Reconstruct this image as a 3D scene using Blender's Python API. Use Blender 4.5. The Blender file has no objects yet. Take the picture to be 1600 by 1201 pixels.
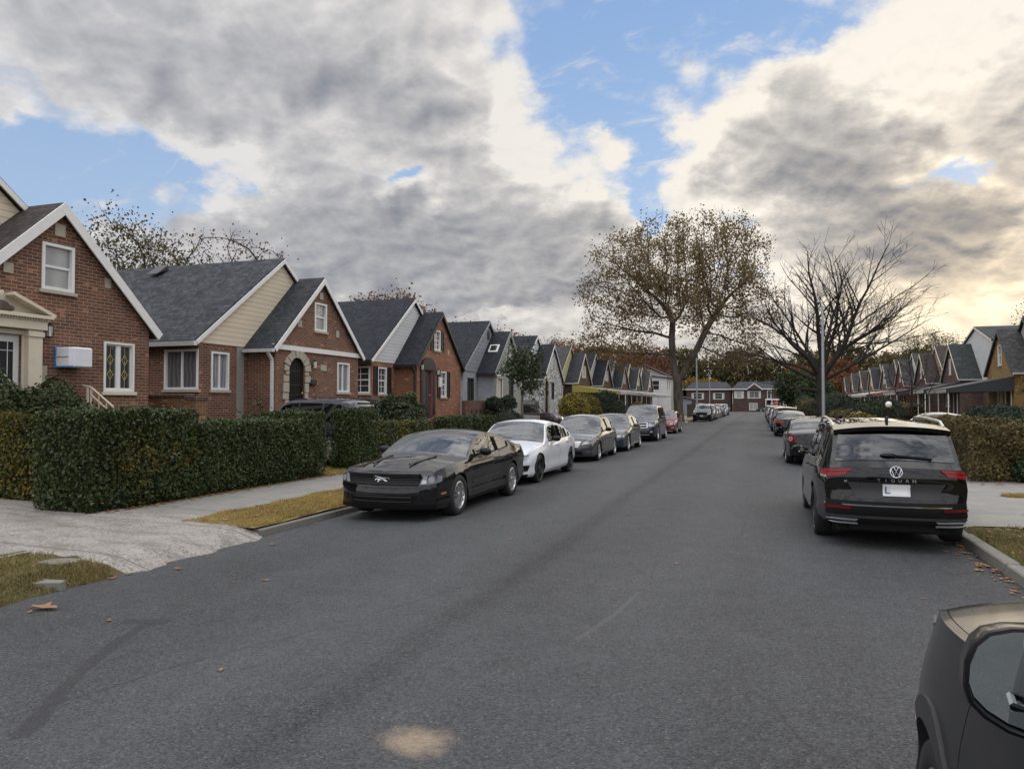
import bpy, bmesh, math, random
import numpy as np
from mathutils import Vector, Matrix
R = math.radians
S = bpy.context.scene
COL = S.collection

# ------------------------------------------------------------------ camera
YAW = 18.6
cam_d = bpy.data.cameras.new('camera'); cam = bpy.data.objects.new('camera', cam_d); COL.objects.link(cam)
cam.location = (0, 0, 1.82)
cam_d.sensor_fit = 'HORIZONTAL'; cam_d.sensor_width = 36.0; cam_d.lens = 36.0 * 1150 / 1600
cam_d.clip_start = 0.05; cam_d.clip_end = 4000
cam.rotation_euler = (R(90 + math.degrees(math.atan(29.5 / 1150))), 0, R(YAW))
S.camera = cam
S.render.resolution_x = 1024; S.render.resolution_y = 768

# ------------------------------------------------------------------ exposure
S.view_settings.view_transform = 'Standard'; S.view_settings.look = 'None'
S.view_settings.exposure = 0.24; S.view_settings.gamma = 1.0
S.cycles.max_bounces = 6; S.cycles.diffuse_bounces = 3; S.cycles.glossy_bounces = 3
S.cycles.transparent_max_bounces = 10; S.cycles.transmission_bounces = 4
S.cycles.use_denoising = True
S.cycles.sample_clamp_indirect = 6.0

# ------------------------------------------------------------------ node helper
class NT:
    def __init__(s, tree):
        s.t = tree; tree.nodes.clear()
    def n(s, typ, ins=None, **props):
        nd = s.t.nodes.new('ShaderNode' + typ)
        for k, v in props.items(): setattr(nd, k, v)
        for k, v in (ins or {}).items(): s.put(nd.inputs[k], v)
        return nd
    def put(s, sock, v):
        if isinstance(v, bpy.types.NodeSocket): s.t.links.new(v, sock)
        elif isinstance(v, bpy.types.Node): s.t.links.new(v.outputs[0], sock)
        elif isinstance(v, tuple) and len(v) == 3 and sock.type == 'RGBA': sock.default_value = (*v, 1)
        else: sock.default_value = v
    def math(s, op, a, b=0.0, c=0.0, clamp=False):
        nd = s.t.nodes.new('ShaderNodeMath'); nd.operation = op; nd.use_clamp = clamp
        s.put(nd.inputs[0], a); s.put(nd.inputs[1], b); s.put(nd.inputs[2], c)
        return nd.outputs[0]
    def vmath(s, op, a, b=(0, 0, 0), scale=None):
        nd = s.t.nodes.new('ShaderNodeVectorMath'); nd.operation = op
        s.put(nd.inputs[0], a); s.put(nd.inputs[1], b)
        if scale is not None: s.put(nd.inputs['Scale'], scale)
        return nd.outputs['Value'] if op in ('DOT_PRODUCT', 'LENGTH', 'DISTANCE') else nd.outputs[0]
    def mix(s, f, a, b, mode='MIX'):
        nd = s.t.nodes.new('ShaderNodeMix'); nd.data_type = 'RGBA'; nd.blend_type = mode
        s.put(nd.inputs[0], f); s.put(nd.inputs[6], a); s.put(nd.inputs[7], b)
        return nd.outputs[2]
    def ramp(s, f, stops, interp='LINEAR'):
        nd = s.t.nodes.new('ShaderNodeValToRGB'); nd.color_ramp.interpolation = interp
        e = nd.color_ramp.elements
        while len(e) < len(stops): e.new(0.5)
        for k, (p, c) in enumerate(stops):
            e[k].position = p; e[k].color = (c, c, c, 1) if not isinstance(c, tuple) else (*c, 1)
        s.put(nd.inputs[0], f)
        return nd.outputs[0]
    def sstep(s, v, a, b, lo=0.0, hi=1.0):
        nd = s.t.nodes.new('ShaderNodeMapRange'); nd.interpolation_type = 'SMOOTHSTEP'
        s.put(nd.inputs[0], v); nd.inputs[1].default_value = a; nd.inputs[2].default_value = b
        nd.inputs[3].default_value = lo; nd.inputs[4].default_value = hi
        return nd.outputs[0]
    def noise(s, vec, scale, detail=4, rough=0.55, dist=0.0):
        nd = s.n('TexNoise', {'Scale': scale, 'Detail': detail, 'Roughness': rough, 'Distortion': dist})
        if vec is not None: s.put(nd.inputs['Vector'], vec)
        return nd

# ------------------------------------------------------------------ sky
SUN_AZ, SUN_EL = 13.5, 8.5          # degrees to the right of the street axis, above the horizon
W = bpy.data.worlds.new('World'); S.world = W; W.use_nodes = True
def build_sky():
    N = NT(W.node_tree)
    d = N.n('TexCoord').outputs['Generated']
    sp = N.n('SeparateXYZ', {0: d})
    x, y, z = sp.outputs
    az = N.math('ARCTAN2', x, y); el = N.math('ARCSINE', z)
    zz = N.math('MAXIMUM', z, 0.0)
    den = N.math('ADD', zz, 0.42)
    q = N.n('CombineXYZ', {0: N.math('DIVIDE', x, den), 1: N.math('DIVIDE', y, den), 2: 0.0}).outputs[0]
    a2 = N.n('CombineXYZ', {0: az, 1: el, 2: 0.0}).outputs[0]
    wob = N.noise(q, 5.0, 6, 0.6)
    wv = N.vmath('SUBTRACT', wob.outputs['Color'], (0.5, 0.5, 0.5))
    aw = N.vmath('ADD', a2, N.vmath('MULTIPLY', wv, (0.30, 0.20, 0.0)))
    def blobs(lst, vec):
        acc = None
        for (px, py, rx, ry, rot, amp) in lst:
            ax = math.atan((px - 800) / 1150) - R(YAW); k = math.cos(math.atan((px - 800) / 1150))
            ee = math.atan((630 - py) / 1150 * k)
            m = N.n('Mapping', {'Vector': vec, 'Location': (ax, ee, 0), 'Rotation': (0, 0, R(rot)),
                                'Scale': (rx / 1150 * 1.75 * k, ry / 1150 * 1.75, 1)}, vector_type='TEXTURE')
            g = N.n('TexGradient', {'Vector': m}, gradient_type='QUADRATIC_SPHERE')
            acc = N.math('MULTIPLY_ADD', g.outputs['Fac'], amp, acc if acc is not None else 0.0)
        return acc
    COVER = [(140, 250, 240, 88, -14, -1.6), (20, 325, 170, 66, 0, -1.1), (310, 285, 80, 26, -20, -.5), (0, 135, 120, 22, -18, .5),
             (955, 190, 120, 100, 0, -1.1), (1010, 270, 60, 90, 0, -.7), (1130, 45, 210, 60, 0, -1.2), (850, 70, 110, 110, 0, -1.1),
             (640, 286, 110, 30, -8, -1.7), (1475, 240, 60, 60, 0, -1.0), (640, 425, 60, 16, -5, -.5), (1290, 45, 70, 40, 0, -.4), (1530, 258, 60, 26, 0, -.75), (1000, 335, 55, 26, 0, -.7),
             (1185, 330, 45, 45, 0, -.6), (640, 440, 120, 22, -6, -.2),
             (380, 110, 480, 170, -8, .95), (700, 230, 230, 140, -30, .8), (520, 370, 420, 95, -6, .9), (240, 400, 240, 70, 0, .4),
             (860, 370, 190, 130, 0, .8), (950, 240, 50, 30, 0, .4),
             (1300, 290, 230, 150, -22, .9), (1560, 330, 130, 170, 0, .8), (1500, 70, 180, 100, 0, .55), (1200, 150, 130, 46, 15, .5), (930, 110, 70, 26, 0, .45), (1180, 30, 60, 16, 0, .5), (1400, 440, 300, 60, 0, .4), (700, 480, 500, 40, 0, .5), (450, 470, 420, 60, 0, .5)]
    DARK = [(330, 60, 430, 110, -5, .28), (560, 150, 200, 80, -20, .22), (560, 310, 330, 60, -12, .30), (640, 420, 330, 95, -4, .50), (850, 430, 120, 90, 0, .40), (300, 350, 180, 50, -8, .35), (200, 430, 260, 50, 0, .2),
            (1330, 330, 190, 120, -30, 1.0), (1430, 360, 90, 80, -20, .45), (1250, 260, 110, 80, 0, .45), (1160, 200, 80, 40, 0, .2), (1590, 190, 70, 110, 0, .7), (1560, 380, 100, 70, 0, .7), (1500, 460, 120, 30, 0, .2), (720, 475, 300, 34, 0, .3), (1280, 180, 140, 50, 10, .25),
            (880, 225, 100, 50, -14, -.65), (975, 270, 70, 80, 0, -.6), (1180, 130, 200, 44, 10, -.55), (1470, 90, 180, 80, 0, -.45), (1380, 450, 240, 50, 0, -.6), (1240, 345, 70, 36, 0, -.35),
            (770, 200, 110, 60, -25, -.55), (290, 262, 150, 36, -15, -.45), (1090, 310, 80, 90, 0, -.45), (790, 492, 140, 18, 0, -.8), (1530, 295, 70, 22, 0, -.5), (650, 310, 100, 18, -8, -.4), (1420, 200, 40, 90, 20, -.35), (300, 248, 190, 34, -12, -.7), (560, 232, 110, 34, 12, -.45), (815, 130, 60, 90, 0, -.6), (860, 200, 80, 60, 0, -.4), (600, 305, 130, 20, -6, -.4), (1120, 250, 60, 100, 0, -.4), (1210, 350, 110, 50, 0, -.3), (700, 120, 120, 60, -30, -.25), (1560, 130, 60, 60, 0, -.3), (400, 210, 420, 120, -10, .25), (520, 410, 460, 120, 0, .45), (300, 60, 300, 90, 0, .25), (1400, 300, 200, 120, 0, .3)]
    sunv = (math.sin(R(SUN_AZ)), math.cos(R(SUN_AZ)))
    def dens(qv):
        n1 = N.noise(qv, 3.3, 9, 0.56, 0.0)
        return N.math('MULTIPLY_ADD', N.math('SUBTRACT', n1.outputs['Fac'], 0.5), 2.6, 0.42)
    def puff(qv):
        n = N.noise(qv, 6.5, 5, 0.5, 0.0).outputs['Fac']
        return N.math('SUBTRACT', 1.0, N.math('MULTIPLY', N.math('ABSOLUTE', N.math('SUBTRACT', n, 0.5)), -4.0)) if False else N.math('MULTIPLY', N.math('ABSOLUTE', N.math('SUBTRACT', n, 0.5)), 3.6)
    d0 = dens(q)
    cov = blobs(COVER, aw)
    p0 = puff(q)
    D = N.math('ADD', N.math('ADD', d0, cov), N.math('MULTIPLY', N.math('SUBTRACT', p0, 0.35), 0.55))
    D = N.math('ADD', D, N.sstep(el, 0.03, 0.17, 0.55, 0.0))
    alpha = N.sstep(D, -0.20, 0.50)
    wisp = N.sstep(N.noise(N.vmath('MULTIPLY', q, (1.0, 1.8, 1)), 8.0, 9, 0.62, 0.8).outputs['Fac'], 0.52, 0.80, 0.0, 0.75)
    alpha = N.math('MAXIMUM', alpha, wisp)
    so = (sunv[0] * 0.026, sunv[1] * 0.026, 0.0)
    rel = N.math('ADD', N.math('MULTIPLY', N.math('SUBTRACT', puff(N.vmath('ADD', q, so)), p0), 0.48), N.math('MULTIPLY', N.math('SUBTRACT', dens(N.vmath('ADD', q, so)), d0), 0.80))
    thick = N.sstep(D, 0.10, 1.9)
    dark = N.math('ADD', N.math('MULTIPLY_ADD', thick, 0.55, 0.05), N.math('MULTIPLY', blobs(DARK, aw), DARK_AMT))
    dark = N.math('ADD', dark, rel)
    dark = N.math('ADD', dark, N.math('MULTIPLY', N.math('SUBTRACT', d0, 0.42), 0.3))
    dark = N.math('MAXIMUM', dark, 0.0)
    dark = N.math('MULTIPLY', N.math('DIVIDE', dark, N.math('ADD', dark, 0.85)), 1.45)
    dark = N.math('POWER', dark, 1.3)
    dark = N.math('ADD', dark, N.math('MULTIPLY', rel, 0.35), clamp=True)
    sd = (math.sin(R(SUN_AZ)) * math.cos(R(SUN_EL)), math.cos(R(SUN_AZ)) * math.cos(R(SUN_EL)), math.sin(R(SUN_EL)))
    ca = N.vmath('DOT_PRODUCT', d, sd)
    glow = N.math('POWER', N.math('MAXIMUM', ca, 0.0), 130.0)
    wide = N.math('POWER', N.math('MAXIMUM', ca, 0.0), 5.0)
    bright = N.mix(wide, (0.64, 0.63, 0.63), (0.88, 0.81, 0.71))
    bright = N.mix(glow, bright, (1.25, 1.02, 0.70))
    darkc = N.mix(wide, (0.165, 0.185, 0.230), (0.160, 0.168, 0.195))
    cloud = N.mix(dark, bright, darkc)
    low = N.sstep(el, 0.0, 0.16, 1.0, 0.0)
    cloud = N.mix(N.math('MULTIPLY', low, 0.30), cloud, N.mix(wide, (0.38, 0.40, 0.44), (0.72, 0.63, 0.49)))
    # extra brightness for unseen clouds behind (front-lit) and overhead, to light ground and walls
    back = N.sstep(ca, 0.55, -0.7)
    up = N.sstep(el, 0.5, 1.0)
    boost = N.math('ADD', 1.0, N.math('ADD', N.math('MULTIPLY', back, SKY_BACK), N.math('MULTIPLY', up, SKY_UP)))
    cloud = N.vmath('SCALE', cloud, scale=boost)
    nish = N.n('TexSky', sky_type='NISHITA', sun_disc=False, sun_elevation=R(SUN_EL), sun_rotation=R(SUN_AZ), air_density=1.0, dust_density=0.3, ozone_density=2.5)
    blue = N.mix(0.82, N.vmath('MULTIPLY', nish.outputs[0], (1.05, 1.1, 1.25)), N.mix(N.sstep(el, 0.0, 0.6), (2.7, 3.4, 4.3), (1.55, 2.45, 4.1)))
    bg1 = N.n('Background', {'Color': blue, 'Strength': 0.15})
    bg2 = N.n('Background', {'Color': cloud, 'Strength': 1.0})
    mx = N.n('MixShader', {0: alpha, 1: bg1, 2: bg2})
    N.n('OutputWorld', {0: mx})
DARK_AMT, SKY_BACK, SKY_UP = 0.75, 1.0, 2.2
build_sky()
W.cycles.sampling_method = 'MANUAL'; W.cycles.sample_map_resolution = 512

sun_d = bpy.data.lights.new('sun', 'SUN'); sun_d.energy = 0.6; sun_d.angle = R(60); sun_d.color = (1.0, 0.86, 0.66)
sun = bpy.data.objects.new('sun', sun_d); COL.objects.link(sun)
sun.rotation_euler = (R(90 - SUN_EL), 0, R(180 - SUN_AZ))
sun.location = (20, 60, 40)

# ------------------------------------------------------------------ materials
MATS = {}
def newmat(name):
    m = bpy.data.materials.new(name); m.use_nodes = True
    N = NT(m.node_tree); MATS[name] = m
    return m, N
def finish(N, bsdf, bump=None, strength=0.3, dist=0.01, disp=None):
    if bump is not None:
        b = N.n('Bump', {'Height': bump, 'Strength': strength, 'Distance': dist})
        N.put(bsdf.inputs['Normal'], b.outputs[0])
    N.n('OutputMaterial', {0: bsdf})
def pos(N): return N.n('NewGeometry').outputs['Position']
def wallvec(N):
    """(along the wall, up) for walls that face x or y"""
    g = N.n('NewGeometry'); p = N.n('SeparateXYZ', {0: g.outputs['Position']}); nn = N.n('SeparateXYZ', {0: g.outputs['True Normal']})
    fx = N.math('GREATER_THAN', N.math('ABSOLUTE', nn.outputs[0]), 0.6)
    u = N.math('ADD', N.math('MULTIPLY', p.outputs[1], fx), N.math('MULTIPLY', p.outputs[0], N.math('SUBTRACT', 1.0, fx)))
    return N.n('CombineXYZ', {0: u, 1: p.outputs[2], 2: 0.0}).outputs[0]

def plain(name, col, rough=0.5, metal=0.0, var=0.06, scale=6.0, coat=0.0, bump=0.0, spec=0.5):
    m, N = newmat(name)
    n = N.noise(pos(N), scale, 5, 0.6).outputs['Fac']
    k = N.math('MULTIPLY_ADD', N.math('SUBTRACT', n, 0.5), var * 4, 1.0)
    c = N.vmath('SCALE', col, scale=k)
    b = N.n('BsdfPrincipled', {'Base Color': c, 'Roughness': rough, 'Metallic': metal, 'Coat Weight': coat, 'Coat Roughness': 0.03, 'Specular IOR Level': spec})
    finish(N, b, n if bump else None, bump, 0.01)
    return m
def mat_brick(name, c1, c2, mortar, seed=0.0, oddk=1.35):
    m, N = newmat(name)
    v = wallvec(N)
    v = N.vmath('ADD', v, (seed, seed * 0.07, 0))
    wob = N.vmath('SCALE', N.vmath('SUBTRACT', N.noise(v, 7, 2).outputs['Color'], (.5, .5, .5)), scale=0.006)
    v2 = N.vmath('ADD', v, wob)
    br = N.n('TexBrick', {'Vector': v2, 'Color1': c1, 'Color2': c2, 'Mortar': mortar, 'Scale': 1.0, 'Mortar Size': 0.0062, 'Mortar Smooth': 0.25, 'Bias': -0.1, 'Brick Width': 0.215, 'Row Height': 0.0715}, offset=0.5)
    big = N.noise(v, 0.9, 4, 0.6).outputs['Fac']
    fine = N.noise(v, 60, 3, 0.6).outputs['Fac']
    sc = N.vmath('SNAP', v2, (0.215, 0.0715, 1.0))
    cell = N.n('TexWhiteNoise', {'Vector': sc}, noise_dimensions='3D')
    k = N.math('ADD', N.math('MULTIPLY_ADD', big, 0.7, 0.42), N.math('MULTIPLY', N.math('SUBTRACT', fine, 0.5), 0.5))
    c = N.vmath('SCALE', br.outputs['Color'], scale=k)
    odd = N.math('GREATER_THAN', cell.outputs['Value'], 0.955)
    c = N.mix(N.math('MULTIPLY', odd, N.math('SUBTRACT', 1.0, br.outputs['Fac'])), c, tuple(min(1, a * oddk + .012) for a in c1))
    eff = N.sstep(N.noise(N.vmath('MULTIPLY', v, (1, .5, 1)), 2.2, 6, 0.65).outputs['Fac'], 0.58, 0.75, 0.0, 0.28)
    c = N.mix(eff, c, (0.30, 0.24, 0.20))
    b = N.n('BsdfPrincipled', {'Base Color': c, 'Roughness': 0.85, 'Specular IOR Level': 0.25})
    finish(N, b, N.math('SUBTRACT', N.math('MULTIPLY', fine, 0.3), br.outputs['Fac']), 0.6, 0.008)
    return m
def mat_shingle(name, c1, c2, tint=0.0):
    m, N = newmat(name)
    p = N.n('SeparateXYZ', {0: pos(N)})
    v = N.n('CombineXYZ', {0: N.math('ADD', p.outputs[0], N.math('MULTIPLY', p.outputs[1], 0.31)), 1: N.math('MULTIPLY', p.outputs[2], 1.45), 2: 0.0}).outputs[0]
    br = N.n('TexBrick', {'Vector': v, 'Color1': c1, 'Color2': c2, 'Mortar': tuple(a * .35 for a in c2), 'Scale': 1.0, 'Mortar Size': 0.008, 'Mortar Smooth': 0.4, 'Bias': 0.0, 'Brick Width': 0.24, 'Row Height': 0.14}, offset=0.37)
    br2 = N.n('TexBrick', {'Vector': N.vmath('ADD', v, (0.05, 0.03, 0)), 'Color1': (0.75, 0.75, 0.75), 'Color2': (1.2, 1.2, 1.2), 'Mortar': (.9, .9, .9), 'Scale': 1.0, 'Mortar Size': 0.0, 'Brick Width': 0.11, 'Row Height': 0.14}, offset=0.5)
    n = N.noise(pos(N), 1.1, 5, 0.6).outputs['Fac']; g = N.noise(pos(N), 90, 2).outputs['Fac']
    streak = N.noise(N.vmath('MULTIPLY', pos(N), (1.2, 1.2, 0.25)), 1.6, 4, 0.6).outputs['Fac']
    k = N.math('ADD', N.math('MULTIPLY_ADD', n, 0.5, 0.45), N.math('ADD', N.math('MULTIPLY', N.math('SUBTRACT', g, 0.5), 0.7), N.math('MULTIPLY', streak, 0.5)))
    c = N.vmath('SCALE', N.mix(1.0, br.outputs['Color'], br2.outputs['Color'], 'MULTIPLY'), scale=k)
    b = N.n('BsdfPrincipled', {'Base Color': c, 'Roughness': 0.9, 'Specular IOR Level': 0.25})
    saw = N.math('FRACT', N.math('DIVIDE', N.math('MULTIPLY', p.outputs[2], 1.45), 0.14))
    finish(N, b, N.math('SUBTRACT', N.math('MULTIPLY', g, 0.25), saw), 0.5, 0.012)
    return m
def mat_siding(name, col, pitch=0.13):
    m, N = newmat(name)
    p = N.n('SeparateXYZ', {0: pos(N)})
    fr = N.math('FRACT', N.math('DIVIDE', p.outputs[2], pitch))
    line = N.math('LESS_THAN', fr, 0.13)
    n = N.noise(N.vmath('MULTIPLY', pos(N), (0.6, 0.6, 2.5)), 1.3, 6, 0.65).outputs['Fac']
    c = N.vmath('SCALE', col, scale=N.math('MULTIPLY_ADD', n, 0.4, 0.8))
    c = N.mix(N.math('MULTIPLY', line, 0.55), c, tuple(a * .3 for a in col))
    b = N.n('BsdfPrincipled', {'Base Color': c, 'Roughness': 0.6})
    finish(N, b, fr, 0.7, 0.012)
    return m
def mat_leaf(name, cols, rough=0.55, trans=0.25):
    m, N = newmat(name)
    g = N.n('NewGeometry')
    r = g.outputs['Random Per Island']
    c = N.ramp(r, [(i / max(1, len(cols) - 1), c) for i, c in enumerate(cols)])
    n = N.noise(g.outputs['Position'], 0.55, 3).outputs['Fac']
    c = N.vmath('SCALE', c, scale=N.math('MULTIPLY_ADD', n, 1.1, 0.45))
    b = N.n('BsdfPrincipled', {'Base Color': c, 'Roughness': rough, 'Specular IOR Level': 0.3})
    t = N.n('BsdfTranslucent', {'Color': c})
    mx = N.n('MixShader', {0: trans, 1: b, 2: t})
    N.n('OutputMaterial', {0: mx})
    return m
def mat_bark(name, c1, c2, scale=3.0):
    m, N = newmat(name)
    v = N.vmath('MULTIPLY', pos(N), (1, 1, 0.35))
    n = N.noise(v, scale, 7, 0.65, 0.4).outputs['Fac']
    c = N.ramp(n, [(0.35, c1), (0.65, c2)])
    b = N.n('BsdfPrincipled', {'Base Color': c, 'Roughness': 0.9, 'Specular IOR Level': 0.2})
    finish(N, b, n, 0.8, 0.05)
    return m
def mat_asphalt():
    m, N = newmat('asphalt')
    p = pos(N)
    sp = N.n('SeparateXYZ', {0: p})
    agg = N.n('TexVoronoi', {'Vector': p, 'Scale': 75.0})
    cr = N.n('SeparateColor', {0: agg.outputs['Color']})
    g1 = N.noise(p, 190, 3, 0.7).outputs['Fac']
    g2 = N.noise(p, 34, 4, 0.65).outputs['Fac']
    big = N.noise(N.vmath('MULTIPLY', p, (1.0, 0.35, 1)), 0.45, 5, 0.6).outputs['Fac']
    mid = N.noise(p, 2.6, 5, 0.6).outputs['Fac']
    k = N.math('ADD', N.math('MULTIPLY', N.math('SUBTRACT', cr.outputs[0], 0.5), 0.85), N.math('MULTIPLY', N.math('SUBTRACT', g1, 0.5), 1.25))
    k = N.math('ADD', k, N.math('MULTIPLY', N.math('SUBTRACT', g2, 0.5), 0.5))
    k = N.math('ADD', k, N.math('MULTIPLY', N.math('SUBTRACT', big, 0.5), 1.05))
    k = N.math('ADD', k, N.math('MULTIPLY', N.math('SUBTRACT', mid, 0.5), 0.5))
    # wheel lanes are polished a little lighter, the crown seam and the gutters a little darker
    lane = N.math('ABSOLUTE', N.math('SUBTRACT', N.math('ABSOLUTE', N.math('ADD', sp.outputs[0], N.math('MULTIPLY_ADD', mid, 0.3, 1.95))), 1.25))
    k = N.math('ADD', k, N.sstep(lane, 0.0, 0.9, 0.10, -0.05))
    seam = N.math('ABSOLUTE', N.math('ADD', sp.outputs[0], N.math('MULTIPLY_ADD', N.math('SUBTRACT', big, 0.5), 0.35, 2.45)))
    k = N.math('ADD', k, N.sstep(seam, 0.02, 0.26, -0.24, 0.0))
    k = N.math('MAXIMUM', N.math('ADD', k, 1.0), 0.12)
    c = N.vmath('SCALE', (0.065, 0.0665, 0.0700), scale=k)
    spark = N.math('GREATER_THAN', N.n('TexWhiteNoise', {'Vector': N.vmath('SNAP', p, (0.012, 0.012, 1))}).outputs['Value'], 0.985)
    c = N.mix(N.math('MULTIPLY', spark, 0.55), c, (0.20, 0.195, 0.18))
    # tyre scuff: a curved dark streak on the left, and pale scratches
    def streak(pts, wdt, col, amt, cc):
        for (x0, y0), (x1, y1) in zip(pts[:-1], pts[1:]):
            L = math.hypot(x1 - x0, y1 - y0); ux, uy = (x1 - x0) / L, (y1 - y0) / L
            dx = N.math('SUBTRACT', sp.outputs[0], x0); dy = N.math('SUBTRACT', sp.outputs[1], y0)
            t = N.math('ADD', N.math('MULTIPLY', dx, ux), N.math('MULTIPLY', dy, uy))
            e = N.math('ABSOLUTE', N.math('ADD', N.math('MULTIPLY', dx, -uy), N.math('MULTIPLY', dy, ux)))
            e = N.math('ADD', e, N.math('MULTIPLY', N.math('SUBTRACT', mid, 0.5), wdt * 1.2))
            inside = N.math('MULTIPLY', N.math('GREATER_THAN', t, 0.0), N.math('LESS_THAN', t, L))
            f = N.math('MULTIPLY', N.math('MULTIPLY', N.sstep(e, wdt * 0.5, wdt, 1.0, 0.0), inside), amt)
            cc = N.mix(f, cc, col)
        return cc
    c = streak([(-3.85, 3.0), (-4.35, 3.75), (-4.72, 4.45), (-4.90, 4.95)], 0.075, (0.034, 0.034, 0.036), 0.62, c)
    c = streak([(-5.15, 4.93), (-4.75, 5.02)], 0.09, (0.034, 0.034, 0.036), 0.62, c)
    c = streak([(-1.35, 5.6), (-1.20, 6.4), (-1.12, 7.2)], 0.03, (0.13, 0.13, 0.125), 0.35, c)
    # the sandy patch
    ds = N.vmath('LENGTH', N.vmath('MULTIPLY', N.vmath('SUBTRACT', p, (-1.77, 3.64, 0.0)), (3.0, 3.6, 0.0)))
    ds = N.math('ADD', ds, N.math('MULTIPLY', N.math('SUBTRACT', N.noise(p, 7, 6, 0.7).outputs['Fac'], 0.5), 0.9))
    f = N.math('MULTIPLY', N.sstep(ds, 0.15, 0.85, 1.0, 0.0), N.sstep(N.math('ADD', g1, N.math('MULTIPLY', N.math('SUBTRACT', 0.75, ds), 0.45)), 0.42, 0.58, 0.0, 1.0))
    c = N.mix(f, c, N.vmath('SCALE', (0.29, 0.225, 0.165), scale=N.math('MULTIPLY_ADD', g2, 1.1, 0.45)))
    # cracks
    vc = N.n('TexVoronoi', {'Vector': N.vmath('ADD', N.vmath('MULTIPLY', p, (0.32, 0.16, 0)), N.vmath('SCALE', N.noise(p, 1.5, 4).outputs['Color'], scale=0.10)), 'Scale': 1.0}, feature='DISTANCE_TO_EDGE')
    cf = N.math('MULTIPLY', N.math('LESS_THAN', vc.outputs['Distance'], 0.0028), N.sstep(big, 0.42, 0.6, 0.0, 0.6))
    c = N.mix(cf, c, (0.025, 0.025, 0.025))
    rough = N.math('MULTIPLY_ADD', g2, 0.2, 0.62)
    b = N.n('BsdfPrincipled', {'Base Color': c, 'Roughness': rough, 'Specular IOR Level': 0.32})
    finish(N, b, N.math('ADD', N.math('MULTIPLY', agg.outputs['Distance'], -18.0), N.math('MULTIPLY', g1, 0.6)), 0.45, 0.008)
    return m
def mat_concrete(name, col, pebbly=False, joint=None):
    m, N = newmat(name)
    p = pos(N); sp = N.n('SeparateXYZ', {0: p})
    n = N.noise(p, 1.4, 6, 0.65).outputs['Fac']; g = N.noise(p, 120, 3, 0.7).outputs['Fac']; md = N.noise(p, 9, 5, 0.7, 0.6).outputs['Fac']
    k = N.math('ADD', N.math('MULTIPLY_ADD', n, 0.55, 0.5), N.math('ADD', N.math('MULTIPLY', N.math('SUBTRACT', g, 0.5), 0.7), N.math('MULTIPLY', md, 0.45)))
    c = N.vmath('SCALE', col, scale=k)
    if pebbly:
        w = N.noise(N.vmath('MULTIPLY', p, (1.0, 1.5, 1)), 24, 8, 0.75).outputs['Fac']; w2 = N.noise(N.vmath('MULTIPLY', p, (.7, 1.6, 1)), 2.2, 7, 0.7).outputs['Fac']
        c = N.mix(N.sstep(N.math('MULTIPLY_ADD', w2, 0.35, w), 0.64, 0.76, 0.0, 0.80), c, tuple(a * .33 for a in col))
        c = N.mix(N.sstep(w2, 0.48, 0.66, 0.0, 0.40), c, (0.17, 0.14, 0.11))
    if joint:
        jx = N.math('LESS_THAN', N.math('ABSOLUTE', N.math('SUBTRACT', N.math('FRACT', N.math('DIVIDE', sp.outputs[1], joint)), 0.5)), 0.012 / joint)
        c = N.mix(N.math('MULTIPLY', jx, 0.7), c, (0.07, 0.065, 0.06))
    vc = N.n('TexVoronoi', {'Vector': N.vmath('ADD', N.vmath('MULTIPLY', p, (0.28, 0.22, 0)), N.vmath('SCALE', N.noise(p, 2.0, 6).outputs['Color'], scale=0.2)), 'Scale': 1.0}, feature='DISTANCE_TO_EDGE')
    c = N.mix(N.math('MULTIPLY', N.math('LESS_THAN', vc.outputs['Distance'], 0.0035), N.sstep(N.noise(p, 0.7, 4, 0.6).outputs['Fac'], 0.5, 0.62, 0.0, 0.6)), c, (0.05, 0.047, 0.042))
    b = N.n('BsdfPrincipled', {'Base Color': c, 'Roughness': 0.85, 'Specular IOR Level': 0.25})
    finish(N, b, N.math('ADD', N.math('MULTIPLY', md, 0.3), g), 0.3, 0.006)
    return m
def mat_ground(name, c1, c2, c3):
    m, N = newmat(name)
    p = pos(N)
    n = N.noise(p, 0.9, 6, 0.65).outputs['Fac']; g = N.noise(p, 45, 4, 0.75).outputs['Fac']
    c = N.ramp(n, [(0.35, c1), (0.52, c2), (0.68, c3)])
    c = N.vmath('SCALE', c, scale=N.math('MULTIPLY_ADD', g, 1.3, 0.35))
    b = N.n('BsdfPrincipled', {'Base Color': c, 'Roughness': 0.95, 'Specular IOR Level': 0.15})
    finish(N, b, g, 0.9, 0.03)
    return m
def mat_carpaint(name, col, metal=0.0, coat=0.025):
    m, N = newmat(name)
    p = pos(N)
    n = N.noise(p, 3.0, 4, 0.6).outputs['Fac']
    dust = N.sstep(n, 0.4, 0.75, 0.0, 0.025)
    c = N.mix(dust, col, (0.30, 0.28, 0.25))
    b = N.n('BsdfPrincipled', {'Base Color': c, 'Roughness': 0.38 if metal else 0.5, 'Metallic': metal, 'Coat Weight': 1.0, 'Coat Roughness': coat, 'Coat IOR': 1.5, 'Specular IOR Level': 0.0 if not metal else 0.3})
    finish(N, b)
    return m
def mat_glass(name, tint, facing=0.06, rough=0.0):
    """clear or tinted pane: mirror reflection by Fresnel over a tinted see-through layer"""
    m, N = newmat(name)
    fc = N.n('LayerWeight', {'Blend': 0.5}).outputs['Facing']
    fr = N.math('MULTIPLY_ADD', N.math('POWER', fc, 5.0), 0.80, facing, clamp=True)
    t = N.n('BsdfTransparent', {'Color': tint})
    g = N.n('BsdfGlossy', {'Color': (0.95, 0.97, 1.0), 'Roughness': rough})
    mx = N.n('MixShader', {0: fr, 1: t, 2: g})
    N.n('OutputMaterial', {0: mx})
    return m
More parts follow.
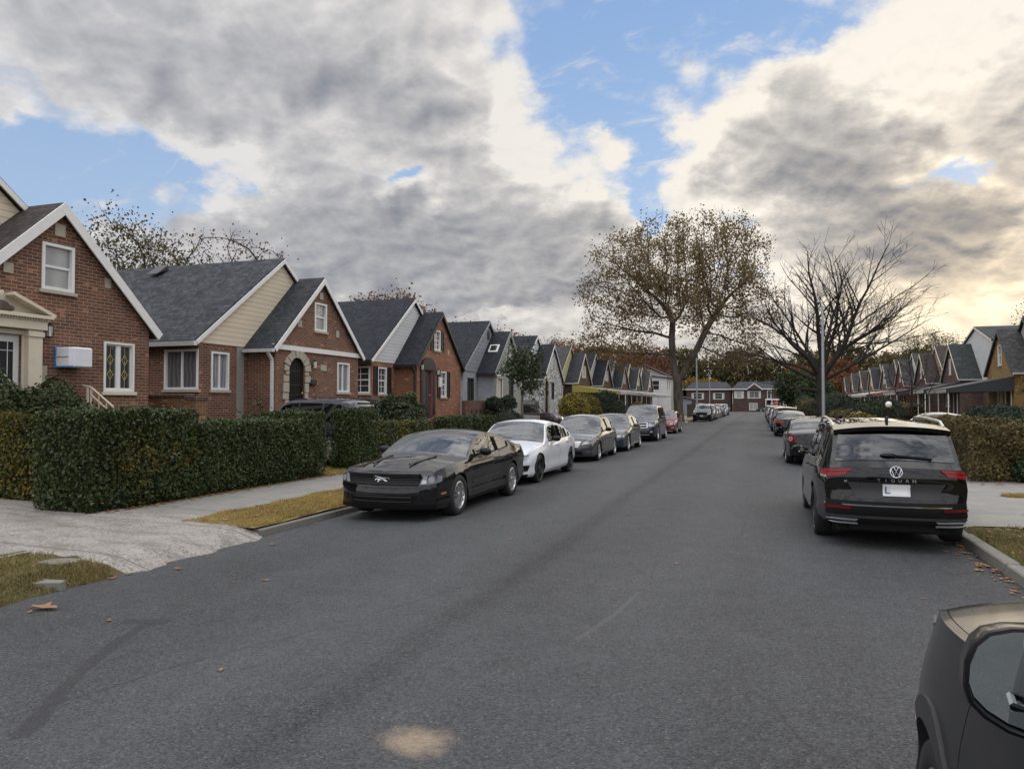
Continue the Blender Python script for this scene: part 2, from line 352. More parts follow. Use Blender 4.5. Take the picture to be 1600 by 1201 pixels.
def mat_pane(name, dark, light, folds=9.0, amount=0.5):
    """house window pane: curtain folds seen behind reflecting glass"""
    m, N = newmat(name)
    v = wallvec(N)
    sp = N.n('SeparateXYZ', {0: v})
    w = N.math('SINE', N.math('MULTIPLY', N.math('ADD', sp.outputs[0], N.math('MULTIPLY', N.noise(v, 1.5, 2).outputs['Fac'], 0.25)), folds * 6.28))
    f = N.math('MULTIPLY', N.math('MULTIPLY_ADD', w, 0.35, 0.5), amount)
    c = N.mix(f, dark, light)
    wav = N.noise(pos(N), 2.2, 2).outputs['Fac']
    b = N.n('BsdfPrincipled', {'Base Color': c, 'Roughness': 0.6, 'Coat Weight': 1.0, 'Coat Roughness': 0.0, 'Coat IOR': 1.7, 'Specular IOR Level': 0.3})
    bm = N.n('Bump', {'Height': wav, 'Strength': 0.06, 'Distance': 0.05})
    N.put(b.inputs['Coat Normal'], bm.outputs[0])
    N.n('OutputMaterial', {0: b})
    return m
def mat_stoneface(name):
    m, N = newmat(name)
    v = wallvec(N)
    v = N.vmath('ADD', v, N.vmath('SCALE', N.noise(v, 3, 2).outputs['Color'], scale=0.12))
    vo = N.n('TexVoronoi', {'Vector': N.vmath('MULTIPLY', v, (1, 1.25, 0)), 'Scale': 3.4}, feature='DISTANCE_TO_EDGE')
    vc = N.n('TexVoronoi', {'Vector': N.vmath('MULTIPLY', v, (1, 1.25, 0)), 'Scale': 3.4})
    line = N.sstep(vo.outputs['Distance'], 0.03, 0.075, 1.0, 0.0)
    k = N.math('MULTIPLY_ADD', N.n('SeparateColor', {0: vc.outputs['Color']}).outputs[0], 0.35, 0.75)
    c = N.mix(line, N.vmath('SCALE', (0.62, 0.61, 0.60), scale=k), (0.03, 0.03, 0.033))
    b = N.n('BsdfPrincipled', {'Base Color': c, 'Roughness': 0.8})
    finish(N, b, vo.outputs['Distance'], 0.6, 0.03)
    return m

mat_asphalt()
mat_concrete('concrete_walk', (0.225, 0.215, 0.20), joint=1.5)
mat_concrete('concrete_drive', (0.31, 0.285, 0.26), pebbly=True, joint=1.9)
mat_concrete('concrete_apron', (0.26, 0.245, 0.225), joint=3.0)
mat_concrete('kerb_stone', (0.19, 0.18, 0.16), joint=2.4)
mat_concrete('stone_pale', (0.40, 0.36, 0.29))
mat_ground('lawn_soil', (0.13, 0.095, 0.05), (0.085, 0.085, 0.03), (0.17, 0.12, 0.07))
mat_ground('dry_soil', (0.27, 0.20, 0.085), (0.21, 0.165, 0.06), (0.33, 0.235, 0.12))
mat_ground('bark_mulch', (0.09, 0.055, 0.035), (0.14, 0.085, 0.055), (0.06, 0.045, 0.03))
mat_brick('brick_dark', (0.235, 0.105, 0.064), (0.140, 0.066, 0.045), (0.42, 0.34, 0.27))
mat_brick('brick_far', (0.088, 0.050, 0.044), (0.066, 0.040, 0.036), (0.16, 0.13, 0.12), 6.3)
mat_brick('brick_plum', (0.120, 0.064, 0.050), (0.085, 0.050, 0.043), (0.29, 0.245, 0.21), 3.3)
mat_brick('brick_orange', (0.37, 0.155, 0.082), (0.28, 0.115, 0.065), (0.34, 0.28, 0.23), 1.7)
mat_brick('brick_red', (0.165, 0.068, 0.052), (0.115, 0.052, 0.042), (0.27, 0.22, 0.19), 5.1)
mat_brick('brick_tan', (0.27, 0.135, 0.06), (0.18, 0.085, 0.04), (0.33, 0.27, 0.2), 2.2)
mat_brick('brick_yellow', (0.40, 0.25, 0.085), (0.33, 0.20, 0.07), (0.36, 0.29, 0.18), 4.4)
mat_brick('brick_white', (0.45, 0.46, 0.50), (0.43, 0.44, 0.48), (0.40, 0.41, 0.45), 4.4, 1.0)
mat_shingle('shingle_slate', (0.068, 0.072, 0.080), (0.034, 0.037, 0.044))
mat_shingle('shingle_black', (0.030, 0.034, 0.042), (0.020, 0.023, 0.029))
mat_shingle('shingle_charcoal', (0.050, 0.054, 0.060), (0.032, 0.035, 0.040))
mat_shingle('shingle_brown', (0.072, 0.056, 0.051), (0.044, 0.036, 0.034))
mat_shingle('shingle_green', (0.056, 0.064, 0.063), (0.038, 0.044, 0.044))
mat_shingle('shingle_grey', (0.075, 0.072, 0.072), (0.05, 0.047, 0.047))
mat_siding('siding_cream', (0.74, 0.63, 0.47), 0.145)
mat_siding('siding_white', (0.66, 0.66, 0.66), 0.14)
mat_siding('siding_grey', (0.28, 0.29, 0.31), 0.22)
mat_siding('siding_yellow', (0.55, 0.50, 0.28), 0.16)
mat_siding('siding_pink', (0.40, 0.26, 0.24), 0.16)
mat_siding('siding_beige', (0.44, 0.41, 0.37), 0.14)
mat_stoneface('stone_white')
plain('stucco_green', (0.27, 0.275, 0.25), 0.85, bump=0.3, scale=25)
plain('stucco_grey', (0.50, 0.51, 0.54), 0.85, bump=0.2, scale=25)
plain('trim_white', (0.72, 0.71, 0.69), 0.45)
plain('trim_cream', (0.62, 0.55, 0.43), 0.5, bump=0.1)
plain('trim_black', (0.018, 0.018, 0.020), 0.45)
plain('trim_dark', (0.035, 0.035, 0.038), 0.5)
plain('trim_redwood', (0.18, 0.055, 0.06), 0.5)
plain('iron', (0.02, 0.019, 0.019), 0.5, metal=0.3)
plain('gutter_white', (0.62, 0.62, 0.61), 0.35, metal=0.1)
plain('gutter_dark', (0.035, 0.028, 0.026), 0.4, metal=0.1)
plain('steel_galv', (0.33, 0.34, 0.36), 0.45, metal=0.6)
plain('cloth_white', (0.70, 0.71, 0.75), 0.8, bump=0.4, scale=9)
plain('tarp_blue', (0.05, 0.22, 0.55), 0.5)
plain('awning_black', (0.03, 0.032, 0.036), 0.7)
plain('awning_olive', (0.30, 0.24, 0.055), 0.7)
plain('awning_white', (0.42, 0.41, 0.39), 0.6)
plain('awning_red', (0.22, 0.06, 0.055), 0.7)
plain('brass', (0.55, 0.40, 0.12), 0.35, metal=0.7)
plain('gold_lead', (0.50, 0.40, 0.17), 0.5)
plain('lamp_glass', (0.75, 0.73, 0.68), 0.25)
plain('red_paint', (0.20, 0.02, 0.025), 0.5)
plain('sign_red', (0.50, 0.02, 0.03), 0.4)
plain('leaf_litter', (0.26, 0.13, 0.06), 0.8)
mat_pane('pane_dark', (0.012, 0.013, 0.016), (0.09, 0.09, 0.10), 5.0, 0.35)
mat_pane('pane_curtain', (0.10, 0.10, 0.11), (0.36, 0.37, 0.40), 9.0, 0.75)
mat_pane('pane_black', (0.008, 0.008, 0.01), (0.02, 0.02, 0.024), 5.0, 0.2)
mat_pane('pane_blind', (0.20, 0.21, 0.22), (0.45, 0.44, 0.40), 2.0, 0.6)
mat_bark('bark_plane', (0.045, 0.036, 0.028), (0.115, 0.098, 0.078), 2.2)
mat_bark('bark_dark', (0.022, 0.018, 0.015), (0.048, 0.040, 0.034), 4.0)
mat_bark('bark_birch', (0.10, 0.08, 0.065), (0.20, 0.16, 0.13), 5.0)
mat_leaf('leaf_plane', [(0.13, 0.09, 0.04), (0.18, 0.105, 0.045), (0.14, 0.12, 0.045), (0.22, 0.14, 0.06), (0.10, 0.09, 0.035)], trans=0.4)
mat_leaf('leaf_rust', [(0.15, 0.055, 0.020), (0.20, 0.075, 0.022), (0.11, 0.05, 0.02), (0.17, 0.09, 0.03)])
mat_leaf('leaf_crimson', [(0.12, 0.040, 0.028), (0.16, 0.05, 0.03), (0.085, 0.038, 0.025)])
mat_leaf('leaf_gold', [(0.22, 0.135, 0.025), (0.26, 0.16, 0.03), (0.15, 0.11, 0.03)])
mat_leaf('leaf_olive', [(0.075, 0.068, 0.022), (0.105, 0.085, 0.028), (0.055, 0.055, 0.02), (0.12, 0.08, 0.03)])
mat_leaf('leaf_green', [(0.030, 0.048, 0.016), (0.045, 0.065, 0.022), (0.022, 0.038, 0.014)])
mat_leaf('leaf_conifer', [(0.016, 0.030, 0.016), (0.026, 0.042, 0.020), (0.012, 0.022, 0.013)])
mat_leaf('leaf_hedge', [(0.026, 0.042, 0.012), (0.042, 0.063, 0.017), (0.030, 0.048, 0.014), (0.062, 0.078, 0.021)], 0.38, 0.15)
mat_leaf('leaf_hedge_gold', [(0.085, 0.075, 0.012), (0.16, 0.115, 0.018), (0.055, 0.062, 0.014), (0.22, 0.15, 0.022)], 0.45, 0.2)
mat_leaf('leaf_yew_gold', [(0.19, 0.155, 0.022), (0.25, 0.19, 0.03), (0.10, 0.10, 0.02)], 0.5, 0.2)
mat_leaf('leaf_hedge_tan', [(0.125, 0.088, 0.032), (0.085, 0.075, 0.026), (0.16, 0.11, 0.045), (0.06, 0.062, 0.022), (0.14, 0.10, 0.04)], 0.6, 0.2)
mat_leaf('grass_dry', [(0.40, 0.28, 0.09), (0.32, 0.24, 0.08), (0.46, 0.33, 0.13), (0.20, 0.18, 0.05)], 0.7, 0.25)
mat_leaf('grass_mixed', [(0.17, 0.14, 0.05), (0.24, 0.18, 0.075), (0.10, 0.105, 0.03), (0.30, 0.22, 0.11)], 0.7, 0.25)
mat_leaf('fallen', [(0.30, 0.14, 0.06), (0.22, 0.09, 0.045), (0.36, 0.20, 0.09), (0.16, 0.075, 0.04)], 0.7, 0.1)
plain('hedge_core', (0.010, 0.012, 0.006), 0.9)
plain('hedge_core_tan', (0.035, 0.028, 0.014), 0.9)
# cars
mat_carpaint('paint_charcoal', (0.010, 0.0096, 0.0105), 0.0)
mat_carpaint('paint_black', (0.0045, 0.0045, 0.005), 0.0)
mat_carpaint('paint_dusty', (0.010, 0.0105, 0.0115), 0.0, 0.16)
mat_carpaint('paint_white', (0.62, 0.63, 0.65), 0.0)
mat_carpaint('paint_graphite', (0.042, 0.041, 0.048), 0.35)
mat_carpaint('paint_navy', (0.016, 0.022, 0.042), 0.4)
mat_carpaint('paint_steelblue', (0.022, 0.031, 0.050), 0.3)
mat_carpaint('paint_red', (0.16, 0.012, 0.018), 0.3)
mat_carpaint('paint_maroon', (0.042, 0.014, 0.020), 0.4)
mat_carpaint('paint_silver', (0.33, 0.335, 0.35), 0.7)
mat_carpaint('paint_gunmetal', (0.055, 0.058, 0.064), 0.6)
mat_glass('glass_clear', (0.50, 0.56, 0.55), 0.12)
mat_glass('glass_tint', (0.16, 0.18, 0.18), 0.10)
mat_glass('glass_privacy', (0.02, 0.022, 0.025), 0.07)
plain('rubber', (0.013, 0.013, 0.013), 0.75, var=0.1)
plain('plastic_black', (0.006, 0.006, 0.0065), 0.40, spec=0.28)
plain('grille_black', (0.004, 0.004, 0.004), 0.6, spec=0.15)
plain('gloss_black', (0.004, 0.004, 0.0045), 0.12, spec=0.4)
plain('plastic_grey', (0.030, 0.030, 0.031), 0.6)
plain('underbody', (0.006, 0.006, 0.006), 0.9)
plain('interior_grey', (0.05, 0.048, 0.045), 0.8)
plain('interior_tan', (0.16, 0.14, 0.12), 0.8)
plain('alloy', (0.52, 0.52, 0.53), 0.28, metal=0.9)
plain('alloy_dark', (0.035, 0.035, 0.037), 0.3, metal=0.7)
plain('mirror_silver', (0.62, 0.68, 0.68), 0.0, metal=1.0, var=0.0)
plain('chrome', (0.75, 0.75, 0.76), 0.12, metal=1.0)
plain('lamp_clear', (0.45, 0.46, 0.48), 0.15, metal=0.35, coat=1.0)
plain('lamp_dim', (0.10, 0.10, 0.11), 0.15, metal=0.4, coat=1.0)
plain('lamp_red', (0.26, 0.006, 0.010), 0.25, coat=0.25, spec=0.3)
plain('lamp_darkred', (0.11, 0.004, 0.007), 0.25, coat=0.25, spec=0.3)
plain('lamp_amber', (0.55, 0.14, 0.02), 0.25, coat=1.0)
plain('plate_white', (0.62, 0.63, 0.66), 0.4)
plain('plate_yellow', (0.55, 0.36, 0.05), 0.4)
plain('plate_ink', (0.05, 0.07, 0.14), 0.5)
plain('badge_silver', (0.62, 0.62, 0.64), 0.2, metal=0.9)

# ------------------------------------------------------------------ mesh helper
class MB:
    def __init__(s): s.v = []; s.f = []; s.m = []; s.sm = []
    def add(s, verts, faces, m=0, smooth=False):
        o = len(s.v); s.v.extend([tuple(p) for p in verts])
        for f in faces: s.f.append(tuple(o + i for i in f)); s.m.append(m); s.sm.append(smooth)
        return o
    def box(s, x0, x1, y0, y1, z0, z1, m=0):
        v = [(x, y, z) for z in (z0, z1) for y in (y0, y1) for x in (x0, x1)]
        s.add(v, [(0, 2, 3, 1), (4, 5, 7, 6), (0, 1, 5, 4), (2, 6, 7, 3), (0, 4, 6, 2), (1, 3, 7, 5)], m)
    def prism(s, poly, a, b, axis='x', m=0):
        """poly: 2-D outline in the plane normal to axis; swept from a to b"""
        def P(u, w, t): return {'x': (t, u, w), 'y': (u, t, w), 'z': (u, w, t)}[axis]
        n = len(poly)
        v = [P(u, w, a) for u, w in poly] + [P(u, w, b) for u, w in poly]
        s.add(v, [tuple(range(n))[::-1], tuple(range(n, 2 * n))] + [(i, (i + 1) % n, n + (i + 1) % n, n + i) for i in range(n)], m)
    def slab(s, p, t, m=0):
        """a flat quad given by four points, thickened by t along -normal"""
        p = [Vector(q) for q in p]; nr = (p[1] - p[0]).cross(p[3] - p[0]).normalized()
        if nr.z < 0: nr = -nr
        v = [q for q in p] + [q - nr * t for q in p]
        s.add(v, [(0, 1, 2, 3), (7, 6, 5, 4)] + [(i, i + 4, (i + 1) % 4 + 4, (i + 1) % 4) for i in range(4)], m)
    def beam(s, a, b, w, h, m=0):
        a = Vector(a); b = Vector(b); d = (b - a).normalized()
        up = Vector((0, 0, 1)) if abs(d.z) < 0.95 else Vector((1, 0, 0))
        sd = d.cross(up).normalized() * w / 2; u = sd.cross(d).normalized() * h / 2
        v = [a - sd - u, a + sd - u, a + sd + u, a - sd + u, b - sd - u, b + sd - u, b + sd + u, b - sd + u]
        s.add(v, [(0, 1, 2, 3), (7, 6, 5, 4), (0, 4, 5, 1), (1, 5, 6, 2), (2, 6, 7, 3), (3, 7, 4, 0)], m)
    def tube(s, pts, rad, n=8, m=0, caps=True, smooth=True):
        pts = [Vector(p) for p in pts]; rad = rad if isinstance(rad, (list, tuple)) else [rad] * len(pts)
        o = len(s.v); ref = None
        for i, p in enumerate(pts):
            d = (pts[min(i + 1, len(pts) - 1)] - pts[max(i - 1, 0)]).normalized()
            if ref is None: ref = d.orthogonal().normalized()
            ref = (ref - d * ref.dot(d)).normalized(); bi = d.cross(ref)
            for k in range(n):
                a = 2 * math.pi * k / n; s.v.append(tuple(p + (ref * math.cos(a) + bi * math.sin(a)) * rad[i]))
        for i in range(len(pts) - 1):
            for k in range(n):
                s.f.append((o + i * n + k, o + i * n + (k + 1) % n, o + (i + 1) * n + (k + 1) % n, o + (i + 1) * n + k)); s.m.append(m); s.sm.append(smooth)
        if caps:
            s.f.append(tuple(o + k for k in range(n))[::-1]); s.m.append(m); s.sm.append(False)
            e = o + (len(pts) - 1) * n; s.f.append(tuple(e + k for k in range(n))); s.m.append(m); s.sm.append(False)
    def lathe(s, prof, n=24, m=0, axis='z', c=(0, 0, 0), smooth=True):
        o = len(s.v)
        for r, h in prof:
            for k in range(n):
                a = 2 * math.pi * k / n; x, y = r * math.cos(a), r * math.sin(a)
                p = {'z': (x, y, h), 'y': (x, h, y), 'x': (h, x, y)}[axis]
                s.v.append((p[0] + c[0], p[1] + c[1], p[2] + c[2]))
        for i in range(len(prof) - 1):
            for k in range(n):
                s.f.append((o + i * n + k, o + i * n + (k + 1) % n, o + (i + 1) * n + (k + 1) % n, o + (i + 1) * n + k)); s.m.append(m); s.sm.append(smooth)
    def blob(s, c, r, m=0, n=12, k=8):
        prof = [(max(1e-4, math.sin(math.pi * i / k)), -math.cos(math.pi * i / k)) for i in range(k + 1)]
        o = len(s.v); s.lathe(prof, n, m)
        for i in range(o, len(s.v)):
            p = s.v[i]; s.v[i] = (c[0] + p[0] * r[0], c[1] + p[1] * r[1], c[2] + p[2] * r[2])
    def build(s, name, mats, parent=None, sharp=35, xf=None, bevel=0.0):
        me = bpy.data.meshes.new(name)
        vs = s.v if xf is None else [xf(p) for p in s.v]
        me.from_pydata(vs, [], s.f)
        for mt in (mats if isinstance(mats, (list, tuple)) else [mats]): me.materials.append(MATS[mt] if isinstance(mt, str) else mt)
        me.polygons.foreach_set('material_index', s.m); me.polygons.foreach_set('use_smooth', s.sm)
        bm = bmesh.new(); bm.from_mesh(me); bmesh.ops.recalc_face_normals(bm, faces=bm.faces)
        if bevel:
            bmesh.ops.bevel(bm, geom=[e for e in bm.edges if len(e.link_faces) == 2 and e.calc_face_angle(0) > 0.6], offset=bevel, segments=1, affect='EDGES', clamp_overlap=True)
        bm.to_mesh(me); bm.free()
        if any(s.sm): me.set_sharp_from_angle(angle=R(sharp))
        me.update()
        o = bpy.data.objects.new(name, me); COL.objects.link(o)
        if parent is not None: o.parent = parent
        return o
def tag(o, label=None, cat=None, group=None, kind=None):
    for k, v in (('label', label), ('category', cat), ('group', group), ('kind', kind)):
        if v: o[k] = v
    return o
def thing(name, label, cat, loc=(0, 0, 0), rz=0.0, group=None):
    o = bpy.data.objects.new(name, None); COL.objects.link(o)
    o.location = loc; o.rotation_euler = (0, 0, rz); o.empty_display_size = 0.2
    return tag(o, label, cat, group)
def empty(name, parent, loc=(0, 0, 0), rz=0.0):
    o = bpy.data.objects.new(name, None); COL.objects.link(o); o.parent = parent
    o.location = loc; o.rotation_euler = (0, 0, rz); o.empty_display_size = 0.1
    return o
def copy_tree(o, parent=None):
    c = o.copy(); COL.objects.link(c); c.parent = parent
    for ch in list(o.children): copy_tree(ch, c)
    return c
def raw(name, verts, faces_n, mats, parent=None, mi=None, smooth=False):
    """numpy verts (V,3) and faces as an (F,k) array"""
    me = bpy.data.meshes.new(name); V = len(verts); F, k = faces_n.shape
    me.vertices.add(V); me.vertices.foreach_set('co', np.asarray(verts, np.float32).ravel())
    me.loops.add(F * k); me.loops.foreach_set('vertex_index', faces_n.astype(np.int32).ravel())
    me.polygons.add(F); me.polygons.foreach_set('loop_start', np.arange(0, F * k, k, dtype=np.int32))
    try: me.polygons.foreach_set('loop_total', np.full(F, k, np.int32))
    except Exception: pass
    for mt in (mats if isinstance(mats, (list, tuple)) else [mats]): me.materials.append(MATS[mt])
    if mi is not None: me.polygons.foreach_set('material_index', np.asarray(mi, np.int32))
    if smooth: me.polygons.foreach_set('use_smooth', np.ones(F, bool))
    me.update(calc_edges=True); me.validate()
    o = bpy.data.objects.new(name, me); COL.objects.link(o)
    if parent is not None: o.parent = parent
    return o
def cards(P, Nrm, size, rng, aspect=0.6, tilt=0.9, tri=False):
    """leaf cards at points P, roughly facing Nrm, as (verts, faces)"""
    n = len(P); r = Nrm + rng.normal(0, tilt, (n, 3)); r /= np.linalg.norm(r, axis=1)[:, None] + 1e-9
    a = np.cross(r, rng.normal(0, 1, (n, 3))); a /= np.linalg.norm(a, axis=1)[:, None] + 1e-9
    b = np.cross(r, a)
    sz = (size * rng.uniform(0.6, 1.35, n))[:, None]
    a = a * sz; b = b * sz * aspect
    v = np.stack([P - a, P - b * 1.0 - a * .1, P + a, P + b * 1.0 - a * .1], 1).reshape(-1, 3)
    f = np.arange(4 * n).reshape(n, 4)
    return v, f

# ------------------------------------------------------------------ ground, road, kerbs, pavements
rng = np.random.default_rng(7)
XL, XR, XC = -6.75, 2.55, -2.1
def road_z(x): return -0.075 * ((x - XC) / 4.65) ** 2 if XL - .01 <= x <= XR + .01 else -0.075
def kind(o, k='structure'): o['kind'] = k; return o
m = MB(); m.add([(-2500, -2500, -0.16), (2500, -2500, -0.16), (2500, 2500, -0.16), (-2500, 2500, -0.16)], [(0, 1, 2, 3)])
kind(m.build('ground', 'lawn_soil'))
def strip(name, xs, ys, zf, mat, jag=None):
    nx, ny = len(xs), len(ys)
    v = []
    for j, y in enumerate(ys):
        for i, x in enumerate(xs):
            xx = x + (jag(i, y) if jag else 0.0)
            v.append((xx, y, zf(xx, y)))
    f = [(j * nx + i, j * nx + i + 1, (j + 1) * nx + i + 1, (j + 1) * nx + i) for j in range(ny - 1) for i in range(nx - 1)]
    m = MB(); m.add(v, f, 0, True)
    return kind(m.build(name, mat, sharp=60))
ys_all = list(np.linspace(-25, 166, 96))
strip('road', list(np.linspace(XL, XR, 21)), ys_all, lambda x, y: road_z(x), 'asphalt')
m = MB(); m.add([(-120, 165.8, -0.072), (120, 165.8, -0.072), (120, 176, -0.072), (-120, 176, -0.072)], [(0, 1, 2, 3)])
kind(m.build('cross_street', 'asphalt'))
# kerbs: low old stones, broken where the drives come down
def kerb(name, x0, x1, y0, y1, top=0.055):
    m = MB(); y = y0
    rr = random.Random(name)
    while y < y1 - .05:
        L = min(rr.uniform(1.6, 2.6), y1 - y)
        dz = rr.uniform(-.012, .012); dx = rr.uniform(-.012, .012)
        m.box(x0 + dx, x1 + dx, y, y + L - .012, -0.2, top + dz)
        y += L
    return kind(m.build(name, 'kerb_stone', bevel=0.015))
LD = [(6.15, 8.75)] + [(24.2 + 9.65 * 2 * k - .0, 27.2 + 9.65 * 2 * k) for k in range(0)]
DRV_L = [25.1, 34.7, 44.6, 54.2, 64.0, 73.5, 83.0, 92.7, 102.4]
DRV_R = [15.2, 34.8, 54.1, 63.8, 73.4, 83.0, 92.7]
def gaps(lo, hi, cs, hw):
    out = []; a = lo
    for c, h in cs:
        if c - h > a: out.append((a, c - h))
        a = c + h
    if a < hi: out.append((a, hi))
    return out
GL = gaps(-25, 165, [(7.45, 1.3)] + [(c, 1.4) for c in DRV_L], 0)
GR = gaps(-25, 165, [(15.1, 2.9)] + [(c, 1.4) for c in DRV_R[1:]], 0)
for a, b in GL: kerb('kerb', XL - .16, XL, max(a, 8.85), b, .035) if b > 8 else None
for a, b in GR: kerb('kerb', XR, XR + .16, a, b)
ZL = lambda x, y: 0.06 + max(0.0, (-7.0 - x)) * 0.018
ZRr = lambda x, y: 0.06 + max(0.0, (x - 2.8)) * 0.02
def mk(lst): return [np.linspace(a, b, max(3, int((b - a) / .7))) for a, b in lst]
strip('verge', list(np.linspace(-9.7, -6.50, 14)), list(np.linspace(-20, 6.6, 60)), lambda x, y: ZL(x, y) - .008 + .02 * math.sin(x * 9 + y * 3) if x < -7.1 else (ZL(-7.1, y) - .02) + (-.105 - ZL(-7.1, y)) * min(1, (x + 7.1) / .5), 'lawn_soil')
for k, (a, b) in enumerate(GL[1:]):
    strip('verge', list(np.linspace(-8.1, XL - .05, 6)), list(np.linspace(a, b, max(3, int((b - a) / .6)))), lambda x, y: ZL(x, y) - .006 + .02 * math.sin(x * 9 + y * 3) * .5, 'dry_soil')
for k, (a, b) in enumerate(GR):
    strip('verge', list(np.linspace(XR + .15, 3.95, 5)), list(np.linspace(a, b, max(3, int((b - a) / .6)))), lambda x, y: ZRr(x, y) - .006 + .02 * math.sin(x * 7 + y * 4) * .5, 'lawn_soil')
strip('pavement', [-9.65, -9.0, -8.1], ys_all, lambda x, y: ZL(x, y) + .004, 'concrete_walk')
strip('pavement', [3.95, 4.6, 5.4], ys_all, lambda x, y: ZRr(x, y) + .004, 'concrete_walk')
strip('front_yards', list(np.linspace(-60, -9.65, 40)), ys_all, lambda x, y: min(0.30, ZL(x, y)) - .002, 'lawn_soil')
strip('front_yards', list(np.linspace(5.4, 60, 40)), ys_all, lambda x, y: min(0.30, ZRr(x, y)) - .002, 'lawn_soil')
# the near left driveway, old exposed pebble concrete with a ragged road edge
rj = random.Random(3); jg = {}
def jagL(i, y):
    return 0.0
nx = 24
xsd = list(np.linspace(-14.5, -6.62, nx)); ysd = list(np.linspace(6.1, 9.25, 15))
v = []
for j, y in enumerate(ysd):
    for i, x in enumerate(xsd):
        t = max(0.0, (x + 8.1) / 1.48)
        yy = y
        e = 0.16 * rj.uniform(-1, 1) if (j in (0, 14) and x > -9.5) else 0
        near = (6.25 + .20 * t) if x > -9.7 else 5.2
        far = 9.30 - .60 * t
        yy = near + (far - near) * (y - 6.1) / 3.15 + e * .5
        xx = x + (0.14 * math.sin(y * 5.1) * .5 + rj.uniform(-.06, .06) if i == nx - 1 else 0)
        z = ZL(x, y) + (.012 if j else -.05) if x < -7.1 else (-.075 + (ZL(-7.1, y) + .085) * min(1, (-6.62 - x) / .48) ** .6 - (.01 if i == nx - 1 else 0) - (0 if j else .05))
        v.append((xx, yy, z))
m = MB(); m.add(v, [(j * nx + i, j * nx + i + 1, (j + 1) * nx + i + 1, (j + 1) * nx + i) for j in range(14) for i in range(nx - 1)], 0, True)
kind(m.build('driveway', 'concrete_drive', sharp=80))
for c in DRV_L:
    strip('driveway', [-24, -16, -12, -9, -8.1, -7.0, -6.80, -6.70], [c - 1.25, c, c + 1.25], lambda x, y: (ZL(x, y) * .55 + .045 if x < -6.9 else 0.012 if x < -6.75 else -.09) if x < -8 else (0.085 if x < -6.9 else 0.03 if x < -6.75 else -.09), 'concrete_apron')
strip('driveway', [2.42, 2.62, 2.9, 3.6, 4.5, 6, 9, 14, 22], list(np.linspace(12.1, 18.1, 7)), lambda x, y: -.09 if x < 2.5 else 0.02 if x < 2.7 else ZRr(x, y) + .011, 'concrete_apron')
for c in DRV_R[1:]:
    strip('driveway', [2.45, 2.62, 2.9, 3.6, 4.5, 6, 9, 14, 22], [c - 1.3, c, c + 1.3], lambda x, y: -.09 if x < 2.5 else 0.02 if x < 2.7 else ZRr(x, y) + .011, 'concrete_apron')
# garden path to the second house
strip('garden_path', [-13.6, -11.5, -9.66], [15.45, 16.0, 16.5], lambda x, y: ZL(x, y) + .009, 'dry_soil')

def grass(name, n, area, h, mat, zf, seed, keep=None, thin=-0.6):
    r = np.random.default_rng(seed)
    x = r.uniform(area[0], area[1], n * 3); y = r.uniform(area[2], area[3], n * 3)
    cl = np.sin(x * 3.1 + 1.3 * np.sin(y * 1.7)) + np.sin(y * 2.3 + x) + r.normal(0, .8, n * 3)
    k = cl > thin
    if keep is not None: k &= keep(x, y)
    x, y = x[k][:n], y[k][:n]; n = len(x)
    z = np.array([zf(a, b) for a, b in zip(x, y)]) - .008
    ang = r.uniform(0, 6.283, n); hh = h * r.uniform(.4, 1.3, n); w = 0.0045 + .004 * r.random(n)
    lean = r.normal(0, .55, (n, 2)) * hh[:, None]
    dx, dy = np.cos(ang) * w, np.sin(ang) * w
    v = np.stack([np.stack([x - dx, y - dy, z], 1), np.stack([x + dx, y + dy, z], 1), np.stack([x + lean[:, 0], y + lean[:, 1], z + hh], 1)], 1).reshape(-1, 3)
    o = raw(name, v, np.arange(3 * n).reshape(n, 3), mat)
    o['kind'] = 'stuff'
    return o
GR_Z = lambda x, y: ZL(x, y)
VZ = lambda x, y: ZL(x, y) if x < -7.1 else (ZL(-7.1, y) - .01) + (-.105 - ZL(-7.1, y)) * min(1, (x + 7.1) / .5)
grass('dry_grass', 42000, (-8.15, -6.78, 8.75, 15.0), 0.055, 'grass_dry', GR_Z, 1, lambda x, y: (x < -6.84 + .05 * np.sin(y * 7)) & (x > -8.08 + .06 * np.sin(y * 5)) & (y > 8.75 + (x + 8.1) * .0))
grass('verge_grass', 48000, (-9.7, -6.62, -1.0, 6.4), 0.05, 'grass_mixed', VZ, 2, lambda x, y: (x < -6.78 - .12 * np.sin(y * 6)) & (y < 6.3 + .14 * np.sin(x * 7)), -1.6)
grass('verge_grass', 14000, (-7.15, -6.60, -1.0, 6.3), 0.045, 'grass_mixed', VZ, 12, lambda x, y: (x < -6.72 + .10 * np.sin(y * 9) * np.sin(y * 4)), -1.2)
grass('verge_grass', 26000, (2.72, 4.5, 7.2, 12.1), 0.06, 'grass_mixed', ZRr, 3, lambda x, y: (y < 12.0 + .1 * np.sin(x * 8)))
grass('dry_grass', 7000, (-8.1, -6.86, 15.0, 24.0), 0.06, 'grass_dry', GR_Z, 4)
grass('dry_grass', 5000, (-11.6, -9.65, 15.3, 16.6), 0.07, 'grass_dry', GR_Z, 5)
grass('verge_grass', 2500, (4.2, 4.9, 15.6, 16.1), 0.07, 'grass_dry', ZRr, 6, lambda x, y: ((x - 4.55) / .32) ** 2 + ((y - 15.85) / .22) ** 2 < 1)

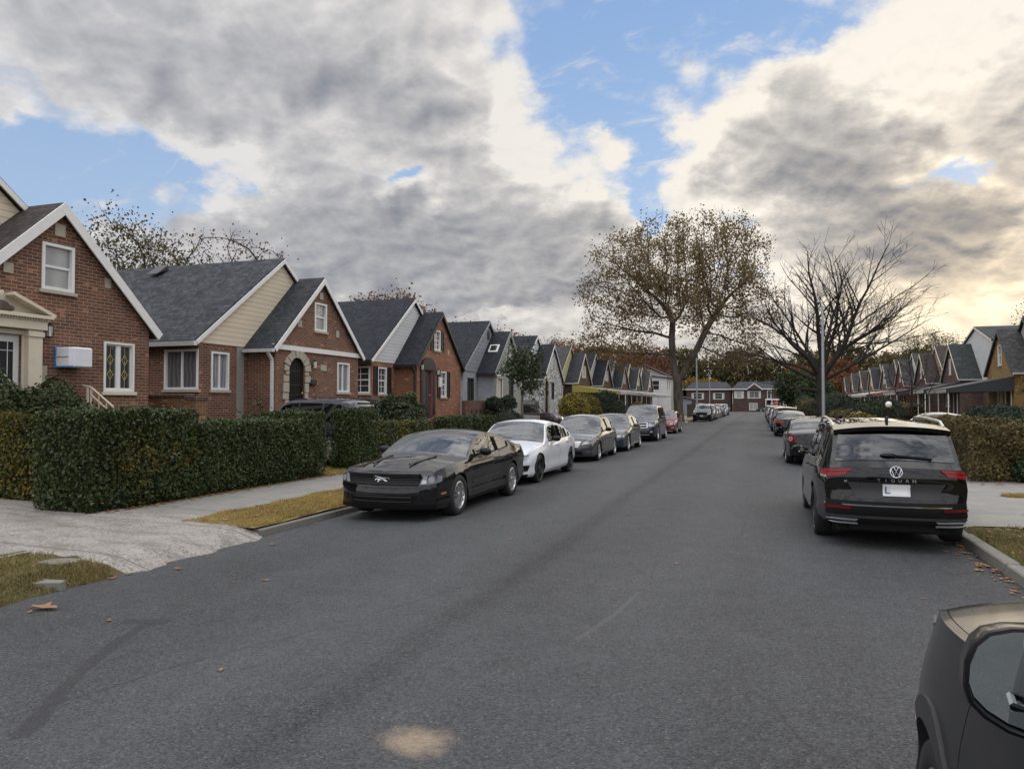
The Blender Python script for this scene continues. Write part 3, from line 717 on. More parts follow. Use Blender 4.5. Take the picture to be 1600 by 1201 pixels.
def leaf_mesh(name, P, size, mat, seed, flat=True):
    """fallen leaves: five-cornered curled blades lying on the ground"""
    r = np.random.default_rng(seed); n = len(P); V = []; F = []
    shape = np.array([(-1, 0), (-.55, .32), (-.15, .28), (.1, .62), (.35, .3), (1, 0), (.35, -.3), (.1, -.62), (-.15, -.28), (-.55, -.32)])
    for i, (x, y, z) in enumerate(P):
        s = size * r.uniform(.6, 1.4); a = r.uniform(0, 6.28); c, sn = math.cos(a), math.sin(a); cu = r.uniform(.1, .5)
        tx, ty = r.normal(0, .15, 2)
        o = len(V)
        for u, w in shape:
            u *= s; w *= s
            V.append((x + u * c - w * sn, y + u * sn + w * c, z + .006 + cu * abs(w) * .8 + cu * (u * u / s) * .4 + abs(tx * u + ty * w)))
        F.append(tuple(range(o, o + 10)))
    me = bpy.data.meshes.new(name); me.from_pydata(V, [], F); me.materials.append(MATS[mat])
    o = bpy.data.objects.new(name, me); COL.objects.link(o)
    return o
r = np.random.default_rng(5); P = []
for _ in range(150):
    y = r.uniform(4.0, 60); x = XL + .05 + abs(r.normal(0, .25)); P.append((x, y, road_z(x)))
for _ in range(90):
    y = r.uniform(7, 12); x = XR - abs(r.normal(0, .12)); P.append((x, y, road_z(x)))
for _ in range(120):
    y = r.uniform(7, 12); x = r.uniform(2.75, 3.9); P.append((x, y, ZRr(x, y) + .02))
for _ in range(130):
    y = r.uniform(8.8, 15); x = r.uniform(-8.0, -6.95); P.append((x, y, ZL(x, y) + .03))
for _ in range(160):
    y = r.uniform(8.8, 16); x = -9.62 + r.normal(0, .07); P.append((x, y, ZL(x, y) + .008))
for _ in range(110):
    y = r.uniform(17.6, 19.2); x = r.uniform(3.4, 5.2); P.append((x, y, ZRr(x, y) + .015))
for _ in range(500):
    y = r.uniform(58, 90); x = XL + .2 + abs(r.normal(0, .9)); P.append((x, y, road_z(min(x, XR))))
leaf_mesh('fallen_leaves', P, 0.045, 'fallen', 9)['kind'] = 'stuff'
P = []
for _ in range(55):
    x = r.uniform(-6, 2.2); y = r.uniform(3.2, 40); P.append((x, y, road_z(x)))
leaf_mesh('fallen_leaves', P, 0.028, 'fallen', 10)['kind'] = 'stuff'
for (x, y, s, l) in [(-6.2, 5.05, .11, 'big curled brown leaf on the asphalt beside the left grass verge'),
                     (-6.15, 8.3, .085, 'brown leaf lying on the asphalt near the driveway lip'),
                     (-4.9, 6.5, .06, 'small brown leaf lying alone on the left half of the road')]:
    tag(leaf_mesh('fallen_leaf', [(x, y, road_z(x))], s, 'fallen', int(s * 1000)), l, 'leaf')
# pale stones by the left verge
for (x, y, s, l) in [(-6.9, 5.65, (.20, .11, .05), 'broken pale kerb stone at the edge of the near left verge'), (-7.35, 6.15, (.28, .17, .04), 'flat pale concrete lump in the grass beside the driveway')]:
    m = MB(); rr = random.Random(int(x * 100)); n = 9
    lo = [(s[0] * math.cos(6.283 * k / n) * rr.uniform(.7, 1.15), s[1] * math.sin(6.283 * k / n) * rr.uniform(.65, 1.2)) for k in range(n)]
    v = [(a * 1.05, b * 1.05, -.08) for a, b in lo] + [(a, b, s[2] * rr.uniform(.25, .7)) for a, b in lo] + [(a * .6 + rr.uniform(-.02, .02), b * .6, s[2] * rr.uniform(.5, .9)) for a, b in lo] + [(0, 0, s[2] * .7)]
    m.add(v, [(r_ * n + k, r_ * n + (k + 1) % n, (r_ + 1) * n + (k + 1) % n, (r_ + 1) * n + k) for r_ in range(2) for k in range(n)] + [(2 * n + k, 2 * n + (k + 1) % n, 3 * n) for k in range(n)])
    o = m.build('kerb_stone', 'kerb_stone'); o.location = (x, y, VZ(x, y) - .004); o.rotation_euler = (0, 0, .5); tag(o, l, 'stone')

# ------------------------------------------------------------------ houses
mat_pane('pane_dim', (0.05, 0.05, 0.055), (0.20, 0.205, 0.21), 7.0, 0.7)
def clip_top(poly, a, ta, b, tb):
    """keep the part of a 2-D polygon below the line (a,ta)-(b,tb)"""
    f = lambda p: p[1] - (ta + (tb - ta) * (p[0] - a) / (b - a))
    out = []
    for i, p in enumerate(poly):
        q = poly[(i + 1) % len(poly)]; fp, fq = f(p), f(q)
        if fp <= 1e-6: out.append(p)
        if (fp < -1e-6 and fq > 1e-6) or (fp > 1e-6 and fq < -1e-6):
            t = fp / (fp - fq); out.append((p[0] + (q[0] - p[0]) * t, p[1] + (q[1] - p[1]) * t))
    return out
def wall_faces(m, P, tops, z0, holes, depth=0.10, mi=0):
    """tops: [(a, ztop)...] outline; holes: [(a0,a1,z0,z1)]; P(a, d, z) -> point"""
    A = sorted(set([t[0] for t in tops] + [h[0] for h in holes] + [h[1] for h in holes]))
    A = [a for a in A if tops[0][0] <= a <= tops[-1][0]]
    Zs = sorted(set([z0, max(t[1] for t in tops)] + [h[2] for h in holes] + [h[3] for h in holes]))
    tz = lambda a: float(np.interp(a, [t[0] for t in tops], [t[1] for t in tops]))
    for a, b in zip(A[:-1], A[1:]):
        for c, d in zip(Zs[:-1], Zs[1:]):
            ma, mz = (a + b) / 2, (c + d) / 2
            if any(h[0] < ma < h[1] and h[2] < mz < h[3] for h in holes): continue
            pl = clip_top([(a, c), (b, c), (b, d), (a, d)], a, tz(a + 1e-5), b, tz(b - 1e-5))
            if len(pl) >= 3: m.add([P(u, 0, w) for u, w in pl], [tuple(range(len(pl)))], mi)
    for (a, b, c, d) in holes:
        for (p, q) in (((a, c), (b, c)), ((b, c), (b, d)), ((b, d), (a, d)), ((a, d), (a, c))):
            m.add([P(p[0], 0, p[1]), P(q[0], 0, q[1]), P(q[0], -depth, q[1]), P(p[0], -depth, p[1])], [(0, 1, 2, 3)], mi)

def window(root, P, a0, a1, z0, z1, style='double', trim='trim_white', pane='pane_dark', sill='stone_pale', shutter=None, label=None, fw=0.075):
    m = MB()
    def bx(b0, b1, c0, c1, d0, d1):
        m.add([P(a, d, z) for z in (c0, c1) for d in (d0, d1) for a in (b0, b1)], [(0, 2, 3, 1), (4, 5, 7, 6), (0, 1, 5, 4), (2, 6, 7, 3), (0, 4, 6, 2), (1, 3, 7, 5)])
    e = .004
    bx(a0 + e, a0 + fw, z0 + e, z1 - e, -.09, .022); bx(a1 - fw, a1 - e, z0 + e, z1 - e, -.09, .022)
    bx(a0 + fw, a1 - fw, z0 + e, z0 + fw * .9, -.09, .020); bx(a0 + fw, a1 - fw, z1 - fw * .9, z1 - e, -.09, .020)
    zi0, zi1, ai0, ai1 = z0 + fw * .9, z1 - fw * .9, a0 + fw, a1 - fw
    zm, am = (zi0 + zi1) / 2, (ai0 + ai1) / 2
    if style in ('double', 'grid'):
        bx(ai0, ai1, zm - .025, zm + .025, -.075, -.02)
        for s in (ai0, ai1 - .03): bx(s, s + .03, zi0, zm - .025, -.07, -.025)
        if style == 'grid':
            bx(am - .011, am + .011, zi0 + .001, zm - .026, -.066, -.035); bx(am - .011, am + .011, zm + .026, zi1 - .001, -.066, -.035)
            for zz in ((zi0 + zm) / 2, (zi1 + zm) / 2): bx(ai0 + .031, am - .012, zz - .011, zz + .011, -.066, -.035); bx(am + .012, ai1 - .031, zz - .011, zz + .011, -.066, -.035)
    elif style in ('slider', 'casement'):
        bx(am - .032, am + .032, zi0, zi1, -.075, -.015)
        if style == 'casement':
            for s in (ai0, am - .062, am + .032, ai1 - .03): bx(s, s + .03, zi0 + .03, zi1 - .03, -.07, -.02)
            bx(ai0, am - .033, zi0, zi0 + .03, -.07, -.02); bx(am + .033, ai1, zi0, zi0 + .03, -.07, -.02)
            bx(ai0, am - .033, zi1 - .03, zi1, -.07, -.02); bx(am + .033, ai1, zi1 - .03, zi1, -.07, -.02)
    w = m.build('window', trim, root, bevel=0.004)
    if label: w['label'] = label
    g = MB(); g.add([P(ai0 - .01, -.055, zi0 - .01), P(ai1 + .01, -.055, zi0 - .01), P(ai1 + .01, -.055, zi1 + .01), P(ai0 - .01, -.055, zi1 + .01)], [(0, 1, 2, 3)])
    g.build('pane', pane, w)
    if style == 'casement':       # leaded glass: gold diamonds on the panes
        l = MB()
        for c0, c1 in ((ai0 + .03, am - .062), (am + .062, ai1 - .03)):
            cm = (c0 + c1) / 2
            for t in (.33, .66):
                zc = zi0 + (zi1 - zi0) * t; rr, rz = (c1 - c0) * .28, .12
                for k in range(4):
                    p = [(cm, zc + rz), (cm + rr, zc), (cm, zc - rz), (cm - rr, zc)]
                    l.tube([P(*((p[k][0], -.05, p[k][1]))), P(p[(k + 1) % 4][0], -.05, p[(k + 1) % 4][1])], .006, 4)
                l.tube([P(c0, -.05, zc), P(cm - rr, -.05, zc)], .005, 4); l.tube([P(cm + rr, -.05, zc), P(c1, -.05, zc)], .005, 4)
            l.tube([P(cm, -.05, zi0 + .03), P(cm, -.05, zi1 - .03)], .005, 4)
        l.build('leading', 'gold_lead', w)
    if sill:
        m = MB()
        m.add([P(a, d, z) for z in (z0 - .075, z0) for d in (-.05, .055) for a in (a0 - .05, a1 + .05)], [(0, 2, 3, 1), (4, 5, 7, 6), (0, 1, 5, 4), (2, 6, 7, 3), (0, 4, 6, 2), (1, 3, 7, 5)])
        m.build('sill', sill, w, bevel=0.006)
    if shutter:
        for s0, s1 in ((a0 - .36, a0 - .03), (a1 + .03, a1 + .36)):
            m = MB()
            def sb(b0, b1, c0, c1, d1): m.add([P(a, d, z) for z in (c0, c1) for d in (.004, d1) for a in (b0, b1)], [(0, 2, 3, 1), (4, 5, 7, 6), (0, 1, 5, 4), (2, 6, 7, 3), (0, 4, 6, 2), (1, 3, 7, 5)])
            sb(s0, s0 + .05, z0 - .02, z1 + .02, .045); sb(s1 - .05, s1, z0 - .02, z1 + .02, .045)
            for zz in (z0 - .02, (z0 + z1) / 2 - .03, z1 - .04): sb(s0 + .05, s1 - .05, zz, zz + .06, .043)
            zz = z0 + .05
            while zz < z1 - .05: sb(s0 + .05, s1 - .05, zz, zz + .03, .03); zz += .05
            m.build('shutter', shutter, w)
    return w

def arch_pts(c, zs, r, n=10, pk=1.0):
    return [(c + r * math.cos(math.pi * k / n), zs + r * pk * math.sin(math.pi * k / n)) for k in range(n + 1)]
def door(root, P, a0, a1, z0, z1, style='arch', frame='stone_pale', leaf='iron'):
    m = MB(); am = (a0 + a1) / 2; r = (a1 - a0) / 2
    def bx(mm, b0, b1, c0, c1, d0, d1): mm.add([P(a, d, z) for z in (c0, c1) for d in (d0, d1) for a in (b0, b1)], [(0, 2, 3, 1), (4, 5, 7, 6), (0, 1, 5, 4), (2, 6, 7, 3), (0, 4, 6, 2), (1, 3, 7, 5)])
    d = MB()
    bx(d, a0 + .004, a1 - .004, z0 + .004, z1 - .004, -.095, -.06)
    if style == 'arch':
        zs = z1 - r
        # iron security grille over the leaf
        for k in range(9):
            a = a0 + .04 + (a1 - a0 - .08) * k / 8; top = zs + math.sqrt(max(0, (r - .02) ** 2 - (a - am) ** 2))
            d.beam(P(a, -.045, z0 + .02), P(a, -.045, top), .014, .014)
        for zz in (z0 + .35, z0 + .95, z0 + 1.25, zs): bx(d, a0 + .01, a1 - .01, zz, zz + .035, -.058, -.036)
    else:
        for (b0, b1) in ((a0 + .09, am - .03), (am + .03, a1 - .09)):
            for (c0, c1) in ((z0 + .15, z0 + .75), (z0 + .95, z1 - .25)): bx(d, b0, b1, c0, c1, -.06, -.048)
    dd = d.build('door', leaf, root)
    h = MB(); h.blob(P(a1 - .09, -.02, z0 + 1.02), (.035, .035, .035), 0, 8, 6); h.build('handle', 'brass', dd)
    if style == 'arch':
        gl = MB(); gl.add([P(a0 + .08, -.056, z0 + 1.32), P(a1 - .08, -.056, z0 + 1.32), P(a1 - .08, -.056, z1 - .35), P(a0 + .08, -.056, z1 - .35)], [(0, 1, 2, 3)]); gl.build('pane', 'pane_black', dd)
        # ring of rough stones round the arch
        s = MB(); zs = z1 - r; rr = random.Random(int(a0 * 100))
        def stone(ps):
            k = rr.uniform(.035, .06); n = len(ps)
            v = [P(a, 0.002, z) for a, z in ps] + [P(a, k, z) for a, z in ps]
            s.add(v, [tuple(range(n))[::-1], tuple(range(n, 2 * n))] + [(i, (i + 1) % n, n + (i + 1) % n, n + i) for i in range(n)])
        inn = arch_pts(am, zs, r - .005, 9)
        for k in range(9):
            o0 = rr.uniform(.20, .32)
            t0, t1 = math.pi * k / 9 + .02, math.pi * (k + 1) / 9 - .02
            stone([(am + (r - .005) * math.cos(t0), zs + (r - .005) * math.sin(t0)), (am + (r + o0) * math.cos(t0), zs + (r + o0) * math.sin(t0)), (am + (r + o0) * math.cos(t1), zs + (r + o0) * math.sin(t1)), (am + (r - .005) * math.cos(t1), zs + (r - .005) * math.sin(t1))])
        zz = z0
        while zz < zs - .05:
            hgt = min(rr.uniform(.2, .38), zs - zz)
            for sgn, e in ((-1, a0), (1, a1)):
                o0 = rr.uniform(.14, .30)
                stone([(e - sgn * .005, zz + .01), (e + sgn * o0, zz + .01), (e + sgn * o0, zz + hgt - .01), (e - sgn * .005, zz + hgt - .01)])
            zz += hgt
        s.build('stone_surround', frame, root, bevel=.01)
    else:
        s = MB(); bx(s, a0 - .09, a0, z0, z1, -.02, .04); bx(s, a1, a1 + .09, z0, z1, -.02, .04); bx(s, a0 - .09, a1 + .09, z1, z1 + .1, -.02, .05)
        s.build('door_frame', frame, root, bevel=.006)
    return dd
def wall_lamp(root, P, a, z):
    m = MB(); x = P(a, .11, z)
    m.beam(P(a, .0, z - .02), P(a, .11, z + .10), .02, .02)
    m.lathe([(.012, .20), (.07, .13), (.075, .125)], 6, 0, 'z', x); m.lathe([(.05, -.09), (.02, -.13), (.001, -.13)], 6, 0, 'z', x)
    for k in range(6):
        t = k * math.pi / 3; m.tube([(x[0] + .055 * math.cos(t), x[1] + .055 * math.sin(t), x[2] - .1), (x[0] + .07 * math.cos(t), x[1] + .07 * math.sin(t), x[2] + .13)], .005, 4)
    o = m.build('wall_lamp', 'iron', root)
    g = MB(); g.lathe([(.001, -.09), (.045, -.09), (.06, .12), (.001, .12)], 6, 0, 'z', x, False); g.build('lamp_glass', 'lamp_glass', o)

def railing(root, pts, h=0.85, step=.13, mat='iron', rad=.010, name='railing', solid=False):
    m = MB()
    for (a, b) in zip(pts[:-1], pts[1:]):
        a, b = Vector(a), Vector(b); L = (b - a).length; n = max(1, int(L / step))
        up = Vector((0, 0, h))
        m.tube([a + up, b + up], rad * 1.8, 6); m.tube([a + Vector((0, 0, .08)), b + Vector((0, 0, .08))], rad * 1.3, 6)
        for k in range(n + 1):
            p = a.lerp(b, k / n); m.tube([p + Vector((0, 0, 0 if k in (0, n) else .08)), p + up], rad * (1.7 if k in (0, n) else 1), 5)
    return m.build(name, mat, root)

def house(X0, sx, Y0, label, o):
    root = thing('brick_house', label, 'house', (X0, Y0, 0), 0, 'gabled houses along the street')
    g = lambda k, d=None: o.get(k, d)
    det = g('detail', 2)
    sb = g('setback', 1.0); D = g('depth', 8.5); mv0, mv1, ma = g('main', (-4.5, 2.9, -0.8)); ez, az = g('mainz', (3.62, 6.40)); wh, wez, waz = g('wing', (2.40, 3.56, 5.82))
    Pw = lambda a, d, z: (sx * d, a, z)
    Pm = lambda a, d, z: (sx * (d - sb), a, z)
    Ps = lambda u, d, z: (sx * u, mv0 - d, z)
    Pws = lambda u, d, z: (sx * u, -wh - d, z)
    wall, wwall = g('wall', 'brick_dark'), g('wingwall', g('wall', 'brick_dark'))
    wins = g('windows', []); doors = g('doors', [])
    hol = {k: [w[1:5] for w in wins if w[0] == k] + [d[1:5] for d in doors if d[0] == k] for k in ('wing', 'main', 'side', 'wside')}
    # main block
    m = MB()
    wall_faces(m, Pm, [(mv0, ez), (mv1, ez)], -.1, hol['main']); wall_faces(m, Ps, [(-D, ez), (-sb, ez)], -.1, hol['side'])
    m.add([(sx * -sb, mv1, -.1), (sx * -D, mv1, -.1), (sx * -D, mv1, ez), (sx * -sb, mv1, ez)], [(0, 1, 2, 3)])
    m.add([(sx * -D, mv0, -.1), (sx * -D, mv1, -.1), (sx * -D, mv1, ez), (sx * -D, ma, az), (sx * -D, mv0, ez)], [(0, 1, 2, 3, 4)])
    m.build('wall', wall, root)
    m = MB()
    wall_faces(m, Pw, [(-wh, wez), (0, waz), (wh, wez)], -.1, hol['wing']); wall_faces(m, Pws, [(-sb, wez), (0, wez)], -.1, hol['wside'])
    m.add([(0, wh, -.1), (sx * -sb, wh, -.1), (sx * -sb, wh, wez), (0, wh, wez)], [(0, 1, 2, 3)])
    m.build('wing_wall', wwall, root)
    m = MB(); P2 = lambda a, d, z: (sx * (d - sb + .025), a, z)
    wall_faces(m, P2, [(mv0 - .02, ez - .05), (ma, az - .03), (mv1 + .02, ez - .05)], ez - .10, [], 0)
    m.build('gable_siding', g('siding', 'siding_cream'), root)
    # roofs
    def roof(name, a, za, l, zl, r_, zr, u0, u1, mat, th=.13, ov=.28):
        m = MB()
        for (e, ze) in ((l, zl), (r_, zr)):
            dirv = (e - a, ze - za); L = math.hypot(*dirv); ex, ezz = e + dirv[0] / L * ov, ze + dirv[1] / L * ov
            nx, nz = -dirv[1] / L, dirv[0] / L
            if nz < 0: nx, nz = -nx, -nz
            q = [(a, za), (ex, ezz), (ex + nx * th, ezz + nz * th), (a, za + th / max(.3, nz))]
            m.prism([(p[0], p[1]) for p in q], sx * u0, sx * u1, 'x')
        return m.build(name, mat, root)
    rm = g('roof', 'shingle_slate'); rw = g('wingroof', rm)
    ro = roof('roof', ma, az, mv0, ez, mv1, ez, -D - .3, -sb + .13, rm)
    roof('wing_roof', 0, waz, -wh, wez, wh, wez, -sb - (.0 if az < waz + .3 else .0) + .035, .12, rw)
    trim = g('trim', 'trim_white')
    # rake boards along the gables
    def rakes(name, a, za, l, zl, r_, zr, u, mat, ov=.28, h=.17):
        m = MB()
        for e, ze in ((l, zl), (r_, zr)):
            dv = Vector((0, e - a, ze - za)); d = dv.normalized(); p0 = Vector((sx * u + (.0022 if e == r_ else 0), a, za + .045)) - d * (h * .42); p1 = Vector((sx * u + (.0022 if e == r_ else 0), e, ze + .045)) + d * ov
            m.beam(p0, p1, .035, h)
        return m.build(name, mat, root)
    rakes('rake_board', ma, az, mv0, ez, mv1, ez, -sb + .152, g('maintrim', trim), h=.11)
    rakes('rake_board', 0, waz, -wh, wez, wh, wez, .142, trim, h=g('rakeh', .135))
    # gutters and downspouts
    m = MB(); gz = ez - .20
    m.prism([(mv0 - .34, gz - .01), (mv0 - .22, gz - .01), (mv0 - .20, gz + .11), (mv0 - .37, gz + .11)], sx * (-D), sx * (-sb + .16), 'x')
    m.build('gutter', g('gutter', 'gutter_white'), root)
    m = MB(); gz = wez - .20
    m.prism([(-wh - .34, gz - .01), (-wh - .24, gz - .01), (-wh - .22, gz + .09), (-wh - .36, gz + .09)], sx * (-sb + .06), sx * .14, 'x')
    if g('spout'): m.beam((sx * -.08, -wh - .06, .2), (sx * -.08, -wh - .06, gz - .25), .09, .07); m.beam((sx * -.08, -wh - .06, gz - .25), (sx * -.08, -wh - .28, gz), .08, .07)
    m.build('downspout' if g('spout') else 'gutter', g('spout') or g('gutter', 'gutter_white'), root)
    if g('band'):
        m = MB(); m.box(*sorted((sx * .004, sx * .06)), -wh - .16, wh + .16, wez - .10, wez + .05); m.build('band_board', trim, root)
    if g('vent'):
        u, v = g('vent'); zt = az + (az - ez) / (mv0 - ma) * (ma - v) * 1.0
        zt = az - (az - ez) * abs(v - ma) / abs(mv0 - ma)
        m = MB(); m.prism([(v - .28, zt + .13), (v + .2, zt + .50), (v + .2, zt + .32)], sx * u - .22, sx * u + .22, 'x'); m.build('roof_vent', 'trim_dark', root)
    PP = {'wing': Pw, 'main': Pm, 'side': Ps, 'wside': Pws}
    for w in wins:
        kw = w[5] if len(w) > 5 else {}
        window(root, PP[w[0]], *w[1:5], **kw)
    for d in doors:
        kw = d[5] if len(d) > 5 else {}
        door(root, PP[d[0]], *d[1:5], **kw)
    if det > 1:
        # pale stones set among the bricks of the gable
        for a, z, w, h in g('stones') or []:
            m = MB(); m.box(*sorted((sx * .002, sx * .022)), a - w / 2, a + w / 2, z - h / 2, z + h / 2); m.build('wall_stone', 'stone_pale', root)
    for (a, z) in g('lamps', []): wall_lamp(root, Pw, a, z)
    if g('stoop'):
        a0, a1, z, u1 = g('stoop'); sm = g('stoopmat', 'brick_dark')
        m = MB(); m.box(*sorted((sx * .01, sx * u1)), a0, a1, -.1, z)
        for k in range(5): m.box(*sorted((sx * u1, sx * (u1 + .28 * (k + 1) - .003 * k))), a0 + .25 + .002 * k, min(a1, a0 + 1.5) - .002 * k, -.1, z - .19 * (k + 1))
        m.build('stoop', sm, root)
        if g('rail', True): railing(root, [(sx * u1 - sx * .06, min(a1, a0 + 1.55), z), (sx * u1 - sx * .06, a1 - .06, z), (sx * .08, a1 - .06, z)])
    if g('awning'):
        am = g('awning'); a0, a1, u1, zt, zb = g('awn', (-2.6, 2.6, 2.7, 3.15, 2.72))
        m = MB()
        m.slab([(sx * .03, a0, zt), (sx * u1, a0, zb), (sx * u1, a1, zb), (sx * .03, a1, zt)], .05)
        o2 = m.build('awning', am, root)
        m = MB(); n = 16
        for k in range(n):       # scalloped valance
            b0, b1 = a0 + (a1 - a0) * k / n, a0 + (a1 - a0) * (k + 1) / n
            m.add([(sx * (u1 + .004), b0, zb - .03), (sx * (u1 + .004), b1, zb - .03), (sx * (u1 + .004), b1, zb - .20), (sx * (u1 + .004), (b0 + b1) / 2, zb - .25), (sx * (u1 + .004), b0, zb - .20)], [(0, 1, 2, 3, 4)])
        for e in (a0, a1):
            m.add([(sx * .03, e, zt - .06), (sx * u1, e, zb - .06), (sx * u1, e, zb - .22), (sx * .03, e, zb - .16)], [(0, 1, 2, 3)], 1)
        m.build('valance', [g('valance', am), am], o2)
        for a in (a0 + .1, (a0 + a1) / 2, a1 - .1):
            m = MB(); m.tube([(sx * (u1 - .12), a, 0), (sx * (u1 - .12), a, zb - .06)], .03, 6); m.build('awning_post', g('post', 'trim_white'), o2)
    return root

LHX, LW = -13.8, 9.65
W2 = dict(style='double')
def std(shutter=None, trim='trim_white', pane='pane_dark', gstyle='double'):
    return [('wing', 1.0, 1.8, 2.2, 3.24, dict(style='grid' if shutter else 'slider', trim=trim, pane='pane_curtain' if not shutter else pane, shutter=shutter)),
            ('wing', -.38, .34, 4.2, 5.14, dict(style=gstyle, trim=trim, pane='pane_blind', shutter=shutter)),
            ('main', -4.0, -3.24, 2.2, 3.31, dict(style='grid' if shutter else 'slider', trim=trim, pane='pane_curtain')),
            ('side', -2.18, -.98, 2.2, 3.34, dict(style='grid' if shutter else 'slider', trim=trim, pane='pane_dim'))]
# first house: pedimented door, covered window unit, leaded windows
h1 = house(LHX, 1, 11.45, 'dark brick house with a white pedimented doorway, nearest on the left', dict(
    wall='brick_dark', roof='shingle_brown', siding='siding_cream', rakeh=.19, gutter='gutter_white',
    windows=[('wing', 1.12, 1.97, 2.08, 3.20, dict(style='casement', pane='pane_dark', sill='trim_cream', label='white casement window with gold diamond leading', fw=.06)),
             ('wing', -.40, .36, 4.15, 5.12, dict(style='double', pane='pane_blind'))],
    doors=[('wing', -1.75, -.80, 1.15, 3.17, dict(style='panel', leaf='trim_white', frame='trim_cream'))],
    lamps=[(-.28, 3.27)], stones=[(-.0, 5.42, .24, .26), (-1.1, 4.45, .2, .2), (1.2, 4.5, .16, .22), (-.35, 3.42, .30, .46), (-.38, 2.42, .26, .34)]))
m = MB()
for s in (-1, 1):
    c = -1.275 + s * .66
    m.box(.004, .16, c - .15, c + .15, 1.05, 3.28); m.box(.003, .20, c - .18, c + .18, 1.05, 1.30); m.box(.0035, .19, c - .17, c + .17, 3.14, 3.24)
m.box(.002, .21, -2.14, -.40, 3.28, 3.50); m.box(.002, .29, -2.22, -.32, 3.50, 3.57)
k = 0
while k < 30: m.box(.21, .245, -2.12 + k * .058, -2.12 + k * .058 + .034, 3.455, 3.499); k += 1
for s in (-1, 1):
    m.beam((.14, -1.275 + s * 1.0, 3.57), (.14, -1.275 + s * .10, 3.93), .29, .07)
m.add([(.05, -2.18, 3.57), (.05, -.37, 3.57), (.05, -1.275, 3.95)], [(0, 1, 2)])
o = m.build('door_surround', 'trim_cream', h1, bevel=.006); o['label'] = 'cream doorway surround with pilasters and triangular pediment'
m = MB(); m.blob((.08, -1.275, 3.70), (.05, .16, .10)); m.blob((.08, -1.42, 3.66), (.04, .12, .06)); m.blob((.08, -1.13, 3.66), (.04, .12, .06)); m.build('carved_crest', 'bark_birch', o)
m = MB()     # leaded glass of the white door: panes and a fan
m.add([(-.046, -1.62, 1.95), (-.046, -.93, 1.95), (-.046, -.93, 3.02), (-.046, -1.62, 3.02)], [(0, 1, 2, 3)])
dp = m.build('pane', 'pane_black', [c for c in h1.children if c.name.startswith('door') and 'surround' not in c.name and 'frame' not in c.name][0])
m = MB()
for a in (-1.5, -1.275, -1.05): m.tube([(-.04, a, 1.95), (-.04, a, 3.02)], .008, 4)
m.tube([(-.04, -1.62, 2.85), (-.04, -.93, 2.85)], .008, 4)
for r in (.14, .24, .34): m.tube([(-.04, -1.275 + r * math.cos(t * math.pi / 10), 2.0 + r * 1.3 * math.sin(t * math.pi / 10)) for t in range(11)], .012, 4)
m.build('leading', 'trim_white', dp.parent)
# cloth-wrapped air conditioner on the first house
ac = thing('air_conditioner', 'window unit wrapped in white cloth and blue tarp on the brick wall', 'air conditioner', (LHX, 11.45, 0))
m = MB(); m.box(.03, .40, -.07, .46, 2.58, 2.97); m.build('casing', 'cloth_white', ac, bevel=.015)
m = MB(); m.box(.05, .425, .02, .48, 2.565, 2.985); m.build('cloth_cover', 'cloth_white', ac, bevel=.03)
m = MB(); m.box(.004, .03, -.085, .47, 2.555, 2.99); m.box(.03, .38, -.06, .45, 2.562, 2.579); m.build('tarp_edge', 'tarp_blue', ac)
m = MB(); m.box(.06, .38, -.078, -.071, 2.77, 2.785); m.build('cover_seam', 'steel_galv', ac)
# white stair rail of the first house
sr = thing('stair_railing', 'white sloping metal stair railing by the first brick house', 'railing', (-13.1, 12.0, 0))
m = MB()
m.tube([(-.62, 0, 2.20), (-.40, 0, 2.16), (1.1, 0, 1.15)], .022, 8); m.tube([(-.40, 0, 2.0), (1.1, 0, .98)], .018, 8)
for k in range(8):
    t = k / 7; x = -.40 + 1.5 * t; m.tube([(x, 0, .1), (x, 0, 2.14 - 1.0 * t)], .014 if 0 < k < 7 else .024, 6)
m.tube([(-.5, 0, .2), (-.5, 0, 2.16)], .026, 6)
m.build('rail', 'trim_cream', sr)
m = MB()
for k in range(5): m.box(-.65, -.2 + .3 * k, -1.4 - .002 * k, -.08 + .002 * k, -.1, 1.12 - .2 * k)
m.build('steps', 'concrete_walk', sr)

h2 = house(LHX, 1, 11.45 + LW, 'dark brick house with grey shingles, arched stone doorway and cream gable', dict(
    wall='brick_dark', roof='shingle_slate', wingroof='shingle_charcoal', siding='siding_cream', band=True, spout='gutter_white', vent=(-5.6, -1.25),
    windows=std(), doors=[('wing', -1.78, -.92, 1.12, 3.25, dict(style='arch'))], lamps=[(-.48, 3.05)], stoop=(-2.2, 2.3, 1.1, 1.3),
    stones=[(0.0, 5.38, .2, .24), (-1.2, 4.35, .22, .22), (1.0, 4.2, .18, .24), (.15, 3.0, .34, .2)]))
m = MB(); m.box(.004, .10, -.66, -.34, 2.42, 2.60); m.build('mailbox', 'trim_black', h2, bevel=.02)
# grey cement patch up the corner joint of the second house
m = MB(); m.box(-.995, -.985, -2.92, -2.60, .2, 3.5); m.build('cement_patch', 'concrete_apron', h2)
# tan brick porch wall beside the second house
pw = thing('brick_wall', 'low tan brick porch wall with stone cap beside the second house', 'wall', (-13.7, 15.5, 0))
m = MB(); m.box(-3.3, -.34, -.12, .12, -.1, 1.98); m.box(-.34, 0, -.18, .18, -.1, 1.90)
m.build('wall', 'brick_tan', pw)
m = MB(); m.box(-3.32, -.345, -.15, .15, 1.98, 2.06); m.box(-.37, .03, -.21, .21, 1.90, 2.02); m.build('coping', 'brick_plum', pw, bevel=.01)
for a in (-.75, -.55): m = MB(); m.box(a, a + .07, -.125, .0, 1.3, 1.6); m.build('slot', 'trim_black', pw)

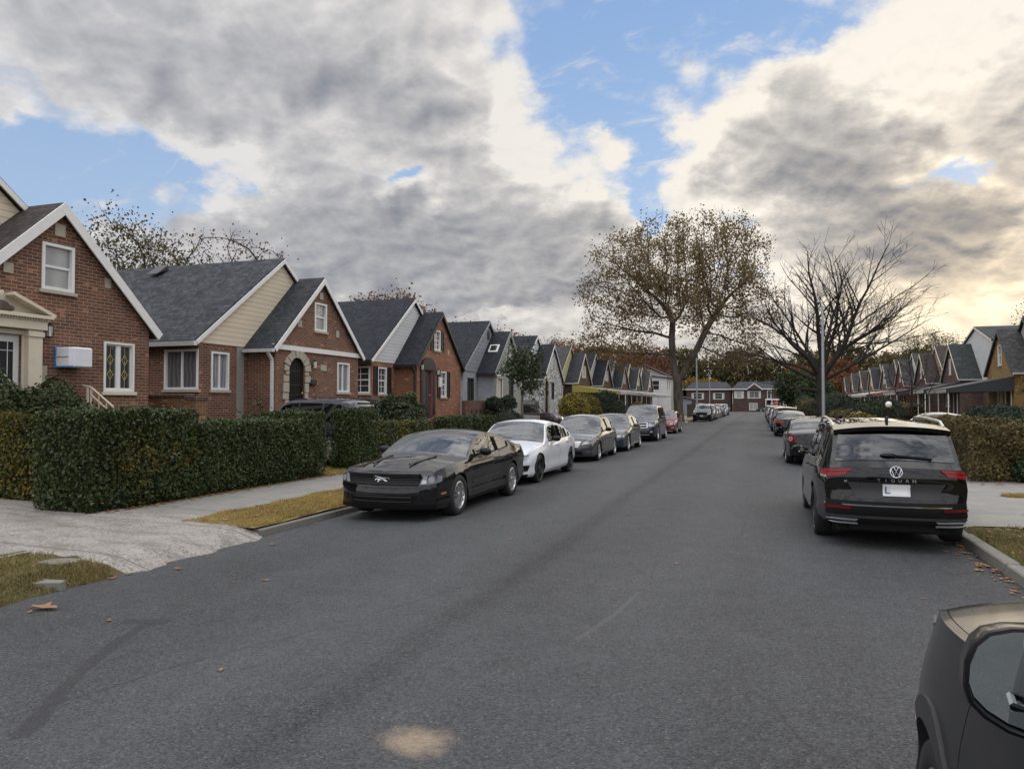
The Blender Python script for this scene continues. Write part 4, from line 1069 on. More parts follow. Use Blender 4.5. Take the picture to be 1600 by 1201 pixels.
h3 = house(LHX, 1, 11.45 + 2 * LW, 'orange brick house with black shutters and a brick porch', dict(
    wall='brick_orange', roof='shingle_black', siding='siding_white', trim='trim_black', maintrim='trim_white', rakeh=.12, gutter='gutter_dark', spout='gutter_dark',
    windows=[('wing', .0, .68, 2.1, 3.28, dict(style='grid', shutter='trim_black')), ('wing', -.70, .0, 4.2, 5.12, dict(style='grid', shutter='trim_black')),
             ('main', -4.0, -3.24, 2.2, 3.31, dict(style='grid', shutter='trim_black')), ('side', -2.0, -1.05, 2.22, 3.32, dict(style='grid'))],
    doors=[('wing', -1.75, -1.0, 1.15, 3.25, dict(style='panel', leaf='trim_dark', frame='trim_redwood'))], lamps=[(-2.1, 3.35), (-.45, 3.2)],
    stoop=(-2.3, 2.45, 1.15, 1.6), stoopmat='brick_red', rail=False, stones=[(-.35, 5.5, .2, .24), (.9, 4.2, .2, .24)]))
m = MB()      # black arched panel above the door and shutters beside it, brick parapet of the porch
pts = [(-2.05, 3.28)] + [(-1.375 + .68 * math.cos(math.pi * (1 - k / 8)), 3.40 + .42 * math.sin(math.pi * k / 8)) for k in range(9)] + [(-.70, 3.28)]
m.prism([(a, z) for a, z in pts], .004, .10, 'x'); m.box(.004, .06, -2.1, -1.86, 1.3, 3.28); m.box(.004, .06, -.88, -.64, 1.3, 3.28)
m.build('door_canopy', 'trim_black', h3)
m = MB(); m.box(1.5, 1.7, -.7, 2.45, 1.15, 1.95); m.box(1.42, 1.78, 2.3, 2.62, .0, 2.08); m.box(.1, 1.5, 2.32, 2.45, 1.15, 1.95); m.build('porch_parapet', 'brick_red', h3)
for k in range(5):
    m = MB(); m.prism([(-.4 + .55 * k + dx, 1.45 + dz) for dx, dz in ((0, .12), (.09, 0), (.0, -.12), (-.09, 0))], 1.702, 1.708, 'x'); m.build('diamond_slot', 'trim_black', h3)
m = MB(); m.box(1.701, 1.72, -2.3, 2.6, -.1, .85); m.build('painted_base', 'red_paint', h3)
m = MB(); m.box(.004, .12, -.30, -.05, 2.55, 3.0); m.build('mailbox', 'trim_white', h3, bevel=.02)

h4 = house(LHX, 1, 11.45 + 3 * LW, 'grey stucco house with black roof, skylight and white door frame', dict(
    wall='brick_white', wingwall='stucco_green', roof='shingle_black', siding='siding_grey', trim='stucco_green', maintrim='siding_grey', rakeh=.2, gutter='trim_dark',
    windows=[('wing', .05, .85, 2.2, 3.5, dict(style='double', trim='trim_dark', pane='pane_black', sill=None)), ('wing', -.4, .3, 4.3, 5.2, dict(style='double', trim='trim_white')), ('main', -3.9, -3.0, 1.2, 3.2, dict(style='slider', trim='trim_dark', pane='pane_black', sill=None))],
    doors=[('wing', -2.05, -1.2, 1.15, 3.2, dict(style='panel', leaf='trim_cream', frame='trim_white'))], stoop=(-2.35, 2.3, 1.1, 1.2), stoopmat='stucco_grey', stones=None))
m = MB(); m.box(-.985, -.002, -2.43, -2.402, .0, 3.55); m.build('painted_side', 'brick_white', h4)
m = MB(); m.box(.002, .12, -2.38, -1.02, 3.30, 3.50); m.box(.002, .16, -2.42, -.98, 3.50, 3.58); m.build('door_hood', 'trim_white', h4, bevel=.01)
zz = lambda v: 5.90 - 2.3 / 2.4 * abs(v) + .17
m = MB(); m.slab([(-.75, -1.45, zz(1.45) + .06), (-.20, -1.45, zz(1.45) + .06), (-.20, -1.0, zz(1.0) + .06), (-.75, -1.0, zz(1.0) + .06)], .08); sk = m.build('skylight', 'trim_white', h4)
m = MB(); m.slab([(-.68, -1.39, zz(1.39) + .066), (-.27, -1.39, zz(1.39) + .066), (-.27, -1.06, zz(1.06) + .066), (-.68, -1.06, zz(1.06) + .066)], .01); m.build('pane', 'pane_black', sk)
m = MB(); m.prism([(-.8 + a, 5.75 + b) for a, b in ((-.16, -.25), (.16, -.25), (.16, .1), (.1, .2), (0, .26), (-.1, .2), (-.16, .1))], -.96, -.935, 'x'); m.build('gable_vent', 'trim_dark', h4)

h5 = house(LHX, 1, 11.45 + 4 * LW, 'white rubble stone house with black roof behind the small green tree', dict(
    wall='stone_white', roof='shingle_black', siding='siding_white', trim='trim_white', rakeh=.08,
    windows=[('wing', -.4, .3, 2.1, 3.3, dict(style='double', trim='trim_dark', pane='pane_black', sill=None)), ('wing', -.55, -.1, 4.2, 5.25, dict(style='double', trim='trim_white'))],
    doors=[('wing', -2.1, -1.2, 1.15, 3.4, dict(style='arch', frame='stone_pale'))], stoop=(-2.35, 2.3, 1.1, 1.2), stoopmat='concrete_walk', stones=None))
m = MB(); m.box(-3.4, -2.9, -1.6, -1.0, 6.2, 6.75); m.build('roof_vent', 'trim_dark', h5)
FAR_L = [
    ('brick house with yellow siding gable and an olive awning', dict(wall='brick_plum', roof='shingle_grey', siding='siding_yellow', awning='awning_olive', wingroof='shingle_charcoal', maintrim='siding_yellow')),
    ('brick house with black roof and first white awning beyond the olive one', dict(wall='brick_plum', roof='shingle_black', siding='siding_white', awning='awning_white')),
    ('brick house with greenish roof and a white awning', dict(wall='brick_red', roof='shingle_green', siding='siding_white', awning='awning_white')),
    ('brick house with charcoal roof and white awning, second last of the left row', dict(wall='brick_plum', roof='shingle_charcoal', siding='siding_cream', awning='awning_white')),
    ('brick house with grey roof ending the left row of gables', dict(wall='brick_red', roof='shingle_grey', siding='siding_white', awning='awning_white'))]
for k, (lb, o) in enumerate(FAR_L):
    o.update(detail=1, trim='trim_cream', rakeh=.1, windows=[('wing', -.75, -.15, 3.95, 5.1, dict(style='double')), ('wing', .15, .6, 3.95, 4.9, dict(style='double')), ('wing', .6, 1.7, 1.9, 3.0, dict(style='double', pane='pane_black')), ('main', -4.0, -3.1, 1.9, 3.2, dict(style='double'))],
             doors=[('wing', -1.5, -.6, 1.0, 3.0, dict(style='panel', leaf='trim_dark', frame='trim_white'))], awn=(-4.2, 2.5, 2.6, 3.25, 2.85))
    house(LHX, 1, 11.45 + (5 + k) * LW, lb, o)

# right-hand row
RHX = 12.8
h = house(RHX, -1, 47.9, 'yellow brick house with brown roof and black awning on the right', dict(
    wall='brick_yellow', roof='shingle_brown', wingroof='shingle_grey', siding='siding_beige', trim='trim_black', rakeh=.14, main=(-4.5, 2.4, -.9),
    windows=[('wing', -.35, .3, 3.95, 5.1, dict(style='double')), ('wing', -.4, .5, 1.5, 2.75, dict(style='slider', pane='pane_curtain'))],
    doors=[('wing', -1.9, -1.0, .8, 2.75, dict(style='panel', leaf='trim_dark', frame='trim_white'))], awning='awning_black', valance='awning_white', awn=(-2.5, 2.4, 3.2, 3.25, 2.62), post='trim_white', stones=None))
h = house(RHX, -1, 59.1, 'brick house with green-grey wing roof and tall white siding gable behind', dict(
    wall='brick_plum', roof='shingle_green', siding='siding_white', mainz=(5.85, 6.95), main=(-4.9, 2.5, -1.2), setback=1.3, rakeh=.08, trim='trim_cream',
    windows=[('wing', -.1, .42, 3.85, 4.95, dict(style='double')), ('wing', .3, 1.5, 1.6, 2.8, dict(style='double', pane='pane_black')), ('main', -4.1, -3.3, 3.9, 5.2, dict(style='double', trim='trim_dark'))],
    doors=[('wing', -1.7, -.8, .8, 2.8, dict(style='panel', leaf='trim_dark', frame='trim_white'))], awning='awning_black', valance='awning_white', awn=(-2.5, 2.4, 2.2, 3.25, 2.75), stones=None))
# white siding upper storey over the brick of the house behind
m = MB(); m.box(1.27, 1.295, -4.92, 2.52, 3.3, 5.9); m.box(1.29, 9.5, -4.925, -4.9, 3.3, 5.85); m.build('upper_siding', 'siding_white', h)
for k, (yy, lb) in enumerate([(37.6, 'brick house just outside the picture to the right of the yellow brick house'), (27.9, 'brick house outside the picture beside the right-hand driveway'), (18.2, 'brick house outside the picture opposite the second left house'), (8.5, 'brick house outside the picture opposite the driveway')]):
    house(RHX, -1, yy, lb, dict(detail=1, wall=['brick_plum', 'brick_red'][k % 2], roof=['shingle_charcoal', 'shingle_brown'][k % 2], siding='siding_white', windows=[('wing', -.35, .25, 3.9, 5.0), ('wing', .5, 1.6, 1.7, 2.9)], doors=[('wing', -1.6, -.7, .8, 2.8, dict(style='panel', leaf='trim_dark', frame='trim_white'))]))
FAR_R = [
    ('plum brick house with pinkish gable siding and a striped awning on the right', dict(wall='brick_plum', roof='shingle_brown', siding='siding_pink', awning='awning_black', valance='awning_white')),
    ('red brick house with grey roof and red awning beyond the lamp globe', dict(wall='brick_red', roof='shingle_grey', siding='siding_white', awning='awning_red')),
    ('brown roofed brick house with white porch posts, right row', dict(wall='brick_plum', roof='shingle_grey', siding='siding_beige', awning='awning_white')),
    ('tan brick house with charcoal roof and pale awning, fourth from the end on the right', dict(wall='brick_tan', roof='shingle_charcoal', siding='siding_grey', awning='awning_white')),
    ('brick house with red awning, third from the end on the right', dict(wall='brick_plum', roof='shingle_brown', siding='siding_beige', awning='awning_red')),
    ('brick house with beige gable, second from the end on the right', dict(wall='brick_plum', roof='shingle_grey', siding='siding_beige', awning='awning_red')),
    ('brick house with brown roof at the far end of the right row', dict(wall='brick_red', roof='shingle_brown', siding='siding_beige', awning='awning_white'))]
for k, (lb, o) in enumerate(FAR_R):
    o.update(detail=1, trim='trim_cream', rakeh=.1, windows=[('wing', -.35, .25, 3.9, 5.0, dict(style='double')), ('wing', .5, 1.6, 1.7, 2.9, dict(style='double', pane='pane_black')), ('main', -4.0, -3.1, 1.8, 3.1, dict(style='double', pane='pane_black'))],
             doors=[('wing', -1.6, -.7, .8, 2.8, dict(style='panel', leaf='trim_dark', frame='trim_white'))], awn=(-3.5, 2.5, 2.5, 3.2, 2.75))
    house(RHX, -1, 69.2 + k * LW, lb, o)

# two-storey houses closing the street
def end_house(x0, x1, Y, label, wins, gable=None, balcony=None, dep=9, ez=5.2, rz=6.9, wall='brick_far'):
    root = thing('brick_house', label, 'house', ((x0 + x1) / 2, Y, 0), 0, 'two-storey houses closing the street'); hw = (x1 - x0) / 2
    P = lambda a, d, z: (a, -d, z)
    m = MB(); wall_faces(m, P, [(-hw, ez), (hw, ez)], -.1, [w[:4] for w in wins])
    m.add([(-hw, 0, -.1), (-hw, dep, -.1), (-hw, dep, ez), (-hw, dep / 2, rz - .1), (-hw, 0, ez)], [(0, 1, 2, 3, 4)]); m.add([(hw, 0, -.1), (hw, dep, -.1), (hw, dep, ez), (hw, dep / 2, rz - .1), (hw, 0, ez)], [(0, 1, 2, 3, 4)])
    m.build('wall', wall, root)
    m = MB(); m.slab([(-hw - .3, -.35, ez - .05), (hw + .3, -.35, ez - .05), (hw - 1.2, dep / 2, rz), (-hw + 1.2, dep / 2, rz)], .12); m.slab([(-hw - .3, dep, ez), (hw + .3, dep, ez), (hw - 1.2, dep / 2, rz), (-hw + 1.2, dep / 2, rz)], .12)
    m.add([(-hw - .3, -.35, ez - .05), (-hw + 1.2, dep / 2, rz), (-hw - .3, dep, ez)], [(0, 1, 2)]); m.add([(hw + .3, -.35, ez - .05), (hw - 1.2, dep / 2, rz), (hw + .3, dep, ez)], [(0, 1, 2)])
    m.build('roof', 'shingle_slate', root)
    m = MB(); m.box(-hw - .3, hw + .3, -.40, -.34, ez - .22, ez - .02); m.build('eave_board', 'trim_white', root)
    for w in wins: window(root, P, *w[:4], style=w[4], pane=w[5] if len(w) > 5 else 'pane_dark', fw=.10, shutter=w[6] if len(w) > 6 else None)
    if gable:
        a0, a1, za = gable
        m = MB(); m.prism([(a0, ez - .2), (a1, ez - .2), ((a0 + a1) / 2, za)], -.45, -.02, 'y'); gb = m.build('gable', wall, root)
        m = MB(); c = (a0 + a1) / 2
        for e in (a0, a1): m.beam((c, -.5, za + .06), (e + (e - c) * .06, -.5, ez - .28), .12, .2)
        m.build('rake_board', 'trim_white', gb)
        m = MB()
        for e in (a0, a1): m.slab([(c, -.5, za + .22), (e + (e - c) * .1, -.5, ez - .15), (e + (e - c) * .1, 2, ez - .15), (c, 3.5, za + .22)], .1)
        m.build('gable_roof', 'shingle_slate', gb)
    if balcony:
        a0, a1 = balcony
        m = MB(); m.box(a0, a1, -1.6, -.02, 2.55, 2.85); b = m.build('balcony', 'trim_white', root)
        for a in (a0 + .1, a0 + 1.4, a1 - 1.4, a1 - .1):
            m = MB(); m.box(a - .09, a + .09, -1.55, -1.38, -.1, 2.55); m.build('porch_post', 'trim_white', b)
        railing(b, [(a0 + .05, -1.55, 2.85), (a1 - .05, -1.55, 2.85)], .95, .2)
    return root
EY = 177.0
end_house(-5.9, 5.3, EY, 'two-storey dark brick house with white balcony facing down the street', [(-5.0, -3.4, 3.0, 4.6, 'double', 'pane_blind'), (-1.9, .4, 3.0, 4.6, 'slider', 'pane_dark', 'trim_white'), (2.6, 3.6, 2.9, 4.9, 'double'), (-2.2, -.2, .3, 1.9, 'slider', 'pane_blind'), (2.0, 2.9, .1, 2.1, 'double'), (4.0, 4.9, .1, 2.1, 'double')] if False else
          [(-4.9, -3.5, 3.0, 4.6, 'double', 'pane_blind', 'trim_white'), (-2.0, .2, 3.0, 4.6, 'slider', 'pane_dark', 'trim_white'), (1.9, 2.8, 2.87, 4.8, 'double'), (4.4, 5.2, 2.87, 4.8, 'double'), (-2.0, -.2, .3, 1.9, 'slider', 'pane_blind'), (2.6, 3.3, .1, 2.0, 'double'), (4.0, 4.7, .1, 2.0, 'double')], (-2.6, .9, 6.3), (1.5, 5.35))
end_house(-16.5, -6.3, EY + 1.5, 'long two-storey brick house left of the balcony house', [(-3.5, -1.4, 2.8, 4.2, 'double', 'pane_dark', 'trim_white'), (1.4, 3.2, 2.8, 4.2, 'double', 'pane_dark', 'trim_white'), (-3.0, -1.4, .4, 1.8, 'double')])
end_house(6.0, 15.5, EY, 'two-storey brick house with white gable right of the balcony house', [(-3.8, -1.6, 3.0, 4.4, 'slider', 'pane_dark', 'trim_white'), (.8, 2.2, 3.0, 4.4, 'double'), (-3.6, -1.8, .4, 1.9, 'slider')], (-4.6, -.6, 6.3))
end_house(16.2, 27, EY, 'two-storey brick house at the far right corner of the cross street', [(-3.8, -1.6, 3.0, 4.4, 'slider'), (.8, 2.2, 3.0, 4.4, 'double')])
end_house(-29, -17.2, EY, 'two-storey brick house at the far left end of the cross street', [(-3.8, -1.6, 3.0, 4.4, 'slider'), (.8, 2.2, 3.0, 4.4, 'double')])
# pale houses past the left row
def side_house(x0, x1, y0, y1, ez, rz, wall, roof, label, porch=None):
    root = thing('siding_house', label, 'house', ((x0 + x1) / 2, (y0 + y1) / 2, 0)); hx, hy = (x1 - x0) / 2, (y1 - y0) / 2
    Pf = lambda a, d, z: (hx + d, a, z); Pn = lambda a, d, z: (a, -hy - d, z)
    wf = [(-hy * .6, -hy * .2, ez - 2.0, ez - .6), (hy * .2, hy * .6, ez - 2.0, ez - .6)]; wn = [(hx - 2.2, hx - .9, ez - 2.0, ez - .6)]
    m = MB(); wall_faces(m, Pf, [(-hy, ez), (hy, ez)], -.1, wf); wall_faces(m, Pn, [(-hx, ez), (0, rz), (hx, ez)], -.1, wn); m.box(-hx, -hx + .1, -hy, hy, -.1, ez); m.build('wall', wall, root)
    m = MB(); m.slab([(hx + .35, -hy - .3, ez - .15), (hx + .35, hy + .3, ez - .15), (0, hy + .3, rz + .1), (0, -hy - .3, rz + .1)], .14); m.slab([(-hx - .35, -hy - .3, ez - .15), (-hx - .35, hy + .3, ez - .15), (0, hy + .3, rz + .1), (0, -hy - .3, rz + .1)], .14); m.build('roof', roof, root)
    for w in wf: window(root, Pf, *w, sill=None)
    for w in wn: window(root, Pn, *w, sill=None, pane='pane_black')
    if porch:
        m = MB(); m.slab([(hx, -hy - .3, 3.1), (hx + 2.4, -hy - .3, 2.5), (hx + 2.4, hy, 2.5), (hx, hy, 3.1)], .1); m.build('porch_roof', porch, root)
        m = MB(); m.box(hx, hx + 2.3, -hy, -hy + .1, -.1, 2.6); m.build('porch_side', 'siding_grey', root)
    return root
side_house(-22, -12.6, 106.0, 112.5, 5.7, 6.0, 'siding_white', 'shingle_grey', 'white box-like siding house just past the left row of gables')
side_house(-24, -12.5, 119, 128, 5.6, 8.3, 'siding_beige', 'shingle_grey', 'beige two-storey siding house with brown porch roof behind the plane tree', 'shingle_brown')

# ------------------------------------------------------------------ trees, hedges, shrubs
def colonize(att, trunk, step, di, dk, rng, iters=140, gravity=0.0, limb=None):
    """space colonization: grow a branch skeleton from the trunk polyline into the attractor cloud"""
    pos = [np.array(p, float) for p in trunk]; par = [-1] + list(range(len(trunk) - 1))
    if limb:
        k = limb[0]
        for p in limb[1]: pos.append(np.array(p, float)); par.append(k); k = len(pos) - 1
    A = att.copy(); n = len(A)
    P = np.array(pos); D = np.linalg.norm(A[:, None] - P[None], axis=2); nn = D.argmin(1); nd = D.min(1)
    tried = {}
    for it in range(iters):
        m = nd < di
        if not m.any():
            di *= 1.4
            if it > 100: break
            continue
        idx = nn[m]; v = A[m] - np.array(pos)[idx]; v /= np.linalg.norm(v, axis=1)[:, None] + 1e-9
        uniq, inv = np.unique(idx, return_inverse=True); acc = np.zeros((len(uniq), 3)); np.add.at(acc, inv, v)
        acc += rng.normal(0, .25, acc.shape); acc[:, 2] += gravity * np.linalg.norm(acc, axis=1)
        ln = np.linalg.norm(acc, axis=1); new = []
        for u, a, l in zip(uniq, acc, ln):
            if l < 1e-6 or tried.get(u, 0) > 3: continue
            tried[u] = tried.get(u, 0) + 1
            q = pos[u] + a / l * step * rng.uniform(.8, 1.2); new.append((u, q))
        if not new: break
        b = len(pos)
        for u, q in new: pos.append(q); par.append(int(u))
        Q = np.array([q for _, q in new]); D = np.linalg.norm(A[:, None] - Q[None], axis=2); k = D.argmin(1); dd = D[np.arange(len(A)), k]
        better = dd < nd; nd[better] = dd[better]; nn[better] = b + k[better]
        keep = nd > dk; A, nn, nd = A[keep], nn[keep], nd[keep]
        if not len(A): break
    return np.array(pos), np.array(par)
def radii(par, r0, ex):
    n = len(par); w = np.zeros(n); ch = np.zeros(n, int)
    for i in range(n - 1, 0, -1): ch[par[i]] += 1
    for i in range(n - 1, -1, -1):
        if w[i] == 0: w[i] = r0 ** ex
        if par[i] >= 0: w[par[i]] += w[i]
    return w ** (1 / ex)
def skeleton_mesh(pos, par, rad, name, mat, root, rng, twigs=0, twlen=.6, twr=.010, base_flare=1.35, rmax=None):
    n = len(pos); kids = [[] for _ in range(n)]
    for i in range(1, n): kids[par[i]].append(i)
    if rmax: rad = np.minimum(rad, rmax)
    mb = MB()
    def chain(start, prev):
        c = ([prev] if prev is not None else []) + [start]; i = start
        while kids[i]:
            k = max(kids[i], key=lambda j: rad[j])
            for j in kids[i]:
                if j != k: todo.append((j, i))
            c.append(k); i = k
        return c
    todo = [(0, None)]
    while todo:
        s, p = todo.pop()
        c = chain(s, p)
        pts = [pos[i] for i in c]; rr = [float(rad[i]) for i in c]
        if p is not None: rr[0] = min(rr[0], rr[1] * 1.25)
        if p is None:
            rr[0] *= base_flare; 
            if len(rr) > 2: rr[1] *= 1.0
        if len(pts) < 2: continue
        mb.tube(pts, rr, 9 if rr[0] > .12 else 5 if rr[0] > .03 else 3, 0, True)
    tips = [i for i in range(n) if rad[i] < twr * 2.6]
    if twigs:
        for i in tips:
            d0 = pos[i] - pos[par[i]]; d0 /= np.linalg.norm(d0) + 1e-9
            for _ in range(twigs):
                d = d0 * .9 + rng.normal(0, .55, 3); d /= np.linalg.norm(d); L = twlen * rng.uniform(.4, 1.2)
                mid = pos[i] + d * L * .5 + rng.normal(0, .04, 3); mb.tube([pos[i], mid, mid + (d + np.array((0, 0, .15))) * L * .5], [twr, twr * .8, twr * .45], 3, 0, False)
    return mb.build(name, mat, root, sharp=70)
def ell(n, c, r, rng, shell=0.0, zmin=None):
    v = rng.normal(0, 1, (n, 3)); v /= np.linalg.norm(v, axis=1)[:, None]
    u = rng.uniform(shell, 1, n) ** (1 / 3); p = v * u[:, None] * np.array(r) + np.array(c)
    return p if zmin is None else p[p[:, 2] > zmin]
def crown_mesh(name, P, size, mat, root, seed, aspect=.7, norm=None):
    r = np.random.default_rng(seed); n = len(P)
    Nn = r.normal(0, 1, (n, 3)) if norm is None else norm
    v, f = cards(P, Nn, size, r, aspect, .9)
    return raw(name, v, f, mat, root)
def tree(name, label, loc, att, trunk, step, di, dk, seed, bark, r0, ex, leaf=None, lsize=.2, per=6, jit=.45, lmaxr=.04, twigs=0, twlen=.6, twr=.01, rmax=None, group=None, keepf=None, iters=140, gravity=0.0, cat='tree', limb=None):
    rg = np.random.default_rng(seed)
    root = thing(name, label, cat, loc, 0, group)
    pos, par = colonize(att, trunk, step, di, dk, rg, iters, gravity, limb)
    rad = radii(par, r0, ex)
    skeleton_mesh(pos, par, rad, 'trunk', bark, root, rg, twigs, twlen, twr, rmax=rmax)
    if leaf:
        t = pos[rad < lmaxr]
        if keepf is not None: t = t[keepf(t)]
        # leaves hang in small bunches, some twigs are already bare
        t = t[rg.random(len(t)) < .82]
        reps = rg.poisson(per, len(t)); P = np.repeat(t, reps, 0) + rg.normal(0, jit, (reps.sum(), 3))
        crown_mesh('crown', P, lsize, leaf, root, seed + 1)
    return root
cR = np.array([math.cos(R(YAW)), math.sin(R(YAW)), 0.0])       # lateral direction used only to lay the crowns out across the street
rg = np.random.default_rng(11)
lat = lambda p: np.stack([p[:, 0] * cR[0] - p[:, 1] * cR[1], p[:, 0] * cR[1] + p[:, 1] * cR[0], p[:, 2]], 1)
# the big plane tree: a crown of uneven lobes
lobes = [((-7.4, 0, 13.0), 2.5), ((-6.8, 1, 10.2), 2.3), ((-5.9, -2, 15.4), 2.4), ((-4.2, 1.5, 17.3), 2.3), ((-1.7, -1, 18.0), 2.2), ((1.0, 1, 18.2), 2.3), ((3.6, 0, 18.6), 2.2), ((5.9, -1, 17.6), 2.4), ((7.3, 1, 15.2), 2.3), ((7.9, 0, 12.4), 2.2), ((6.9, -1.5, 10.0), 2.2),
         ((-6.9, 0, 7.9), 2.1), ((-4.3, 1.5, 7.4), 2.0), ((-8.3, 1, 6.9), 1.9), ((-5.6, -1, 6.3), 1.7), ((6.0, 1.5, 6.2), 1.7), ((4.4, 1, 8.0), 2.2), ((7.2, 0, 7.2), 1.9), ((-2.6, -4, 14), 3.2), ((2.8, -4.5, 14.5), 3.2), ((-3, 4, 13), 3.4), ((3, 4.5, 13), 3.4), ((0, 0, 14), 3.8), ((-3.5, 0, 11), 2.8), ((4.2, 0, 12), 3.0), ((0.5, -5, 10.5), 2.6)]
att = np.concatenate([ell(int(26 * r ** 2.2), c, (r * 1.12, r * 1.12, r), rg) for c, r in lobes])
def clumpy(t):
    f = np.sin(t[:, 0] * 1.35 + 1.1 * np.sin(t[:, 2] * .8)) + np.sin(t[:, 1] * 1.2 + t[:, 2] * .9) + np.sin(t[:, 2] * 1.6 + t[:, 0] * .7)
    return np.random.default_rng(3).random(len(t)) < np.clip(.62 + .26 * f, .12, 1)
tree('plane_tree', 'big plane tree with thin brown leaves standing behind the red car', (-7.45, 72.5, 0), lat(att),
     [(0, 0, 0), (0, 0, 1.2), (-.05, 0, 2.6), (-.05, 0, 3.9), (-.35, 0, 5.2), (-.55, 0, 6.6), (-.6, 0, 8.2), (-.5, 0, 9.8)], .55, 3.0, .70, 21, 'bark_plane', .016, 2.0, 'leaf_plane', .105, 27, .40, .06, twigs=1, twlen=.7, twr=.014, rmax=.58, keepf=clumpy, limb=(3, [(.55, .1, 4.9), (1.2, .1, 6.0), (1.9, .1, 7.3), (2.6, .1, 8.8), (3.4, .1, 10.2)]))
def grow(limbs, seed, r_tip=.0065, ratio=.80):
    """forking limbs that keep reaching outward, each with side shoots down to fine twigs"""
    r = np.random.default_rng(seed); mb = MB()
    def br(p, d, L, rad, depth):
        n = max(3, int(L / .40)); pts = [p]; rr = [rad]; d = d / np.linalg.norm(d); step = L / n
        for k in range(1, n + 1):
            d = d + r.normal(0, .075 if depth < 2 else .13, 3) + np.array((0, 0, .030 if depth else .012)); d /= np.linalg.norm(d)
            p = p + d * step; pts.append(p); rr.append(rad + (max(r_tip, rad * .14) - rad) * k / n)
            if depth < 5 and k > (0 if depth else 2) and r.random() < (.88 if depth < 2 else .80):
                ax = np.cross(d, r.normal(0, 1, 3)); ax /= np.linalg.norm(ax) + 1e-9
                a = r.uniform(.35, .85); nd = d * math.cos(a) + ax * math.sin(a); nd[2] += .10
                rem = L * (1 - k / n * .75) * ratio * r.uniform(.55, 1.05)
                if rem > .20: br(p, nd, rem, max(r_tip, rr[-1] * .60), depth + 1)
        mb.tube(pts, rr, 8 if rad > .08 else 5 if rad > .025 else 3, 0, rad > .03)
    for p, d, L, rad in limbs: br(np.array(p, float), np.array(d, float), L, rad, 0)
    return mb
bt = thing('bare_tree', 'bare dark tree fanning out behind the grey street lamp', 'tree', (3.35, 46.0, 0))
mb = grow([((-.02, 0, 2.75), (-.80, .1, .42), 4.4, .085), ((-.05, 0, 3.1), (-.62, -.25, .80), 5.3, .11), ((0, 0, 3.2), (-.30, .3, .98), 5.6, .11), ((0, 0, 3.3), (.02, -.1, 1), 6.4, .135), ((.03, 0, 3.2), (.22, .3, 1.0), 7.0, .11), ((.05, 0, 3.1), (.50, -.25, .86), 7.2, .12), ((.05, 0, 3.0), (.78, .1, .66), 7.3, .115), ((.06, 0, 2.9), (.92, -.2, .38), 6.2, .09), ((-.06, 0, 2.3), (-.95, 0, .12), 3.4, .07), ((-.04, 0, 3.0), (-.74, .3, .60), 5.0, .09), ((-.02, 0, 3.3), (-.45, .2, .92), 5.6, .09), ((.04, 0, 3.3), (.36, -.2, .95), 6.8, .09)], 5)
mb.tube([(0, 0, -.1), (0, 0, .25), (.01, 0, 1.2), (.0, 0, 2.3), (0, 0, 3.0), (0, 0, 3.5)], [.30, .235, .205, .20, .235, .19], 12)
tr = mb.build('trunk', 'bark_dark', bt, sharp=70)
tr.rotation_euler = (0, 0, R(YAW)); tr.scale = (1.24, 1.2, 1.10)
# background trees: a few kinds grown once, then set out with their own size and turn
def proto(seed, leaf, h, w, lsize, per, bark='bark_dark', jit=.4, label='', sh=.3, cat='tree', name='leafy_tree', sparse=1.0):
    r = np.random.default_rng(seed)
    att = np.concatenate([ell(1000, (0, 0, h * .62), (w, w, h * .38), r, sh, h * .26), ell(260, (w * .4, 0, h * .5), (w * .6, w * .6, h * .22), r), ell(260, (-w * .4, .2, h * .72), (w * .55, w * .6, h * .24), r)])
    return tree(name, label, (0, 0, -50), att, [(0, 0, 0), (0, 0, h * .12), (.05, 0, h * .22), (.0, .1, h * .32)], .5 * h / 10, 3.5 * h / 10, .72 * h / 10, seed, bark, .018, 2.2, leaf, lsize, per, jit, .06, twigs=1, twlen=.5, twr=.012, rmax=h * .025, cat=cat)
GRP = 'autumn trees behind the houses'
def setout(p, items):
    for k, (x, y, s, rz, lb) in enumerate(items):
        o = p if k == 0 else copy_tree(p)
        o.location = (x, y, -.1); o.scale = (s, s, s); o.rotation_euler = (0, 0, rz); o['label'] = lb; o['group'] = GRP
p = proto(31, 'leaf_olive', 10, 3.6, .062, 46)
setout(p, [(-27, 25.5, 1.05, 0, 'olive brown tree rising behind the grey shingle roof beside the first brick gable'), (-33, 58, 1.0, 1.3, 'small olive treetop peeping over the black roof of the grey stucco house'),
           (26, 77, 1.25, 2.2, 'olive leafy tree behind the white siding gable on the right'), (31.5, 80, 1.2, 4, 'olive tree at the right edge behind the yellow brick house'), (17.5, 88, 1.0, 5, 'small brown tree standing over the brown roofs right of the bare tree')])
p = proto(32, 'leaf_rust', 10.5, 3.8, .065, 8, jit=.3, label='')
setout(p, [(-28, 33.5, 1.12, 0, 'thinly leaved tree with bare twigs above the grey shingle roof ridge'), (-30.5, 38.5, .95, 2.0, 'nearly bare tree behind the cream siding gable')])
p = proto(33, 'leaf_rust', 11, 4.2, .11, 24)
setout(p, [(-27, 51, .98, .4, 'rusty green maple behind the house with black shutters'), (-30, 84, 1.0, 1.0, 'rust coloured tree behind the white stone house'), (-24, 92, .95, 2.0, 'rust tree behind the white awnings'), (-21, 118, 1.02, 3.0, 'orange brown tree beside the beige siding house'), (-30, 73, .95, 4.1, 'rust brown tree behind the yellow siding gable')])
p = proto(34, 'leaf_crimson', 11, 4.6, .12, 20)
